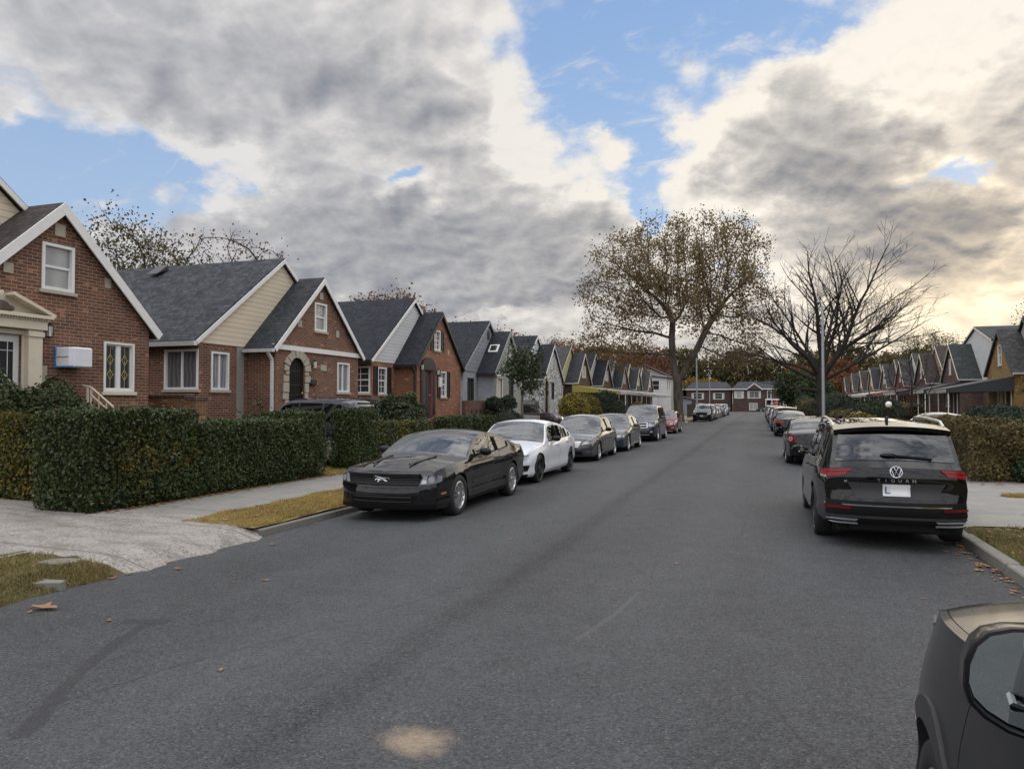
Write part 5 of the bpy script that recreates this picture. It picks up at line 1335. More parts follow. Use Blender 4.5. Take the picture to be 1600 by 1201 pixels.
setout(p, [(-32, 96, 1.05, .4, 'dark red tree behind the left row, over the white stone house'), (-20, 131, 1.15, 1.0, 'crimson tree left of the plane tree trunk'), (-37, 88, 1.05, 2.0, 'dark red tree farthest behind the white stone house')])
p = proto(35, 'leaf_gold', 8, 3.4, .18, 15)
setout(p, [(-12, 190, 1.0, 0, 'golden yellow tree between the two-storey end houses'), (-16, 193, 1.05, 1.2, 'golden tree behind the long two-storey house')])
p = proto(36, 'leaf_olive', 14, 6.0, .30, 13)
far = [(-40, 205), (-31, 212), (-22, 204), (-13, 214), (-4, 206), (5, 212), (13, 204), (22, 213), (31, 205), (40, 212), (49, 206), (58, 200), (24, 150), (30, 136), (31, 165), (-36, 150), (-34, 170)]
WHERE = ['at the far left of the wood', 'second in the far wood', 'left of the golden trees', 'behind the golden trees', 'behind the balcony house chimney side', 'behind the balcony house roof', 'behind the right end house', 'far right of the end houses', 'beyond the right end house', 'farther right in the far wood', 'over the last brown roof on the right', 'at the far right of the wood', 'behind the far end of the right row', 'behind the brown roofs of the right row', 'near the cross street on the right', 'near the cross street on the left', 'beyond the beige siding house']
setout(p, [(x, y, (1.02 + .3 * ((i * 7) % 5) / 5) * (.62 if 12 <= i <= 14 else 1), i * 1.1, 'tall olive autumn tree ' + WHERE[i]) for i, (x, y) in enumerate(far)])
for k in (12, 13, 14): pass
p = proto(37, 'leaf_rust', 12, 5.0, .28, 14)
setout(p, [(-26, 196, 1.0, 0, 'rust tree left in the far wood'), (9.5, 197, .95, 1, 'rust tree over the right end house'), (18, 192, 1.05, 2, 'rust tree beyond the stop sign'), (12.5, 140, .62, 3, 'orange brown tree behind the bare tree trunk'), (38, 190, 1.0, 4, 'rust tree far behind the right row')])
p = proto(38, 'leaf_green', 7, 3.2, .20, 26, jit=.45)
setout(p, [(6.2, 142, 1.05, 0, 'dark green tree beside the stop sign at the end of the right row'), (8.6, 130, .85, 2, 'dark green tree before the last right-hand house')])
# small green tree by the grey stucco house
r = np.random.default_rng(44)
tree('small_tree', 'small dark green tree on twin stems before the grey stucco house', (-12.0, 37.2, .12), np.concatenate([ell(260, (0, 0, 3.7), (1.15, 1.1, 1.1), r), ell(60, (.5, 0, 2.6), (.6, .6, .6), r)]), [(0, 0, 0), (.02, 0, .6), (.05, 0, 1.2), (.05, 0, 1.8)], .22, 2.0, .36, 44, 'bark_birch', .016, 2.1, 'leaf_green', .095, 17, .22, .06, rmax=.11)
r = np.random.default_rng(45)
tree('small_tree', 'slender bare ornamental tree with reddish twigs in a right-hand yard', (8.2, 47.0, .2), ell(260, (0, 0, 3.2), (1.7, 1.6, 1.9), r), [(0, 0, 0), (.05, 0, .7), (0, 0, 1.4)], .25, 2.2, .42, 45, 'bark_dark', .010, 2.1, 'leaf_crimson', .06, 1.2, .2, .03, twigs=2, twlen=.35, twr=.008, rmax=.08)
# conifer at the right edge
cf = thing('conifer', 'conifer with drooping grey green branches at the right edge', 'tree', (11.9, 35.5, .2))
m = MB(); m.tube([(0, 0, 0), (0.05, 0, 3), (0, 0, 7.2)], [.17, .12, .02], 8); P = []; rc = np.random.default_rng(51)
for k in range(70):
    z = .9 + 6.0 * k / 70; L = (7.6 - z) * .36 * rc.uniform(.6, 1.15); a = k * 2.4 + rc.normal(0, .2)
    d = np.array((math.cos(a), math.sin(a), 0)); pts = [np.array((0, 0, z)) + d * L * t + np.array((0, 0, .12 * t - .42 * L * t * t * .6)) for t in (0, .35, .7, 1)]
    m.tube(pts, [.03, .022, .014, .006], 4)
    for t in np.linspace(.25, 1, 22):
        c = np.array((0, 0, z)) + d * L * t + np.array((0, 0, .12 * t - .25 * L * t * t)); P.append(c + rc.normal(0, 1, (16, 3)) * np.array((.10, .10, .07)) * (1.4 - .4 * t))
m.build('trunk', 'bark_dark', cf, sharp=70)
P = np.concatenate(P); v, f = cards(P, rc.normal(0, 1, P.shape), .085, rc, .16, .9); raw('crown', v, f, 'leaf_olive', cf)

def hedge(label, segs, leaf='leaf_hedge', size=.030, dens=1700, seed=1, core='hedge_core', rough=.045, cat='hedge', name='hedge', group='clipped hedges along the left pavement', second=None):
    """segs: (x0,x1,y0,y1,z1); a clipped hedge of small leaves around a dense twiggy core"""
    r = np.random.default_rng(seed); root = thing(name, label, cat, ((segs[0][0] + segs[0][1]) / 2, (segs[0][2] + segs[0][3]) / 2, 0), 0, group)
    ox, oy = root.location.x, root.location.y
    Pl, Nl = [], []; m = MB()
    for (x0, x1, y0, y1, z1) in segs:
        x0 -= ox; x1 -= ox; y0 -= oy; y1 -= oy; z0 = .12
        e = .09 + rough * .9
        m.box(x0 + e, x1 - e, y0 + e, y1 - e, z0, z1 - e)
        for (o, du, dv, nrm) in (((x0, y0, z1), (x1 - x0, 0, 0), (0, y1 - y0, 0), (0, 0, 1)), ((x1, y0, z0), (0, y1 - y0, 0), (0, 0, z1 - z0), (1, 0, 0)), ((x0, y0, z0), (x1 - x0, 0, 0), (0, 0, z1 - z0), (0, -1, 0)),
                                 ((x0, y1, z0), (x1 - x0, 0, 0), (0, 0, z1 - z0), (0, 1, 0)), ((x0, y0, z0), (0, y1 - y0, 0), (0, 0, z1 - z0), (-1, 0, 0))):
            du, dv, nrm, o = map(np.array, (du, dv, nrm, o)); A = np.linalg.norm(du) * np.linalg.norm(dv)
            vis = 1.0 if nrm[0] >= 0 and nrm[1] <= 0 else .35
            n = int(A * dens * vis); u, w = r.random(n), r.random(n)
            p = o + u[:, None] * du + w[:, None] * dv
            lump = np.sin(p[:, 0] * 5 + p[:, 2] * 4 + seed) * np.sin(p[:, 1] * 4.3 + p[:, 2] * 3) * .5 + np.sin(p[:, 1] * 11 + p[:, 2] * 9) * .25
            dd = lump * rough + r.normal(0, .018, n) - np.abs(r.normal(0, .05, n)) * (r.random(n) < .5)
            # rounded arrises
            cu = np.minimum(u, 1 - u) * np.linalg.norm(du); cw = np.minimum(w, 1 - w) * np.linalg.norm(dv)
            dd -= .05 * np.exp(-cu / .07) + .05 * np.exp(-cw / .07) * (1 if nrm[2] else (w > .5))
            low = np.where((nrm[2] == 0) & (p[:, 2] < .35), (.35 - p[:, 2]) * .35, 0)
            p = p + nrm * (dd - low)[:, None]
            Pl.append(p); Nl.append(np.repeat(nrm[None], n, 0))
            # a few shoots that stick out
    P = np.concatenate(Pl); Nn = np.concatenate(Nl).astype(float)
    k = r.random(len(P)) < .018; P[k] += Nn[k] * r.uniform(.02, .10, (k.sum(), 1))
    mb = m.build('stems', core, root)
    v, f = cards(P, Nn, size, r, .62, .75)
    mi = None; mats = [leaf]
    if second:
        mats = [leaf, second[0]]; q = second[1](P + np.array((ox, oy, 0)), r); mi = q.astype(np.int32)
    raw('foliage', v, f, mats, root, mi)
    return root
def gold_patch(P, r):
    g = np.exp(-(((P[:, 1] - 9.55) / .55) ** 2 + ((P[:, 2] - .85) / .45) ** 2)) * .55 + np.exp(-(((P[:, 1] - 10.6) / .5) ** 2 + ((P[:, 2] - .85) / .22) ** 2)) * .45 + .02
    return r.random(len(P)) < g
hedge('long dark green clipped hedge beside the left pavement, taller at both ends', [(-10.95, -9.72, 8.65, 10.95, 1.70), (-10.85, -9.76, 10.9, 14.9, 1.45), (-11.2, -9.80, 14.5, 15.3, 1.62)], seed=2, second=('leaf_hedge_gold', gold_patch))
hedge('yellowing gold green hedge along the near driveway at the left edge', [(-18.5, -10.85, 9.35, 10.6, 1.62)], 'leaf_hedge_gold', .030, 1500, 3, second=('leaf_hedge', lambda P, r: r.random(len(P)) < .30 + .30 * np.sin(P[:, 0] * 2.3) * np.sin(P[:, 2] * 3)), rough=.09)
hedge('square dark green hedge block just past the garden path', [(-10.5, -9.75, 16.45, 17.0, 1.66), (-10.12, -9.75, 16.9, 17.75, 1.66)], seed=4)
hedge('low hedge with yellow tips behind the black coupe', [(-10.12, -9.78, 17.7, 19.2, 1.30), (-10.6, -9.8, 19.0, 21.3, 1.28)], 'leaf_hedge', .032, 1300, 5, second=('leaf_hedge_gold', lambda P, r: r.random(len(P)) < .35 + .3 * np.sin(P[:, 1] * 3)))
hedge('low dark hedge in front of the orange brick porch', [(-12.0, -11.2, 26.0, 31.2, 1.28)], 'leaf_hedge', .04, 800, 6)

def shrub(label, c, r, leaf, n, size=.04, seed=1, core='hedge_core', name='shrub', cat='shrub', group=None, lumps=5, rough=.16, asp=.6, blobs=None):
    rg = np.random.default_rng(seed); root = thing(name, label, cat, (c[0], c[1], 0), 0, group)
    bl = blobs or [((0, 0, c[2]), r)]
    Pl, Nl = [], []; m = MB()
    for (bc, br) in bl:
        m.blob(bc, tuple(a * .80 for a in br), 0, 12, 8)
        k = int(n / len(bl)); v = rg.normal(0, 1, (k, 3)); v /= np.linalg.norm(v, axis=1)[:, None]; v[:, 2] = np.where(v[:, 2] < -.55, -v[:, 2], v[:, 2])
        ph = rg.uniform(0, 6, 3)
        d = 1 + rough * np.sin(v[:, 0] * lumps + ph[0]) * np.sin(v[:, 1] * lumps + ph[1]) * np.cos(v[:, 2] * lumps + ph[2]) + rg.normal(0, .045, k) - np.abs(rg.normal(0, .10, k))
        Pl.append(v * d[:, None] * np.array(br) + np.array(bc)); Nl.append(v)
    m.build('stems', core, root)
    P = np.concatenate(Pl); Nn = np.concatenate(Nl); k = P[:, 2] > .05; P, Nn = P[k], Nn[k]
    v, f = cards(P, Nn, size, rg, asp, .75); raw('foliage', v, f, leaf, root)
    return root
shrub('big dark rounded yew mound before the pedimented doorway', (-13.4, 10.3, 1.15), (1.35, 1.15, 1.2), 'leaf_hedge', 24000, .036, 61, blobs=[((-1.0, -.4, 1.2), (1.7, .8, 1.40)), ((.35, .35, .98), (1.15, .8, 1.20))])
shrub('loose leafy green shrub in front of the orange brick porch', (-11.7, 22.6, 1.1), (.95, .85, 1.0), 'leaf_green', 3800, .06, 62, rough=.3)
shrub('dark clipped topiary shrub with two round tops beside the maroon car', (-11.4, 32.6, 1.0), (1, 1, 1), 'leaf_conifer', 5200, .045, 63, blobs=[((-.2, -.75, 1.75), (.42, .42, .38)), ((.1, .35, 1.8), (.42, .42, .38)), ((0, -.2, .95), (.85, 1.2, .75)), ((.1, .9, .8), (.7, .8, .6))])
shrub('round golden yew glowing yellow beyond the maroon car', (-11.5, 46.9, 1.2), (1.05, 1.05, 1.3), 'leaf_yew_gold', 5200, .06, 64, name='golden_shrub')
shrub('green gold yew beside the brighter golden one', (-11.0, 49.2, 1.1), (.9, .95, 1.3), 'leaf_hedge_gold', 4000, .06, 65, name='golden_shrub')
shrub('large dark green evergreen shrub before the olive awning', (-10.4, 52.0, 1.3), (1.2, 1.2, 1.5), 'leaf_conifer', 6500, .06, 66, blobs=[((0, 0, 1.25), (1.1, 1.1, 1.5)), ((.3, 1.6, .95), (1.0, 1.0, 1.05))])
shrub('small yellow shrub under the white awnings', (-10.6, 67.5, .95), (.9, .9, .95), 'leaf_yew_gold', 1600, .08, 67, name='golden_shrub')
shrub('low green shrub under the white awnings', (-10.4, 71.5, .8), (1.0, 1.2, .8), 'leaf_green', 1200, .09, 68)
shrub('young leafy shoots beside the tan brick porch wall', (-13.2, 16.9, .8), (.5, .6, .85), 'leaf_green', 700, .045, 69, rough=.4)
# right side
hedge('loose tan and green overgrown hedge on the right behind the black crossover', [(4.35, 5.6, 18.6, 24.5, 1.34), (5.5, 6.7, 18.35, 21.5, 1.16), (5.2, 6.3, 20.5, 26.0, 1.27)], 'leaf_hedge_tan', .036, 1500, 71, 'hedge_core_tan', .20, group='hedges on the right')
hedge('dark green clipped hedge beyond the tan hedge on the right', [(6.4, 12.5, 24.3, 25.2, 1.36)], 'leaf_hedge', .04, 700, 72, group='hedges on the right')
shrub('fresh green shrub at the right end of the tan hedge', (6.35, 18.65, .7), (.62, .5, .9), 'leaf_green', 2600, .045, 73, blobs=[((0, 0, .75), (.6, .5, .75)), ((-.75, -.12, .35), (.42, .3, .35))])
shrub('flat-topped dark clipped mound, topmost of three on the right', (8.3, 31.5, 1.3), (1.1, 1.0, .48), 'leaf_conifer', 4200, .04, 74, rough=.06, group='clipped mounds on the right')
shrub('wide dark clipped mound at the right edge below the topmost one', (7.8, 27.6, 1.15), (1.3, .9, .42), 'leaf_conifer', 4200, .04, 75, rough=.06, group='clipped mounds on the right')
shrub('small dark clipped mound nearest the right edge', (7.9, 25.9, 1.05), (.9, .6, .42), 'leaf_conifer', 3000, .04, 76, rough=.06, group='clipped mounds on the right')
for k, (x, y, z, r_, lf, lb) in enumerate([(6.6, 50, .9, (1.5, 1.5, 1.0), 'leaf_green', 'wide dark green shrub behind the lamp globe'), (7.6, 54.5, 1.0, (1.6, 1.6, 1.3), 'leaf_conifer', 'tall dark shrub before the pink siding house'), (6.0, 60, 1.1, (1.4, 1.5, 1.3), 'leaf_conifer', 'dark evergreen shrub right of the bare tree'),
                                           (6.0, 66, 1.1, (1.5, 1.6, 1.5), 'leaf_green', 'rounded green shrub left of the white porch'), (5.9, 73, 1.2, (1.5, 1.6, 1.6), 'leaf_conifer', 'dark shrub close to the bare tree trunk'), (5.2, 44, .6, (1.0, 1.3, .65), 'leaf_hedge_gold', 'low yellow green shrub at the foot of the lamp post'),
                                           (5.6, 57, .6, (1.2, 1.4, .75), 'leaf_hedge_tan', 'low brown shrub beside the brick piers'), (10.5, 62, 1.0, (1.3, 1.3, .9), 'leaf_hedge_tan', 'tan shrub under the striped awning'), (4.9, 84, 1.0, (1.2, 2.0, 1.4), 'leaf_hedge_tan', 'brownish shrub left of the bare tree trunk'), (5.0, 95, 1.2, (1.2, 2.5, 1.7), 'leaf_green', 'green shrub far along the right pavement')]):
    shrub(lb, (x, y, z), r_, lf, 2600, .075, 80 + k, rough=.22)

# ------------------------------------------------------------------ cars
def pchip(pts):
    x = np.array([p[0] for p in pts], float); y = np.array([p[1] for p in pts], float)
    h = np.diff(x); d = np.diff(y) / h; n = len(x); mm = np.zeros(n)
    for i in range(1, n - 1):
        if d[i - 1] * d[i] > 0:
            w1, w2 = 2 * h[i] + h[i - 1], h[i] + 2 * h[i - 1]; mm[i] = (w1 + w2) / (w1 / d[i - 1] + w2 / d[i])
    mm[0], mm[-1] = d[0], d[-1]
    def f(t):
        t = np.clip(np.asarray(t, float), x[0], x[-1]); i = np.clip(np.searchsorted(x, t) - 1, 0, n - 2); u = (t - x[i]) / h[i]
        return (2 * u ** 3 - 3 * u ** 2 + 1) * y[i] + (u ** 3 - 2 * u ** 2 + u) * h[i] * mm[i] + (-2 * u ** 3 + 3 * u ** 2) * y[i + 1] + (u ** 3 - u ** 2) * h[i] * mm[i + 1]
    return f
FR = [0, .07, .16, .28, .40, .52, .64, .75, .85, .93, 1.0]
TT = [1.0, .96, .86, .70, .50, .25, 0.0]
class Car:
    def __init__(c, sp):
        c.sp = sp; c.L = sp['L']; c.w = sp['w']
        c.top = pchip(sp['top']); c.belt = pchip(sp['belt']); c.plan = pchip(sp['plan']); c.sill = pchip(sp['sill'])
        c.crown = pchip(sp.get('crown', [(0, .05), (c.L, .05)])); c.tum = sp.get('tumble', .42); c.Bf, c.Br = sp.get('bend', (.26, .18))
        c.nose = pchip(sp['nose']); c.tail = pchip(sp['tail']); c.r = sp['r']; c.ax = sp['axles']; c.wb, c.wt, c.rt, c.rb = sp['glass']
        c.crease = sp.get('crease', .62); c.bow = sp.get('bow', .02); c.dome = sp.get('dome', 0.0); c.flare = sp.get('flare', 0.0)
        g = np.linspace(0, c.L, 800); c.g = g; c.gS = c.bend(g, c.plan(g))
    def bend(c, s, y):
        s = np.asarray(s, float); a = np.clip(1 - s / (.46 * c.L), 0, 1) ** 1.25; b = np.clip((s - .60 * c.L) / (.40 * c.L), 0, 1) ** 1.25
        return s + (c.Bf * a - c.Br * b) * (np.abs(y) / c.w) ** 2.6
    def inv(c, S): return np.interp(S, c.gS, c.g)
    def side_y(c, s, z):
        s = np.asarray(s, float); z0 = c.sill(s); z1 = np.maximum(c.beltz(s), z0 + .2); f = np.clip((z - z0) / (z1 - z0), 0, 1); p = c.plan(s)
        y = p - .055 * np.clip(1 - f / .20, 0, 1) ** 2 - .065 * np.clip((f - c.crease) / (1 - c.crease), 0, 1) ** 1.6 - c.bow * np.exp(-((f - .38) / .16) ** 2)
        if c.flare:
            S = c.bend(s, p)
            for a in c.ax: y = y + c.flare * np.exp(-((S - a) / (c.r * 1.35)) ** 4) * np.clip(1.2 - f, 0, 1)
        return y
    def rail(c, s): return c.top(s) - c.crown(s)
    def beltz(c, s): return np.minimum(c.belt(s), c.rail(s) - .004)
    def low(c, S, s):
        z = c.sill(s)
        for a in c.ax:
            ra = c.r * c.sp.get('arch', 1.13); d = np.abs(S - a); z = np.where(d < ra, np.maximum(z, c.r + np.sqrt(np.maximum(ra ** 2 - d ** 2, 0))), z)
        return z
    def ring(c, S):
        s = c.inv(S); lo = c.low(S, s); bz = c.beltz(s); z0 = c.sill(s); pts = []
        for f in FR:
            z = max(float(z0 + f * (bz - z0)), float(min(lo, bz - .02))); pts.append((s, float(c.side_y(s, z)), z))
        yb = pts[-1][1]; rz = float(c.rail(s)); H = max(0.0, rz - float(bz)); yr = yb - c.tum * H - .006
        for g in (min(.022, H * .2) / max(H, 1e-6), 1 - min(.065, H * .4) / max(H, 1e-6), 1.0):
            pts.append((s, yb + (yr - yb) * (.80 * g + .20 * g * g), float(bz) + H * g))
        tz = float(c.top(s)); dm = c.dome * math.exp(-((s - c.wb * .62) / (c.wb * .33)) ** 4) if c.dome else 0
        for t in TT[1:]:
            y = yr * t; pts.append((s, y, rz + (tz - rz) * (1 - t ** 2.3) + dm * (1.0 if t < .45 else .35 if t < .6 else 0)))
        return [(float(c.bend(a, y)), y, z) for a, y, z in pts]
    def loc(c, p): return (c.L / 2 - p[0], p[1], p[2])
    def edge_y(c, ring, z): return float(np.interp(z, [q[2] for q in ring[:11]], [q[1] for q in ring[:11]]))
    def FP(c, front, p, z):
        """surface point: p metres sideways from the middle (running on round the corner), height z"""
        s0 = 0.0 if front else c.L; ring = c.r0 if front else c.r1; pr = c.nose if front else c.tail; sg = -1 if front else 1
        ye = c.edge_y(ring, z); a = abs(p)
        if a <= ye:
            u = a / ye; S = float(c.bend(s0, a)) + sg * float(pr(z)) * (1 - u ** 4)
            return c.loc((S, p, z))
        S = float(c.bend(s0, ye)) - sg * (a - ye); s = float(c.inv(S))
        return c.loc((S, math.copysign(float(c.side_y(s, z)), p), z))
    def SP(c, S, z, side): s = float(c.inv(S)); return c.loc((S, side * float(c.side_y(s, z)), z))
    def patch(c, fn, quad, d, mb, m=0, n=6, k=3, sink=.02):
        """quad: four (p,z) corners; a thin shaped piece lying on the body surface"""
        q = np.array(quad, float); P = {}
        def pt(u, w):
            a = q[0] * (1 - u) * (1 - w) + q[1] * u * (1 - w) + q[2] * u * w + q[3] * (1 - u) * w; e = .012
            X = np.array(fn(a[0], a[1])); dx = np.array(fn(a[0] + e, a[1])) - X; dz = np.array(fn(a[0], a[1] + e)) - X
            N = np.cross(dx, dz); N /= np.linalg.norm(N) + 1e-9
            ctr = np.array((0, 0, .6)); 
            if np.dot(N, X - ctr) < 0: N = -N
            return X, N
        v, v2 = [], []
        for j in range(k + 1):
            for i in range(n + 1):
                X, N = pt(i / n, j / k); v.append(tuple(X + N * d)); v2.append(tuple(X - N * sink))
        f = [(j * (n + 1) + i, j * (n + 1) + i + 1, (j + 1) * (n + 1) + i + 1, (j + 1) * (n + 1) + i) for j in range(k) for i in range(n)]
        mb.add(v, f, m, True)
        ed = [i for i in range(n + 1)] + [(j + 1) * (n + 1) + n for j in range(k)] + [k * (n + 1) + n - 1 - i for i in range(n)] + [(k - 1 - j) * (n + 1) for j in range(k)]
        o = len(mb.v); ring = ed[:-1] if ed[0] == ed[-1] else ed
        vv = [v[i] for i in ring] + [v2[i] for i in ring]; L = len(ring)
        mb.add(vv, [(i, (i + 1) % L, L + (i + 1) % L, L + i) for i in range(L)], m)
    # ---- build
    def build(c, root):
        sp = c.sp; rg = random.Random(1)
        Ss = set(np.round(np.linspace(float(c.bend(0, c.plan(0.0))), float(c.bend(c.L, c.plan(c.L))), 34), 4))
        S0, S1 = min(Ss), max(Ss)
        for a in c.ax:
            ra = c.r * sp.get('arch', 1.13)
            for k in range(13): Ss.add(round(a + ra * math.cos(math.pi * k / 12) * .9995, 4))
            Ss.add(round(a - ra * 1.004, 4)); Ss.add(round(a + ra * 1.004, 4))
        keyS = []
        for a, b in sp['wins'] + sp['doors']: keyS += [a, b]
        cen = {'wb': c.wb, 'wt': c.wt, 'rt': c.rt, 'rb': c.rb}
        for k, s in cen.items(): keyS.append(float(np.interp(s, c.g, c.gS)))
        for s in np.linspace(0, .12, 4): keyS.append(float(np.interp(s, c.g, c.gS)))
        for s in np.linspace(c.L - .12, c.L, 4): keyS.append(float(np.interp(s, c.g, c.gS)))
        Ss = sorted(x for x in Ss if S0 <= x <= S1)
        for x in keyS:
            if S0 <= x <= S1: Ss = [y for y in Ss if abs(y - x) > .018 or y in (S0, S1)]; Ss.append(round(x, 4))
        Ss = sorted(set(Ss))
        rings = [c.ring(S) for S in Ss]; c.r0, c.r1 = rings[0], rings[-1]; nr = len(rings[0])
        # keep the ends square with the fascia
        sI = [float(c.inv(S)) for S in Ss]
        grp = {}
        def put(name, q): grp.setdefault(name, []).append(q)
        hood0, hood1 = sp.get('hood', (.10, c.wb - .04)); tr0, tr1 = sp.get('trunk') or (99, 99)
        for i in range(len(Ss) - 1):
            Sm, sm = (Ss[i] + Ss[i + 1]) / 2, (sI[i] + sI[i + 1]) / 2
            H = float(c.rail(sm) - c.beltz(sm))
            for j in range(nr - 1):
                nm = 'body'
                if j < 10 or j in (10,):
                    for k, (a, b) in enumerate(sp['doors']):
                        if a < Sm < b and 1 <= j <= 10: nm = 'door%d' % k
                elif j == 11:
                    for k, (a, b) in enumerate(sp['wins']):
                        if a < Sm < b and H > .05: nm = 'win%d' % k
                elif j >= 13:
                    if c.wb < sm < c.wt and j >= 14: nm = 'windshield'
                    elif c.rt < sm < c.rb and j >= 14 and not sp.get('hatch'): nm = 'rearglass'
                    elif hood0 < sm < hood1 and j >= 14: nm = 'hood'
                    elif tr0 < sm < tr1 and j >= 14 and sp.get('trunk', 1): nm = 'trunk'
                    elif c.wt < sm < c.rt and sp.get('sunroof') and j >= 15 and sp['sunroof'][0] < sm < sp['sunroof'][1]: nm = 'sunroof'
                for sd in (1, -1):
                    q = [rings[i][j], rings[i + 1][j], rings[i + 1][j + 1], rings[i][j + 1]]
                    q = [c.loc((p[0], sd * p[1], p[2])) for p in q]
                    key = nm + ('L' if sd > 0 else 'R') if nm[:4] == 'door' or nm[:3] == 'win' and nm != 'windshield' else nm
                    put(key, q if sd > 0 else q[::-1])
        us = [-t for t in TT] + TT[::-1][1:]
        us = us if us[0] < us[-1] else us[::-1]
        for front in (True, False):
            ring = c.r0 if front else c.r1; s0 = 0.0 if front else c.L; pr = c.nose if front else c.tail; sg = -1 if front else 1
            rows = ring[:14]; cz = ring[-1][2] - ring[13][2]; G = []
            for jr, (S, y, z) in enumerate(rows):
                wgt = 1.0 if jr >= 13 else (max(0, (jr - 8)) / 5)
                row = []
                for u in us:
                    yy = u * y; zz = z + cz * (1 - abs(u) ** 2.3) * wgt
                    row.append(c.loc((float(c.bend(s0, yy)) + sg * float(pr(zz)) * (1 - u ** 4) * (1 if jr < 13 else .0 if False else 1), yy, zz)))
                G.append(row)
            # the top row must meet the hood edge
            for k, u in enumerate(us):
                t = abs(u); idx = 13 + TT.index(t); S, y, z = ring[idx]; p = c.loc((S, math.copysign(y, u) if y else 0, z)); G[-1][k] = p
            for jr in range(len(rows) - 1):
                for k in range(len(us) - 1):
                    q = [G[jr][k], G[jr][k + 1], G[jr + 1][k + 1], G[jr + 1][k]]
                    nm = 'body'
                    zc = (q[0][2] + q[2][2]) / 2
                    if not front and sp.get('hatch'):
                        pass
                    put(('bumper_f' if front else 'bumper_r') if zc < sp.get('bumperz', (.45, .5))[0 if front else 1] else nm, q)
        def mesh(key, name, mat, parent, shrink=0.0, out=0.0):
            qs = grp.get(key)
            if not qs: return None
            me = bpy.data.meshes.new(name); V, F = [], []
            for q in qs: o = len(V); V += q; F.append((o, o + 1, o + 2, o + 3))
            me.from_pydata(V, [], F); bm = bmesh.new(); bm.from_mesh(me); bmesh.ops.remove_doubles(bm, verts=bm.verts, dist=.0008)
            bmesh.ops.dissolve_degenerate(bm, edges=bm.edges, dist=.0004)
            if shrink or out:
                bm.normal_update(); mv = {}
                for v in bm.verts:
                    if v.is_boundary and shrink:
                        nb = [e.other_vert(v) for e in v.link_edges if not e.is_boundary]
                        d = sum(((x.co - v.co) for x in nb), Vector()) if nb else Vector()
                        mv[v] = d.normalized() * shrink if d.length > 1e-6 else Vector()
                for v, d in mv.items(): v.co += d
            bmesh.ops.recalc_face_normals(bm, faces=bm.faces)
            f0 = max(bm.faces, key=lambda f: f.calc_area()); cc = f0.calc_center_median()
            if f0.normal.dot(cc - Vector((0, 0, .55))) < 0: bmesh.ops.reverse_faces(bm, faces=bm.faces)
            bm.to_mesh(me); bm.free()
            for p in me.polygons: p.use_smooth = True
            me.set_sharp_from_angle(angle=R(38)); me.materials.append(MATS[mat])
            o = bpy.data.objects.new(name, me); COL.objects.link(o); o.parent = parent
            return o
        paint = sp['paint']; c.root = root
        c.body = mesh('body', 'body', paint, root)
        mesh('bumper_f', 'front_bumper', sp.get('bumpermat', (paint, paint))[0], root); mesh('bumper_r', 'rear_bumper', sp.get('bumpermat', (paint, paint))[1], root)
        mesh('hood', 'hood', paint, root, .004); mesh('trunk', 'trunk_lid', paint, root, .004)
        mesh('windshield', 'windshield', sp.get('wsglass', 'glass_clear'), root); mesh('rearglass', 'rear_window', sp.get('rearglass', 'glass_tint'), root); mesh('sunroof', 'sunroof', 'glass_privacy', root)
        c.doors = {}
        for k in range(len(sp['doors'])):
            for sd in 'LR': c.doors[(k, sd)] = mesh('door%d%s' % (k, sd), 'door', paint, root, .006)
        for k in range(len(sp['wins'])):
            for sd in 'LR': mesh('win%d%s' % (k, sd), 'side_window', sp.get('winglass', 'glass_tint'), root)
        # dark frame round the glass house and window pillars
        for sd in (1, -1):
            mb = MB()
            for (a, b) in sp['wins']:
                for e in (a, b):
                    s = float(c.inv(e)); H = float(c.rail(s) - c.beltz(s))
                    if H < .10: continue
                    r_ = c.ring(e); p0, p1 = r_[11], r_[12]
                    A = Vector(c.loc((p0[0], sd * (p0[1] + .002), p0[2]))); B = Vector(c.loc((p1[0], sd * (p1[1] + .002), p1[2]))); mb.beam(A, B, .004, .036)
            # belt strip
            for (a, b) in sp['wins']:
                xs = np.linspace(a, b, 7)
                for x0, x1 in zip(xs[:-1], xs[1:]):
                    r0, r1 = c.ring(x0)[11], c.ring(x1)[11]
                    mb.beam(c.loc((r0[0], sd * (r0[1] + .003), r0[2])), c.loc((r1[0], sd * (r1[1] + .003), r1[2])), .012, .020, 1)
            mb.build('window_trim', ['plastic_black', sp.get('belttrim', 'plastic_black')], root)
        c.extras()
        return root
    def extras(c):
        sp, root = c.sp, c.root; L = c.L
        # underbody and cabin
        m = MB(); w = c.w - .27
        m.box(-L / 2 + .28, L / 2 - .28, -w, w, .19, .62)
        f0, f1 = c.ax[0] + c.r * 1.16, c.ax[1] - c.r * 1.16
        m.box(L / 2 - f1, L / 2 - f0, -(c.w - .10), c.w - .10, .20, .45)
        ye = c.w - .16
        m.box(-L / 2 + .10, -L / 2 + .28, -ye + .25, ye - .25, .24, .55); m.box(L / 2 - .28, L / 2 - .12, -ye + .25, ye - .25, .24, .55)
        m.build('underbody', 'underbody', root)
        m = MB(); bz = float(c.belt(c.wt)); wt = L / 2 - c.wt; hs = min(bz + .22, float(c.top(c.wt)) - .20)
        m.box(L / 2 - c.wb - .30, L / 2 - c.wb + .05, -c.w + .25, c.w - .25, .6, float(c.top(c.wb)) - .05)          # dashboard
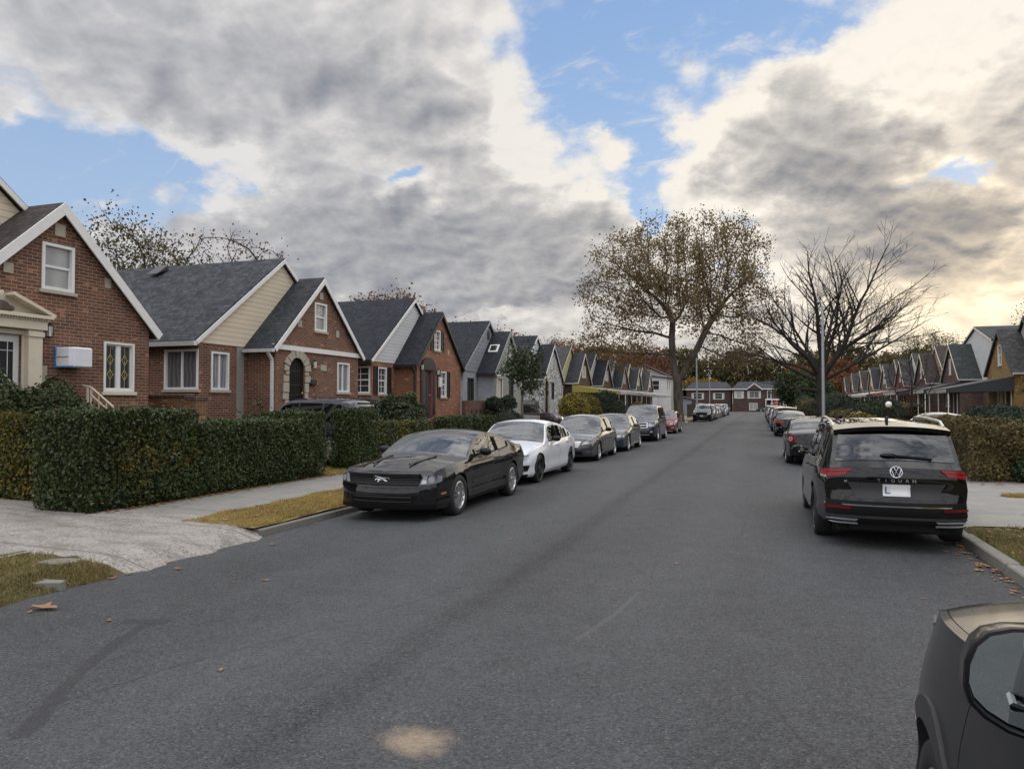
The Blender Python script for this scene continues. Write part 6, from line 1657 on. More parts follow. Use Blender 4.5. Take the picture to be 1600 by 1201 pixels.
        for y in (-.37, .37):
            sx = wt - .62
            m.box(sx - .05, sx + .50, y - .25, y + .25, .40, .60); m.prism([(sx - .02, .58), (sx + .12, .60), (sx - .12, hs - .12), (sx - .26, hs - .14)], y - .24, y + .24, 'y'); m.box(sx - .30, sx - .18, y - .13, y + .13, hs - .12, hs + .05)
        xr = L / 2 - c.rt + (.25 if not sp.get('hatch') else .9)
        m.box(xr - .1, xr + .45, -.60, .60, .42, .58); m.prism([(xr - .05, .56), (xr + .10, .56), (xr - .10, hs - .10), (xr - .24, hs - .10)], -.60, .60, 'y')
        m.build('seats', sp.get('interior', 'interior_grey'), root, bevel=.03)
        m = MB(); a = Vector((L / 2 - c.wb - .42, .37, float(c.top(c.wb)) - .06)); pts = [a + Vector((.07 * math.sin(t), .185 * math.cos(t), .17 * math.sin(t))) for t in np.linspace(0, 6.283, 17)]; m.tube(pts, .016, 6)
        m.build('steering_wheel', 'plastic_black', root)
        # wheels
        for a in c.ax:
            for sd in (1, -1):
                s = float(c.inv(a)); c.wheel(root, (L / 2 - a, sd * (float(c.plan(s)) + c.flare * .7 - .018), c.r), sd)
        # mirrors
        for sd in (1, -1):
            s = c.wb + sp.get('mirror', (.52, .0))[0]; S = float(np.interp(s, c.g, c.gS)); r_ = c.ring(S); x, y, z = c.loc((r_[10][0], sd * r_[10][1], r_[10][2])); z += .085 + sp.get('mirror', (.5, 0))[1]
            m = MB(); m.blob((x, y + sd * .155, z), (.075, .115, .075), 0, 10, 8); m.v = [(max(p[0], x - .03), p[1], min(max(p[2], z - .066), z + .066)) for p in m.v]
            m.beam((x + .02, y - sd * .02, z - .06), (x + .02, y + sd * .09, z - .03), .07, .035)
            o = m.build('side_mirror', sp.get('mirrormat', sp['paint']), root)
            g = MB(); g.add([(x - .034, y + sd * (.155 + .095 * math.cos(t)), z + .055 * math.sin(t)) for t in np.linspace(0, 6.283, 13)[:-1]], [tuple(range(12))]); g.build('mirror_glass', 'mirror_silver', o)
        # handles
        for k, (a, b) in enumerate(sp['doors']):
            for sd, nm in ((1, 'L'), (-1, 'R')):
                S = b - .17; s = float(c.inv(S)); z = float(c.beltz(s)) - .10; m = MB()
                A, B = Vector(c.SP(S - .10, z, sd)), Vector(c.SP(S + .09, z + .005, sd)); o = Vector((0, sd * .035, 0))
                m.tube([A, A + o * .8, B + o * .8, B], [.012, .014, .014, .012], 6); m.build('handle', sp.get('handlemat', sp['paint']), c.doors[(k, nm)])
    def wheel(c, root, p, sd):
        sp = c.sp; r = c.r; tw = sp.get('tyre', .22); rr = r * sp.get('rimr', .68); e = empty('wheel', root, p)
        y = lambda t: -sd * t        # t: depth from the outer face inwards
        m = MB(); m.lathe([(rr, y(.012)), (rr + .02, y(.0)), (r * .93, y(.004)), (r * .985, y(.028)), (r, y(.05)), (r, y(tw - .05)), (r * .985, y(tw - .03)), (r * .93, y(tw)), (rr, y(tw - .01))], 36, 0, 'y')
        m.build('tyre', 'rubber', e, sharp=50)
        m = MB(); m.lathe([(rr + .004, y(.010)), (rr - .012, y(.004)), (rr - .022, y(.018)), (rr - .03, y(.10)), (rr - .03, y(tw - .03))], 32, 0, 'y')
        n = sp.get('spokes', 5); dbl = sp.get('split', False)
        for k in range(n):
            t0 = 2 * math.pi * k / n + .3
            for off in ((-.5, .5) if dbl else (0,)):
                a = t0 + off * (.36 if dbl else 0); a2 = t0 + off * (.42 if dbl else 0); w0, w1 = (.030, .026) if dbl else (sp.get('spokew', .055), sp.get('spokew', .055) * .85)
                ca, sa = math.cos(t0 + off * .5), math.sin(t0 + off * .5); cb, sb = math.cos(a2), math.sin(a2)
                A = Vector((.045 * ca, 0, .045 * sa)); B = Vector(((rr - .016) * cb, 0, (rr - .016) * sb)); d = (B - A).normalized(); nn = Vector((-d.z, 0, d.x))
                v = []
                for P_, w_, dp in ((A, w0, .022), (B, w1, .010)):
                    for sg in (-1, 1): v.append(tuple(P_ + nn * w_ * sg * .5 + Vector((0, y(dp), 0))))
                    for sg in (-1, 1): v.append(tuple(P_ + nn * w_ * sg * .62 + Vector((0, y(dp + .035), 0))))
                m.add(v, [(0, 1, 5, 4), (0, 4, 6, 2), (1, 3, 7, 5), (2, 6, 7, 3)], 0)
        m.lathe([(.001, y(.012)), (.035, y(.012)), (.055, y(.024)), (.06, y(.06))], 16, 0, 'y')
        m.build('rim', sp.get('rim', 'alloy'), e, sharp=30)
        m = MB(); m.lathe([(.001, y(.075)), (rr * .80, y(.075)), (rr * .80, y(.095)), (.001, y(.10))], 24, 1, 'y'); m.lathe([(.001, y(.125)), (rr - .03, y(.125))], 24, 0, 'y')
        m.build('brake_disc', ['underbody', 'steel_galv'], e)

def pieces(c, front, items):
    """items: (name, material, [quads], offset, mirrored, parent)"""
    fn = lambda p, z: c.FP(front, p, z)
    out = {}
    for it in items:
        name, mat, quads, d, mir = it[:5]; par = it[5] if len(it) > 5 else None
        for sg in ((1, -1) if mir else (1,)):
            mb = MB()
            for q in quads: c.patch(fn, [(sg * a, z) for a, z in q], d, mb)
            o = mb.build(name, mat, (out[(par, sg)] if (par, sg) in out else out.get((par, 1), c.root)) if par else c.root, sharp=45)
            out[(name, sg)] = o
    return out
def sidepieces(c, items):
    for name, mat, quads, d in items:
        for sd in (1, -1):
            mb = MB()
            for q in quads: c.patch(lambda a, z: c.SP(a, z, sd), q, d, mb, n=8, k=2)
            c_o = mb.build(name, mat, c.root, sharp=45)
def bars(z0, z1, n, w, th, taper=0.0):
    return [[(-w + taper * k, z0 + (z1 - z0) * k / max(1, n - 1) - th / 2), (w - taper * k, z0 + (z1 - z0) * k / max(1, n - 1) - th / 2), (w - taper * k, z0 + (z1 - z0) * k / max(1, n - 1) + th / 2), (-w + taper * k, z0 + (z1 - z0) * k / max(1, n - 1) + th / 2)] for k in range(n)]
def rect(a, b, z0, z1): return [(a, z0), (b, z0), (b, z1), (a, z1)]
def text_mesh(txt, size, ext, mat, name, parent, place):
    """lettering as a small solid; place(u, v, d) -> local point"""
    cu = bpy.data.curves.new(name, 'FONT'); cu.body = txt; cu.size = size; cu.align_x = 'CENTER'; cu.extrude = .5
    t = bpy.data.objects.new(name, cu); COL.objects.link(t); dg = bpy.context.evaluated_depsgraph_get(); me = bpy.data.meshes.new_from_object(t.evaluated_get(dg))
    bpy.data.objects.remove(t); bpy.data.curves.remove(cu)
    for v in me.vertices: v.co = place(v.co.x, v.co.y, (v.co.z + .5) * ext)
    me.materials.clear(); me.materials.append(MATS[mat]); o = bpy.data.objects.new(name, me); COL.objects.link(o); o.parent = parent
    return o

# ---- shapes
def sedan(paint, **k):
    L = k.get('L', 4.65); w = k.get('w', .91); H = k.get('H', 1.45); s = L / 4.65; q = lambda pts: [(a * s, b) for a, b in pts]
    hz = k.get('hz', 1.0); fast = k.get('fast', 0.0)
    sp = dict(L=L, w=w, r=k.get('r', .325), paint=paint,
        top=q([(0, .66 * hz), (.05, .715 * hz), (.14, .775 * hz), (.45, .855 * hz), (.95, .925 * hz), (1.28, .965 * hz), (1.55, 1.10 * hz), (2.02, H - .055), (2.30, H - .008), (2.62, H), (3.05, H - .035), (3.45 + .1 * fast, H - .14), (4.05 + .14 * fast, 1.06 + .02 * fast), (4.32, 1.025), (4.56, 1.005), (4.62, .985), (4.65, .955)]),
        belt=q([(0, .62), (.5, .80), (1.3, .90), (2.4, .935), (3.6, .975), (4.65, .93)]),
        plan=q([(0, w - .10), (.3, w - .05), (.8, w - .015), (1.6, w), (3.2, w), (4.0, w - .03), (4.4, w - .07), (4.65, w - .11)]),
        sill=q([(0, .20), (.5, .19), (1.2, .21), (3.4, .22), (4.2, .25), (4.65, .32)]),
        crown=q([(0, .035), (.2, .05), (1.25, .055), (1.6, .06), (2.2, .075), (3.2, .08), (3.9, .07), (4.3, .05), (4.65, .03)]),
        nose=[(.15, .05), (.30, .10), (.42, .105), (.52, .085), (.62, .04), (.72, .0), (.9, 0)], tail=[(.2, .02), (.40, .07), (.55, .085), (.70, .06), (.85, .035), (.97, .0), (1.1, 0)],
        axles=(k.get('fa', .92 * s), k.get('ra', .92 * s + k.get('wbase', 2.75))), glass=(1.29 * s, 2.06 * s, 3.30 * s, (4.0 + .14 * fast) * s),
        wins=[(1.72 * s, 2.50 * s), (2.56 * s, 3.36 * s)] + ([(3.40 * s, 3.72 * s)] if k.get('quarter') else []), doors=[(1.42 * s, 2.53 * s), (2.54 * s, 3.50 * s)], hood=(.10 * s, 1.27 * s), trunk=((4.0 + .14 * fast) * s + .03, 4.57 * s))
    sp.update(k.get('sp', {})); return sp
def suv(paint, **k):
    L = k.get('L', 4.7); w = k.get('w', .93); H = k.get('H', 1.68); s = L / 4.7; q = lambda pts: [(a * s, b) for a, b in pts]; up = k.get('up', 0.0)
    sp = dict(L=L, w=w, r=k.get('r', .365), paint=paint, hatch=True,
        top=q([(0, .86 + up), (.05, .92 + up), (.16, .98 + up), (.5, 1.03 + up), (1.0, 1.075 + up), (1.22, 1.10 + up), (1.5, 1.25 + up), (1.98, H - .07), (2.25, H - .015), (2.7, H), (3.5, H - .02), (4.15, H - .055), (4.36, H - .085), (4.42, H - .13), (4.53, 1.36), (4.62, 1.18 + up), (4.67, 1.10 + up), (4.70, 1.05 + up)]),
        belt=q([(0, .80 + up), (.6, .95 + up), (1.3, 1.0 + up), (2.5, 1.02 + up), (3.6, 1.07 + up), (4.4, 1.10 + up), (4.7, 1.04 + up)]),
        plan=q([(0, w - .11), (.3, w - .05), (.8, w - .01), (1.6, w), (3.6, w), (4.2, w - .03), (4.5, w - .07), (4.7, w - .10)]),
        sill=q([(0, .26), (.5, .24), (1.2, .25), (3.4, .26), (4.2, .29), (4.7, .36)]),
        crown=q([(0, .04), (.2, .05), (1.2, .05), (1.6, .06), (2.2, .075), (4.2, .075), (4.45, .05), (4.6, .03), (4.7, .02)]), tumble=.30,
        nose=[(.2, .04), (.35, .09), (.5, .10), (.65, .07), (.8, .03), (.95, .0), (1.2, 0)], tail=[(.25, .03), (.45, .09), (.62, .10), (.75, .075), (.9, .05), (1.05, .015), (1.2, 0)],
        axles=(k.get('fa', .93 * s), k.get('ra', .93 * s + k.get('wbase', 2.79))), glass=(1.23 * s, 2.0 * s, 4.37 * s, 4.64 * s), bend=(.24, .13),
        wins=[(1.68 * s, 2.50 * s), (2.56 * s, 3.40 * s), (3.47 * s, 4.14 * s)], doors=[(1.42 * s, 2.53 * s), (2.54 * s, 3.50 * s)], hood=(.10 * s, 1.20 * s), trunk=None)
    sp.update(k.get('sp', {})); return sp
def park(name, label, cat, sp, X, Yc, facing, group='cars parked along the kerb', z=None, tilt=0.0):
    """facing: degrees, the way the nose points (-90 = towards the camera)"""
    root = thing(name, label, cat, (X, Yc, road_z(X) if z is None else z), R(facing), group)
    root.rotation_euler = (tilt, 0, R(facing))
    c = Car(sp); c.build(root); return c
def shade(c):
    c.sp.setdefault('x', 1)

# ---- 1: dark grey coupe, nearest on the left
L = 4.78
sp = sedan('paint_charcoal', L=L, w=.94, H=1.40, r=.345, fa=.94, wbase=2.72)
sp.update(top=[(0, .745), (.04, .80), (.10, .835), (.4, .885), (.9, .935), (1.35, .97), (1.62, 1.09), (2.18, 1.325), (2.48, 1.375), (2.78, 1.382), (3.15, 1.345), (3.6, 1.24), (4.12, 1.095), (4.40, 1.045), (4.66, 1.03), (4.74, 1.0), (4.78, .97)],
          belt=[(0, .74), (.5, .84), (1.4, .915), (2.4, .93), (3.2, .965), (3.7, 1.01), (4.78, .95)],
          plan=[(0, .86), (.3, .905), (.8, .935), (1.5, .925), (2.6, .915), (3.3, .93), (3.9, .945), (4.4, .92), (4.78, .86)],
          nose=[(.15, .02), (.28, .07), (.42, .085), (.55, .07), (.62, .03), (.68, .02), (.78, .055), (.83, .02), (.95, 0)], crown=[(0, .03), (.2, .045), (1.3, .06), (1.7, .055), (2.3, .075), (3.2, .08), (4.1, .06), (4.78, .03)],
          glass=(1.38, 2.18, 3.22, 4.05), wins=[(1.82, 2.90), (2.99, 3.50)], doors=[(1.52, 3.02)], hood=(.11, 1.36), trunk=(4.08, 4.70), dome=.035, crease=.70, bow=.03, flare=.014, rim='alloy', spokes=6, split=True, rimr=.66, tyre=.235, bend=(.27, .16), winglass='glass_clear', rearglass='glass_tint', interior='interior_tan', handlemat='plastic_black', mirrormat='plastic_black', arch=1.10, bumperz=(.30, .32), bumpermat=('gloss_black', 'gloss_black'))
c = park('parked_coupe', 'dark grey two-door coupe parked nearest on the left kerb', 'car', sp, -5.66, 10.42 + L / 2, -90)
o = pieces(c, True, [('grille', 'grille_black', [[(-.60, .575), (.60, .575), (.635, .755), (-.635, .755)]], .006, False),
    ('headlight', 'lamp_dim', [[(.61, .585), (.80, .60), (.815, .725), (.645, .735)]], .010, True), ('headlight', 'lamp_clear', [[(.63, .60), (.695, .605), (.715, .725), (.66, .735)]], .014, True),
    ('lamp_surround', 'lamp_dim', [[(.81, .605), (.96, .63), (.99, .715), (.82, .725)]], .008, True),
    ('bumper_line', 'paint_black', [rect(-.84, .84, .535, .560)], .012, False), ('lower_intake', 'grille_black', [[(-.52, .30), (.52, .30), (.60, .42), (-.60, .42)]], .008, False),
    ('intake_bar', 'plastic_grey', bars(.33, .40, 2, .50, .012), .016, False), ('fog_recess', 'plastic_black', [[(.66, .34), (.80, .35), (.80, .44), (.64, .43)]], .008, True), ('front_lip', 'plastic_black', [rect(-.82, .82, .215, .265)], .02, False),
    ('side_marker', 'lamp_amber', [[(.97, .415), (1.11, .42), (1.11, .455), (.97, .452)]], .008, True)])
for k in range(9):      # thin slats inside the grille
    pass
mb = MB()
for q in bars(.60, .735, 6, .60, .008): c.patch(lambda p, z: c.FP(True, p, z), q, .012, mb)
mb.build('grille_slats', 'plastic_grey', o[('grille', 1)])
for sg in (1, -1):      # round lamp with a bright ring
    m = MB(); P = Vector(c.FP(True, sg * .765, .665)); N = (Vector(c.FP(True, sg * .765, .665)) - Vector((L / 2 - 1.2, sg * .35, .66))).normalized(); t = N.orthogonal().normalized(); b = N.cross(t)
    for r_, d_, m_ in ((.068, .012, 0), (.050, .018, 1)):
        m.add([tuple(P + (t * math.cos(a) + b * math.sin(a)) * r_ + N * d_) for a in np.linspace(0, 6.283, 21)[:-1]], [tuple(range(20))], m_)
    m.build('headlight', ['chrome', 'lamp_clear'], c.root)
# running horse emblem on the grille
prof = [(-.115, .012), (-.085, .030), (-.055, .024), (-.02, .034), (.02, .030), (.05, .038), (.078, .058), (.092, .052), (.112, .036), (.104, .026), (.082, .028), (.070, .008), (.098, -.012), (.092, -.024), (.056, -.010), (.045, -.022), (.058, -.046), (.046, -.050), (.028, -.018), (-.012, -.012), (-.042, -.030), (-.078, -.040), (-.080, -.030), (-.052, -.016), (-.056, .004), (-.082, .010), (-.108, -.006)]
m = MB(); n = len(prof); f0 = [Vector(c.FP(True, -a, .675 + z)) + Vector((.010, 0, 0)) for a, z in [(a * 1.25, z * .95) for a, z in prof]]; f1 = [p + Vector((.014, 0, 0)) for p in f0]
m.add([tuple(p) for p in f0 + f1], [tuple(range(n, 2 * n))] + [(i, (i + 1) % n, n + (i + 1) % n, n + i) for i in range(n)]); m.build('emblem', 'badge_silver', o[('grille', 1)])
sidepieces(c, [('side_moulding', 'plastic_grey', [[(1.60, .475), (2.98, .51), (2.98, .545), (1.60, .51)]], .014), ('rocker', 'plastic_black', [[(1.36, .215), (3.24, .225), (3.24, .30), (1.36, .29)]], .012)])
for sg in (1, -1):      # hood creases
    m = MB(); 
    for s0, s1 in zip(np.linspace(.28, 1.12, 8)[:-1], np.linspace(.28, 1.12, 8)[1:]):
        A = Vector((L / 2 - s0, sg * (.30 + .10 * s0), float(c.top(s0)) + .018)); B = Vector((L / 2 - s1, sg * (.30 + .10 * s1), float(c.top(s1)) + .018)); m.tube([A, B], .016, 6, 0, False)
    m.build('hood_crease', 'paint_charcoal', c.root)
# ---- 2: white sedan
L = 4.76
sp = sedan('paint_white', L=L, w=.925, H=1.46, r=.345, fa=.90, wbase=2.87, fast=.9, quarter=True)
sp.update(rim='alloy_dark', spokes=5, split=True, rimr=.75, belttrim='chrome', mirrormat='plastic_black', winglass='glass_tint', arch=1.08, bumperz=(.27, .34), bumpermat=('plastic_black', 'paint_white'))
c = park('parked_sedan', 'white sedan parked between the dark coupe and the graphite sedan', 'car', sp, -5.78, 15.72 + L / 2, -90)
pieces(c, True, [('grille', 'grille_black', [[(-.42, .44), (.42, .44), (.46, .70), (-.46, .70)]], .006, False), ('grille_bar', 'chrome', [rect(-.40 + .1 * k, -.39 + .1 * k, .46, .69) for k in range(9)], .012, False),
    ('headlight', 'lamp_clear', [[(.52, .575), (.90, .60), (.93, .70), (.54, .69)]], .010, True), ('running_light', 'plate_white', [[(.56, .630), (.86, .645), (.86, .66), (.56, .645)]], .016, True),
    ('lower_intake', 'grille_black', [[(-.45, .26), (.45, .26), (.52, .36), (-.52, .36)]], .008, False), ('side_intake', 'plastic_black', [[(.58, .33), (.80, .34), (.86, .47), (.55, .46)]], .010, True)])
# ---- 3: graphite sedan
L = 4.63
sp = sedan('paint_graphite', L=L, w=.88, H=1.49, r=.315, fa=.95, wbase=2.70)
sp.update(rim='alloy', spokes=8, spokew=.04, rimr=.66, belttrim='chrome', winglass='glass_tint', mirrormat='plastic_black', handlemat='chrome')
c = park('parked_sedan', 'graphite grey sedan with chrome grille behind the white sedan', 'car', sp, -5.78, 22.62 + L / 2, -90)
pieces(c, True, [('grille', 'grille_black', [[(-.34, .45), (.34, .45), (.46, .66), (-.46, .66)]], .006, False), ('grille_bar', 'chrome', bars(.49, .655, 5, .38, .016, -.018), .013, False),
    ('headlight', 'lamp_clear', [[(.46, .56), (.84, .62), (.98, .77), (.56, .67)]], .010, True), ('lower_intake', 'grille_black', [[(-.52, .25), (.52, .25), (.46, .37), (-.46, .37)]], .008, False),
    ('fog_light', 'lamp_dim', [[(.60, .31), (.74, .32), (.74, .40), (.62, .39)]], .010, True)])
# ---- 4: dark blue sedan
L = 4.85
sp = sedan('paint_steelblue', L=L, w=.92, H=1.46, r=.335, fa=.95, wbase=2.80)
sp.update(rim='alloy', spokes=10, spokew=.03, rimr=.70, winglass='glass_tint', belttrim='chrome')
c = park('parked_sedan', 'steel blue sedan tucked behind the graphite sedan', 'car', sp, -5.72, 27.66 + L / 2, -90)
pieces(c, True, [('grille', 'grille_black', [[(-.45, .48), (.45, .48), (.50, .64), (-.50, .64)]], .006, False), ('grille_bar', 'chrome', bars(.52, .60, 2, .44, .018), .013, False), ('headlight', 'lamp_clear', [[(.54, .56), (.86, .59), (.96, .70), (.58, .67)]], .010, True), ('lower_intake', 'grille_black', [[(-.5, .25), (.5, .25), (.45, .36), (-.45, .36)]], .008, False)])
sidepieces(c, [('rocker_trim', 'chrome', [[(1.4, .27), (3.4, .28), (3.4, .30), (1.4, .29)]], .012)])
# ---- 5: big dark crossover with a cross-bar grille
L = 5.08
sp = suv('paint_navy', L=L, w=.96, H=1.80, r=.385, fa=.95, wbase=3.04, up=.06)
sp.update(rim='alloy', spokes=5, rimr=.66, winglass='glass_privacy', bumperz=(.40, .45), bumpermat=('plastic_black', 'plastic_black'))
c = park('parked_suv', 'big dark blue three-row crossover with chrome grille surround and silver skid lip', 'car', sp, -5.66, 35.6 + L / 2, -90)
pieces(c, True, [('grille', 'grille_black', [[(-.50, .70), (.50, .70), (.54, .93), (-.54, .93)]], .008, False), ('grille_surround', 'chrome', [rect(-.54, .54, .92, .95), rect(-.52, .52, .685, .71), rect(-.54, -.50, .70, .94), rect(.50, .54, .70, .94), rect(-.51, .51, .80, .83), rect(-.03, .03, .70, .94)], .016, False),
    ('headlight', 'lamp_clear', [[(.58, .74), (.90, .76), (.93, .90), (.58, .91)]], .010, True), ('lower_intake', 'plastic_grey', [rect(-.5, .5, .46, .58)], .01, False), ('skid_lip', 'chrome', [rect(-.62, .62, .335, .375)], .02, False), ('fog_light', 'lamp_clear', [rect(.66, .76, .46, .54)], .012, True)])
# ---- 6: red sedan
L = 4.5
sp = sedan('paint_red', L=L, w=.89, H=1.43, r=.33, fa=.9, wbase=2.7, fast=1.0); sp.update(rim='alloy', spokes=5, rimr=.7)
c = park('parked_sedan', 'dark red sedan parked just before the plane tree', 'car', sp, -5.72, 45.6 + L / 2, -90)
pieces(c, True, [('grille', 'grille_black', [[(-.40, .32), (.40, .32), (.46, .50), (-.46, .50)]], .008, False), ('headlight', 'lamp_clear', [[(.48, .56), (.84, .62), (.98, .75), (.56, .66)]], .010, True), ('fog_light', 'lamp_clear', [[(.58, .33), (.74, .36), (.76, .42), (.60, .40)]], .010, True)])
def copy_car(root, X, Y, facing, label, paint=None, z=None, group='cars parked along the kerb', cat='car'):
    o = copy_tree(root); o.location = (X, Y, road_z(X) if z is None else z); o.rotation_euler = (0, 0, R(facing)); o['label'] = label; o['group'] = group
    if paint:
        def rec(x):
            for ch in x.children:
                if ch.type == 'MESH' and ch.data.materials and ch.data.materials[0].name.startswith('paint_'):
                    ch.data = ch.data.copy(); ch.data.materials[0] = MATS[paint]
                rec(ch)
        rec(o)
    return o
# ---- 7: dark pickup-like wagon beyond the plane tree
L = 4.75
sp = suv('paint_black', L=L, w=.96, H=1.78, r=.38, up=.05); sp.update(rim='alloy_dark', bumperz=(.42, .45), bumpermat=('plastic_black', 'plastic_black'), rt=1)
c7 = park('parked_suv', 'black crossover facing us, first parked beyond the plane tree', 'car', sp, -5.62, 77 + L / 2, -90)
pieces(c7, True, [('grille', 'grille_black', [rect(-.5, .5, .68, .86)], .008, False), ('headlight', 'lamp_clear', [[(.56, .74), (.92, .76), (.92, .88), (.56, .88)]], .010, True), ('plate', 'plate_white', [rect(-.16, .16, .55, .63)], .03, False), ('skid_lip', 'plastic_grey', [rect(-.6, .6, .33, .38)], .02, False)])
copy_car(c7.root, -5.6, 86.5, -90, 'silver crossover parked second beyond the plane tree', 'paint_silver')
copy_car(c.root, -5.6, 93, -90, 'gold toned sedan parked third beyond the plane tree', 'paint_silver')
copy_car(c.root, -5.6, 99.5, -90, 'dark red sedan parked fourth beyond the plane tree', 'paint_red')
copy_car(c7.root, -5.6, 106.5, -90, 'dark crossover parked fifth beyond the plane tree', 'paint_gunmetal')
copy_car(c.root, -5.6, 114, -90, 'pale sedan parked sixth beyond the plane tree', 'paint_white')
copy_car(c7.root, -5.6, 122, -90, 'silver crossover parked last on the left before the cross street', 'paint_silver')
copy_car(c.root, 1.6, 169.5, 180, 'dark sedan crossing at the end of the street', 'paint_black', -.07, 'cars in the cross street')
copy_car(c7.root, -13, 171.5, 180, 'pale crossover standing in the cross street behind the left fence', 'paint_white', -.07, 'cars in the cross street')
# ---- driveway cars on the left
L = 3.95
sp = suv('paint_navy', L=L, w=.90, H=1.74, r=.34, wbase=2.45); sp.update(rim='alloy', spokes=5, spokew=.10, rimr=.72, winglass='glass_privacy')
cd = park('driveway_suv', 'dark blue crossover parked nose-in behind the square hedge block', 'car', sp, -10.18 - L / 2, 18.02, 180, 'cars standing in driveways', .24)
pieces(cd, False, [('rear_window', 'glass_tint', [[(-.60, 1.15), (.60, 1.15), (.52, 1.50), (-.52, 1.50)]], .008, False), ('taillight', 'lamp_red', [[(.62, .92), (.94, .95), (.90, 1.12), (.66, 1.10)]], .012, True), ('plate', 'plate_white', [rect(-.16, .16, .80, .90)], .02, False), ('spoiler', 'paint_navy', [rect(-.6, .6, 1.55, 1.60)], .06, False)])
L = 4.7
sp = suv('paint_maroon', L=L, w=.92, H=1.66, r=.36); sp.update(rim='alloy', winglass='glass_privacy', belttrim='chrome')
sp['top'] = [(a, z if a < 4.0 else z - .05 * (a - 4.0)) for a, z in sp['top']]
cm = park('driveway_suv', 'maroon crossover facing the street in the driveway before the golden yews', 'car', sp, -11.6 - L / 2, 44.6, 0, 'cars standing in driveways', .16)
pieces(cm, True, [('grille', 'chrome', [[(-.45, .62), (.45, .62), (.5, .82), (-.5, .82)]], .008, False), ('headlight', 'lamp_clear', [[(.50, .74), (.86, .78), (.98, .92), (.56, .86)]], .012, True)])
copy_car(cm.root, -13.0, 64.0, 0, 'silver crossover roof showing over the dark shrub', 'paint_silver', .12, 'cars standing in driveways')
copy_car(c.root, -12.0, 83.0, 0, 'white sedan in a driveway under the white awnings', 'paint_white', .12, 'cars standing in driveways')
# ---- right row: black crossover seen from behind
L = 4.70
sp = suv('paint_black', L=L, w=.925, H=1.66, r=.36, fa=.93, wbase=2.79)
sp.update(rim='alloy_dark', spokes=5, split=True, rimr=.74, belttrim='chrome', winglass='glass_privacy', bumperz=(.45, .60), bumpermat=('plastic_black', 'plastic_black'), sunroof=(2.2, 3.4), bend=(.24, .12), mirror=(.5, .0),
          tail=[(.25, .02), (.40, .075), (.52, .105), (.60, .11), (.66, .085), (.78, .055), (.86, .075), (.95, .075), (1.05, .045), (1.15, .01), (1.2, 0)])
c = park('parked_suv', 'black crossover seen from behind, nearest on the right kerb', 'car', sp, 1.62, 10.42 + L / 2, 90)
o = pieces(c, False, [
    ('taillight', 'lamp_red', [[(.58, .955), (.80, .915), (.80, 1.01), (.50, 1.03)], [(.80, .915), (1.06, .915), (1.02, .995), (.80, 1.01)]], .012, True), ('lamp_band', 'lamp_darkred', [[(.53, .995), (.80, .972), (.80, .985), (.52, 1.008)]], .018, True), ('reverse_light', 'lamp_clear', [[(.80, .905), (1.0, .905), (1.0, .925), (.80, .93)]], .018, True),
    ('plate_recess', 'plastic_grey', [[(-.44, .66), (.44, .66), (.56, .86), (-.56, .86)]], .004, False), ('plate', 'plate_white', [rect(-.155, .155, .695, .845)], .018, False),
    ('bumper_trim', 'chrome', [rect(-.86, .86, .565, .58)], .012, False), ('reflector', 'lamp_darkred', [rect(.52, .84, .52, .55)], .014, True), ('bumper_step', 'plastic_grey', [rect(-.80, .80, .41, .435)], .016, False),
    ('exhaust_trim', 'steel_galv', [[(.46, .375), (.78, .375), (.80, .395), (.44, .395)], [(.44, .33), (.70, .33), (.78, .345), (.46, .345)]], .018, True), ('tailgate_seam', 'underbody', [rect(-.78, .78, .615, .622)], .003, False)])
m = MB(); n = 12; ws = []       # sloping rear glass, spoiler, wiper
def hatch_pt(u, t):      # u sideways -1..1, t 0 at the foot of the glass .. 1 under the spoiler
    s = 4.645 - .265 * t; r_ = c.ring(float(np.interp(s, c.g, c.gS))); y = r_[13][1] * u * .93; z = float(c.top(s)) - (float(c.top(s)) - r_[13][2]) * abs(u) ** 2.3
    return Vector(c.loc((float(c.bend(s, y)), y, z)))
V = []; N_ = []
for j in range(9):
    for i in range(n + 1): V.append(hatch_pt(-1 + 2 * i / n, j / 8) + Vector((-.010, 0, .004)))
m.add([tuple(p) for p in V], [(j * (n + 1) + i, j * (n + 1) + i + 1, (j + 1) * (n + 1) + i + 1, (j + 1) * (n + 1) + i) for j in range(8) for i in range(n)], 0, True)
m.build('rear_window', 'glass_privacy', c.root)
m = MB(); W_ = c.ring(float(np.interp(4.30, c.g, c.gS)))[13][1] * 1.0
for i in range(12):
    u0, u1 = -1 + i / 6, -1 + (i + 1) / 6
    def E(u, d, dz): p = Vector(c.loc((4.16 + d - .10 * abs(u) ** 3, W_ * u, float(c.top(4.30)) + .012 - .055 * abs(u) ** 2.2 + dz))); return tuple(p)
    m.add([E(u0, 0, .02), E(u1, 0, .02), E(u1, .36, -.03), E(u0, .36, -.03), E(u0, .34, -.085), E(u1, .34, -.085), E(u0, 0, -.06), E(u1, 0, -.06)], [(0, 1, 2, 3), (3, 2, 5, 4), (4, 5, 7, 6)])
m.build('spoiler', 'paint_black', c.root)
m = MB(); A, B = hatch_pt(-.02, .10) + Vector((-.03, 0, .02)), hatch_pt(-.62, .06) + Vector((-.03, 0, .01)); m.beam(A, B, .016, .022); m.blob(tuple(hatch_pt(.10, .12) + Vector((-.02, 0, .01))), (.04, .10, .03), 0, 8, 6); m.beam(hatch_pt(.10, .12) + Vector((-.03, 0, .015)), A, .03, .035); m.build('wiper', 'plastic_black', c.root)
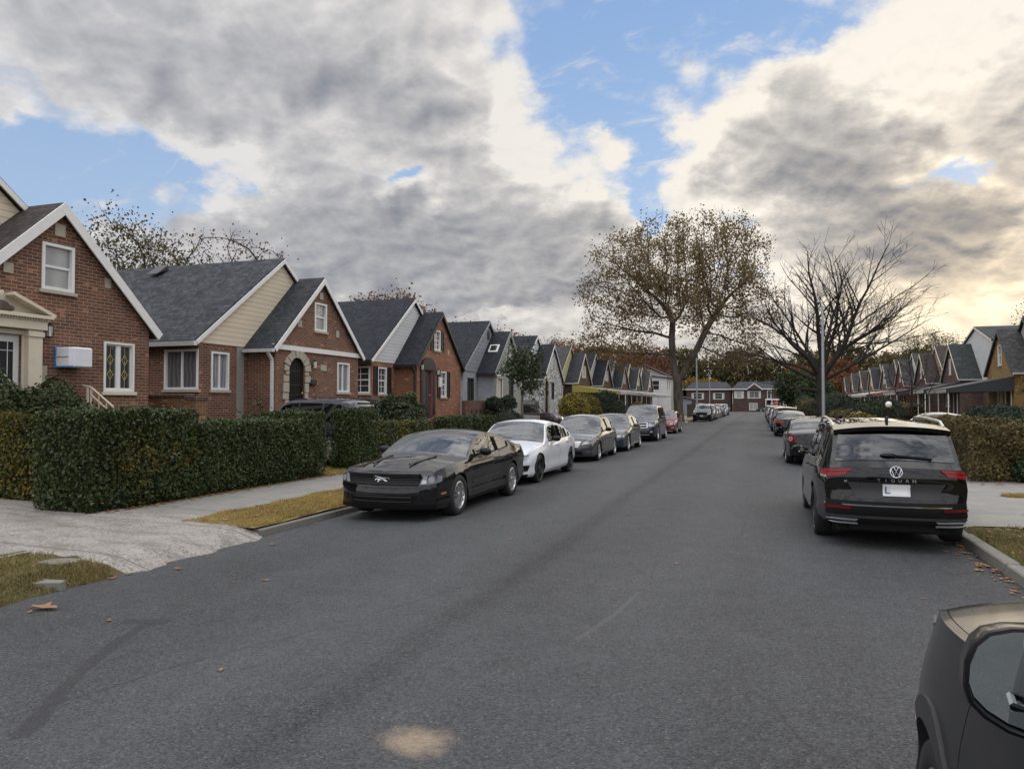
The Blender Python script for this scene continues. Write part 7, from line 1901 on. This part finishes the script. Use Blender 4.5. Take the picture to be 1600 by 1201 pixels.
for sg in (1, -1):      # silver roof rails
    m = MB(); pts = []
    for s in np.linspace(2.05, 4.15, 10):
        r_ = c.ring(float(np.interp(s, c.g, c.gS))); pts.append(Vector(c.loc((r_[13][0], sg * (r_[13][1] - .03), r_[13][2] + .02 + .055 * min(1, 9 * (s - 2.05) / 2.1, 9 * (4.15 - s) / 2.1)))))
    m.tube(pts, .020, 8); m.build('roof_rail', 'alloy', c.root)
m = MB(); p = Vector(c.loc((4.02, 0, float(c.top(4.02))))); m.prism([(p.x - .10, p.z - .01), (p.x + .07, p.z - .01), (p.x - .06, p.z + .075), (p.x - .09, p.z + .07)], -.015, .015, 'y'); m.build('antenna', 'plastic_black', c.root)
# round badge with a V over a W, lettering, plate characters
bz = 1.005; bx = c.FP(False, 0, bz)[0]
def on_tail(a, z, d): q = c.FP(False, a, z); return Vector((q[0] - d, q[1], q[2]))
m = MB(); m.tube([on_tail(.068 * math.cos(t), bz + .068 * math.sin(t), .016) for t in np.linspace(0, 6.2832, 29)], .007, 6, 0, False)
for pl in ([(-.026, .057), (0, .010), (.026, .057)], [(-.057, .032), (-.026, -.050), (0, .0), (.026, -.050), (.057, .032)]): m.tube([on_tail(a, bz + z, .016) for a, z in pl], .007, 6)
m.add([tuple(on_tail(.068 * math.cos(t), bz + .068 * math.sin(t), .008)) for t in np.linspace(0, 6.2832, 25)[:-1]], [tuple(range(24))], 1)
m.build('emblem', ['badge_silver', 'plastic_black'], c.root)
for i, ch in enumerate('TIGUAN'):
    a0 = -.20 + .08 * i
    text_mesh(ch, .062, .006, 'badge_silver', 'lettering', o[('plate_recess', 1)], lambda u, v, d, a0=a0: on_tail(-(a0 * -1 * -1 + u), .878 + v * .85, .012 + d))
text_mesh('SE', .04, .005, 'badge_silver', 'lettering', c.root, lambda u, v, d: on_tail(.58 - u, .86 + v * .8, .006 + d))
text_mesh('L', .13, .004, 'plate_ink', 'plate_letter', o[('plate', 1)], lambda u, v, d: on_tail(.105 - u, .735 + v, .020 + d))
m = MB(); c.patch(lambda p, z: c.FP(False, p, z), rect(-.12, .06, .72, .83), .0195, m, sink=.001); m.build('plate_blank', 'trim_white', o[('plate', 1)])
sidepieces(c, [('wheel_arch_trim', 'plastic_grey', [[(1.42, .265), (3.24, .27), (3.24, .36), (1.42, .355)]], .014)])
cTig = c
# ---- right row: black sedan with round tail lamps
L = 4.82
sp = sedan('paint_black', L=L, w=.90, H=1.46, r=.33, fa=.95, wbase=2.78, fast=.6); sp.update(rim='alloy', spokes=7, spokew=.04, rimr=.7, rearglass='glass_tint', bumperz=(.3, .35))
c = park('parked_sedan', 'black sedan with round tail lamps, second on the right kerb', 'car', sp, 1.62, 23.5 + L / 2, 90)
o = pieces(c, False, [('taillight', 'lamp_darkred', [[(.56, .70), (.86, .70), (.90, .90), (.62, .92)]], .012, True), ('plate', 'plate_white', [rect(-.16, .16, .72, .82)], .016, False), ('trunk_seam', 'underbody', [rect(-.55, .55, .66, .668)], .004, False)])
for sg in (1, -1):
    m = MB(); P = Vector(c.FP(False, sg * .74, .81)); N = Vector((-.82, sg * .55, .1)).normalized(); t = N.orthogonal().normalized(); b = N.cross(t)
    for r_, d_, m_ in ((.095, .020, 0), (.062, .024, 1), (.030, .028, 2)): m.add([tuple(P + (t * math.cos(a) + b * math.sin(a)) * r_ + N * d_) for a in np.linspace(0, 6.283, 21)[:-1]], [tuple(range(20))], m_)
    m.build('tail_lamp_rings', ['lamp_red', 'lamp_clear', 'lamp_red'], o[('taillight', sg)])
cAlt = c
# ---- right row: dark sedan with red lamps and yellow plate
L = 4.75
sp = sedan('paint_black', L=L, w=.92, H=1.44, r=.34, fa=.9, wbase=2.83, fast=.4); sp.update(rim='alloy_dark', rearglass='glass_tint', bumperz=(.3, .45), bumpermat=('plastic_black', 'plastic_black'))
c = park('parked_sedan', 'black sedan with red tail lamps and yellow plate, third on the right kerb', 'car', sp, 1.66, 43.4 + L / 2, 90)
pieces(c, False, [('taillight', 'lamp_red', [[(.42, .80), (.78, .76), (.80, .90), (.42, .90)], [(.78, .76), (1.08, .80), (1.05, .90), (.80, .90)]], .012, True), ('plate', 'plate_yellow', [rect(-.17, .17, .66, .78)], .018, False), ('lower_trim', 'plastic_grey', [rect(-.6, .6, .34, .44)], .012, False), ('sticker', 'plate_white', [rect(-.42, -.16, .50, .56)], .012, False)])
cAud = c
copy_car(cTig.root, 1.60, 53.5, 90, 'black crossover fourth on the right kerb, before the row of far cars', 'paint_gunmetal')
copy_car(cAud.root, 1.60, 61.5, 90, 'white sedan fifth on the right kerb', 'paint_white')
copy_car(cTig.root, 1.60, 72, 90, 'dark crossover sixth on the right kerb', 'paint_black')
copy_car(cAud.root, 1.55, 80, 90, 'silver sedan seventh on the right kerb', 'paint_silver')
copy_car(cTig.root, 1.55, 92, 90, 'dark crossover eighth on the right kerb', 'paint_maroon')
copy_car(cTig.root, 1.55, 106, 90, 'dark blue crossover last on the right kerb before the stop sign', 'paint_navy')
# ---- grey sedan nose-out in the right driveway
sp = sedan('paint_gunmetal', L=4.8, w=.91, H=1.44, r=.33); sp.update(rim='alloy', winglass='glass_tint', quarter=True, belttrim='chrome')
c = park('driveway_sedan', 'grey sedan in the right-hand driveway behind the tan hedge', 'car', sp, 6.7, 34.2, 180, 'cars standing in driveways', .02)
pieces(c, True, [('grille', 'grille_black', [[(-.4, .40), (.4, .40), (.46, .62), (-.46, .62)]], .008, False), ('headlight', 'lamp_clear', [[(.5, .57), (.86, .6), (.96, .7), (.56, .68)]], .01, True)])
# ---- the crossover beside the camera: only its left front corner and mirror show
L = 4.65
sp = suv('paint_dusty', L=L, w=.93, H=1.70, r=.35, fa=1.02, wbase=2.66, up=.06)
sp.update(rim='alloy', spokes=5, winglass='glass_tint', flare=.022, bend=(.36, .13), bumperz=(.5, .5), bumpermat=('plastic_black', 'plastic_black'), arch=1.16)
NEAR = (1.48, 3.93 - L / 2)
c = park('parked_suv', 'dark grey crossover whose left mirror and fender fill the lower right corner', 'car', sp, NEAR[0], NEAR[1], 90, z=-.05)
for ch in list(c.root.children):
    if ch.name.startswith('side_mirror'):
        for g_ in list(ch.children): bpy.data.objects.remove(g_)
        bpy.data.objects.remove(ch)
pieces(c, True, [('headlight', 'lamp_dim', [[(.60, .84), (.84, .86), (.96, .95), (.66, .92)]], .008, True), ('grille', 'grille_black', [rect(-.5, .5, .62, .84)], .008, False)])
for sd in (1, -1):
    for a in c.ax:        # black arch cladding
        m = MB(); ra = c.r * 1.16
        for k in range(16):
            t0, t1 = math.pi * k / 16 - .12, math.pi * (k + 1) / 16 - .12
            q = [(a - math.cos(t0) * (ra - .003), c.r + math.sin(t0) * (ra - .003)), (a - math.cos(t1) * (ra - .003), c.r + math.sin(t1) * (ra - .003)), (a - math.cos(t1) * (ra + .075), c.r + math.sin(t1) * (ra + .075)), (a - math.cos(t0) * (ra + .075), c.r + math.sin(t0) * (ra + .075))]
            c.patch(lambda u, z: c.SP(u, z, sd), q, .014, m, n=1, k=1)
        m.build('wheel_arch_trim', 'plastic_grey', c.root)
    m = MB(); c.patch(lambda u, z: c.SP(u, z, sd), [(.52, .46), (.58, .46), (.62, .62), (.55, .62)], .016, m, n=2, k=2); m.build('side_marker', 'lamp_amber', c.root)
    # full mirror: shell, black back, glass, stalk
    mx, my, mz = L / 2 - 2.06, sd * .93, 1.27
    m = MB(); prof = [(p[0] * 1.0, p[1] * 1.12) for p in [(-.132, -.02), (-.128, .03), (-.112, .068), (-.085, .092), (-.04, .104), (.03, .108), (.09, .102), (.118, .08), (.13, .03), (.128, -.04), (.112, -.09), (.07, -.112), (.01, -.112), (-.05, -.098), (-.095, -.075), (-.122, -.05)]]
    n = len(prof); lay = [(.0, 1.0), (.05, .97), (.10, .85), (.135, .62), (.15, .3)]
    v = [(mx + d, my - sd * a * k, mz + z * k) for d, k in lay for a, z in prof]
    m.add(v, [(j * n + i, j * n + (i + 1) % n, (j + 1) * n + (i + 1) % n, (j + 1) * n + i) for j in range(4) for i in range(n)] + [tuple(range(4 * n, 5 * n))], 0, True)
    v = [(mx + d, my - sd * a * k, mz + z * k) for d, k in [(.0, 1.0), (-.012, .99), (-.014, .93), (.034, .86)] for a, z in prof]
    m.add(v, [(j * n + i, j * n + (i + 1) % n, (j + 1) * n + (i + 1) % n, (j + 1) * n + i) for j in range(3) for i in range(n)], 1, True)
    m.beam((mx + .06, my - sd * .08, mz - .09), (mx + .07, my - sd * .24, mz - .13), .09, .06, 1)
    o = m.build('side_mirror', ['paint_dusty', 'plastic_black'], c.root, sharp=50)
    g = MB(); g.add([(mx + .010 + .10 * (-a) + .07 * z, my - sd * a * .865, mz + z * .865) for a, z in prof], [tuple(range(n))]); g.build('mirror_glass', 'mirror_silver', o)

# ------------------------------------------------------------------ street furniture and yard things
def street_lamp(label, X, Y, h, arm=-1, rad=.085):
    root = thing('street_lamp', label, 'street lamp', (X, Y, 0), 0, 'street lamps')
    m = MB(); m.tube([(0, 0, 0), (0, 0, .5), (0, 0, h)], [rad * 1.25, rad, rad * .62], 12); m.build('pole', 'steel_galv', root)
    m = MB(); m.tube([(0, 0, h - .15), (0, arm * -.5, h + .25), (0, arm * -1.8, h + .42)], [.035, .03, .028], 8); a = m.build('arm', 'steel_galv', root)
    m = MB(); m.blob((0, arm * -2.0, h + .42), (.13, .34, .06), 0, 12, 8); m.build('lamp_head', 'steel_galv', a)
    return root
street_lamp('tall grey street lamp in front of the bare tree', 2.95, 39.0, 6.6, -1)
street_lamp('pale street lamp pole right of the plane tree trunk', -7.3, 92.6, 7.4, 1, .12)
street_lamp('thin grey pole farther off beside the pale street lamp', -7.3, 117, 6.4, 1, .08)
sg = thing('stop_sign', 'red octagonal stop sign at the far end of the right kerb', 'sign', (2.75, 139.5, 0))
m = MB(); m.tube([(0, 0, 0), (0, 0, 2.25)], .03, 6); m.build('post', 'steel_galv', sg)
m = MB(); m.prism([(.39 * math.cos(R(22.5 + 45 * k)), 1.95 + .39 * math.sin(R(22.5 + 45 * k))) for k in range(8)], -.045, -.035, 'y'); pl = m.build('plate', 'sign_red', sg)
text_mesh('STOP', .26, .004, 'trim_white', 'lettering', pl, lambda u, v, d: Vector((u, -.046 - d, 1.86 + v)))
gl = thing('globe_lamp', 'black lamp post with a white globe in a right-hand yard', 'lamp', (6.0, 40.2, .1))
m = MB(); m.lathe([(.09, 0), (.07, .12), (.035, .18), (.03, 1.35), (.06, 1.45), (.07, 1.52)], 10); m.build('post', 'iron', gl)
m = MB(); m.blob((0, 0, 1.66), (.155, .155, .155), 0, 16, 10); m.build('globe', 'lamp_glass', gl)
def pier(label, x, y, cap='brick_yellow'):
    root = thing('gate_pier', label, 'pier', (x, y, .05), 0, 'gate piers with pyramid caps')
    m = MB(); m.box(-.26, .26, -.26, .26, -.1, 1.0); m.build('pier', 'brick_yellow' if 'yellow' in label else 'brick_plum', root)
    m = MB(); m.box(-.32, .32, -.32, .32, 1.0, 1.08); m.add([(-.32, -.32, 1.082), (.32, -.32, 1.082), (.32, .32, 1.082), (-.32, .32, 1.082), (0, 0, 1.33)], [(0, 1, 4), (1, 2, 4), (2, 3, 4), (3, 0, 4)]); m.build('cap', 'trim_cream' if 0 else 'awning_olive' if 0 else 'stone_sand', root)
plain('stone_sand', (0.42, 0.30, 0.13), 0.8)
pier('yellow brick gate pier with pyramid cap beside the grey sedan', 9.4, 37.8)
pier('plum brick gate pier with pyramid cap, left of two under the white porch', 5.55, 50.0)
pier('plum brick gate pier with pyramid cap, right of two under the white porch', 5.55, 47.6)
for (y0, y1, x, mt, lb) in [(47.9, 49.7, 5.55, 'brick_plum', 'low plum brick garden wall between the two gate piers'), (50.3, 56, 5.55, 'brick_tan', 'low tan brick garden wall beyond the gate piers'), (57, 66, 5.55, 'brick_plum', 'long low brick garden wall near the bare tree')]:
    w = thing('garden_wall', lb, 'wall', (x, (y0 + y1) / 2, 0), 0, 'low garden walls on the right'); h = (y1 - y0) / 2
    m = MB(); m.box(-.1, .1, -h, h, -.1, .78); m.build('wall', mt, w)
    m = MB(); m.box(-.14, .14, -h, h, .78, .84); m.build('coping', 'stone_pale', w)
for (x0, x1, y, lb) in [(9.8, 14, 37.9, 'low yellow brick wall in front of the yellow brick house')]:
    w = thing('garden_wall', lb, 'wall', (x0, y, 0), 0, 'low garden walls on the right'); m = MB(); m.box(0, x1 - x0, -.1, .1, -.1, .95); m.build('wall', 'brick_yellow', w); m = MB(); m.box(0, x1 - x0, -.14, .14, .95, 1.0); m.build('coping', 'stone_pale', w)
def fence(label, pts, h, mat, step=.14, rad=.011, posts=None, group='iron fences'):
    root = thing('fence', label, 'fence', pts[0], 0, group); o = Vector(pts[0]); P = [Vector(p) - o for p in pts]
    railing(root, P, h, step, mat, rad, 'railing'); return root
fence('black iron railing before the orange brick and grey stucco houses', [(-12.0, 31.3, .1), (-12.0, 42.8, .1)], 1.15, 'iron')
fence('black iron railing along the second front stoop', [(-12.6, 19.0, .25), (-12.6, 24.0, .25)], 1.75, 'iron', .12, .009)
fence('white metal railing curving along a right-hand yard', [(5.9, 66.5, .1), (5.9, 74, .1)], 1.05, 'trim_white', .3, .025, group='white railings')
wf = thing('picket_fence', 'dark board fence behind the plane tree trunk', 'fence', (-8.4, 92, 0))
m = MB()
for k in range(90): m.box(-.02, .02, k * .2, k * .2 + .17, -.1, 1.7 + .04 * (k % 2))
m.build('boards', 'bark_dark', wf)
m = MB(); m.box(.021, .06, 0, 18, .4, .5); m.box(.021, .06, 0, 18, 1.3, 1.4); m.build('rail', 'bark_dark', wf)
hs = thing('house_sign', 'small white box meter by the third house corner', 'meter box', (-13.9, 26.9, 0)); m = MB(); m.box(-.9, -.5, -.86, -.62, .9, 2.0); m.build('casing', 'steel_galv', hs, bevel=.02)
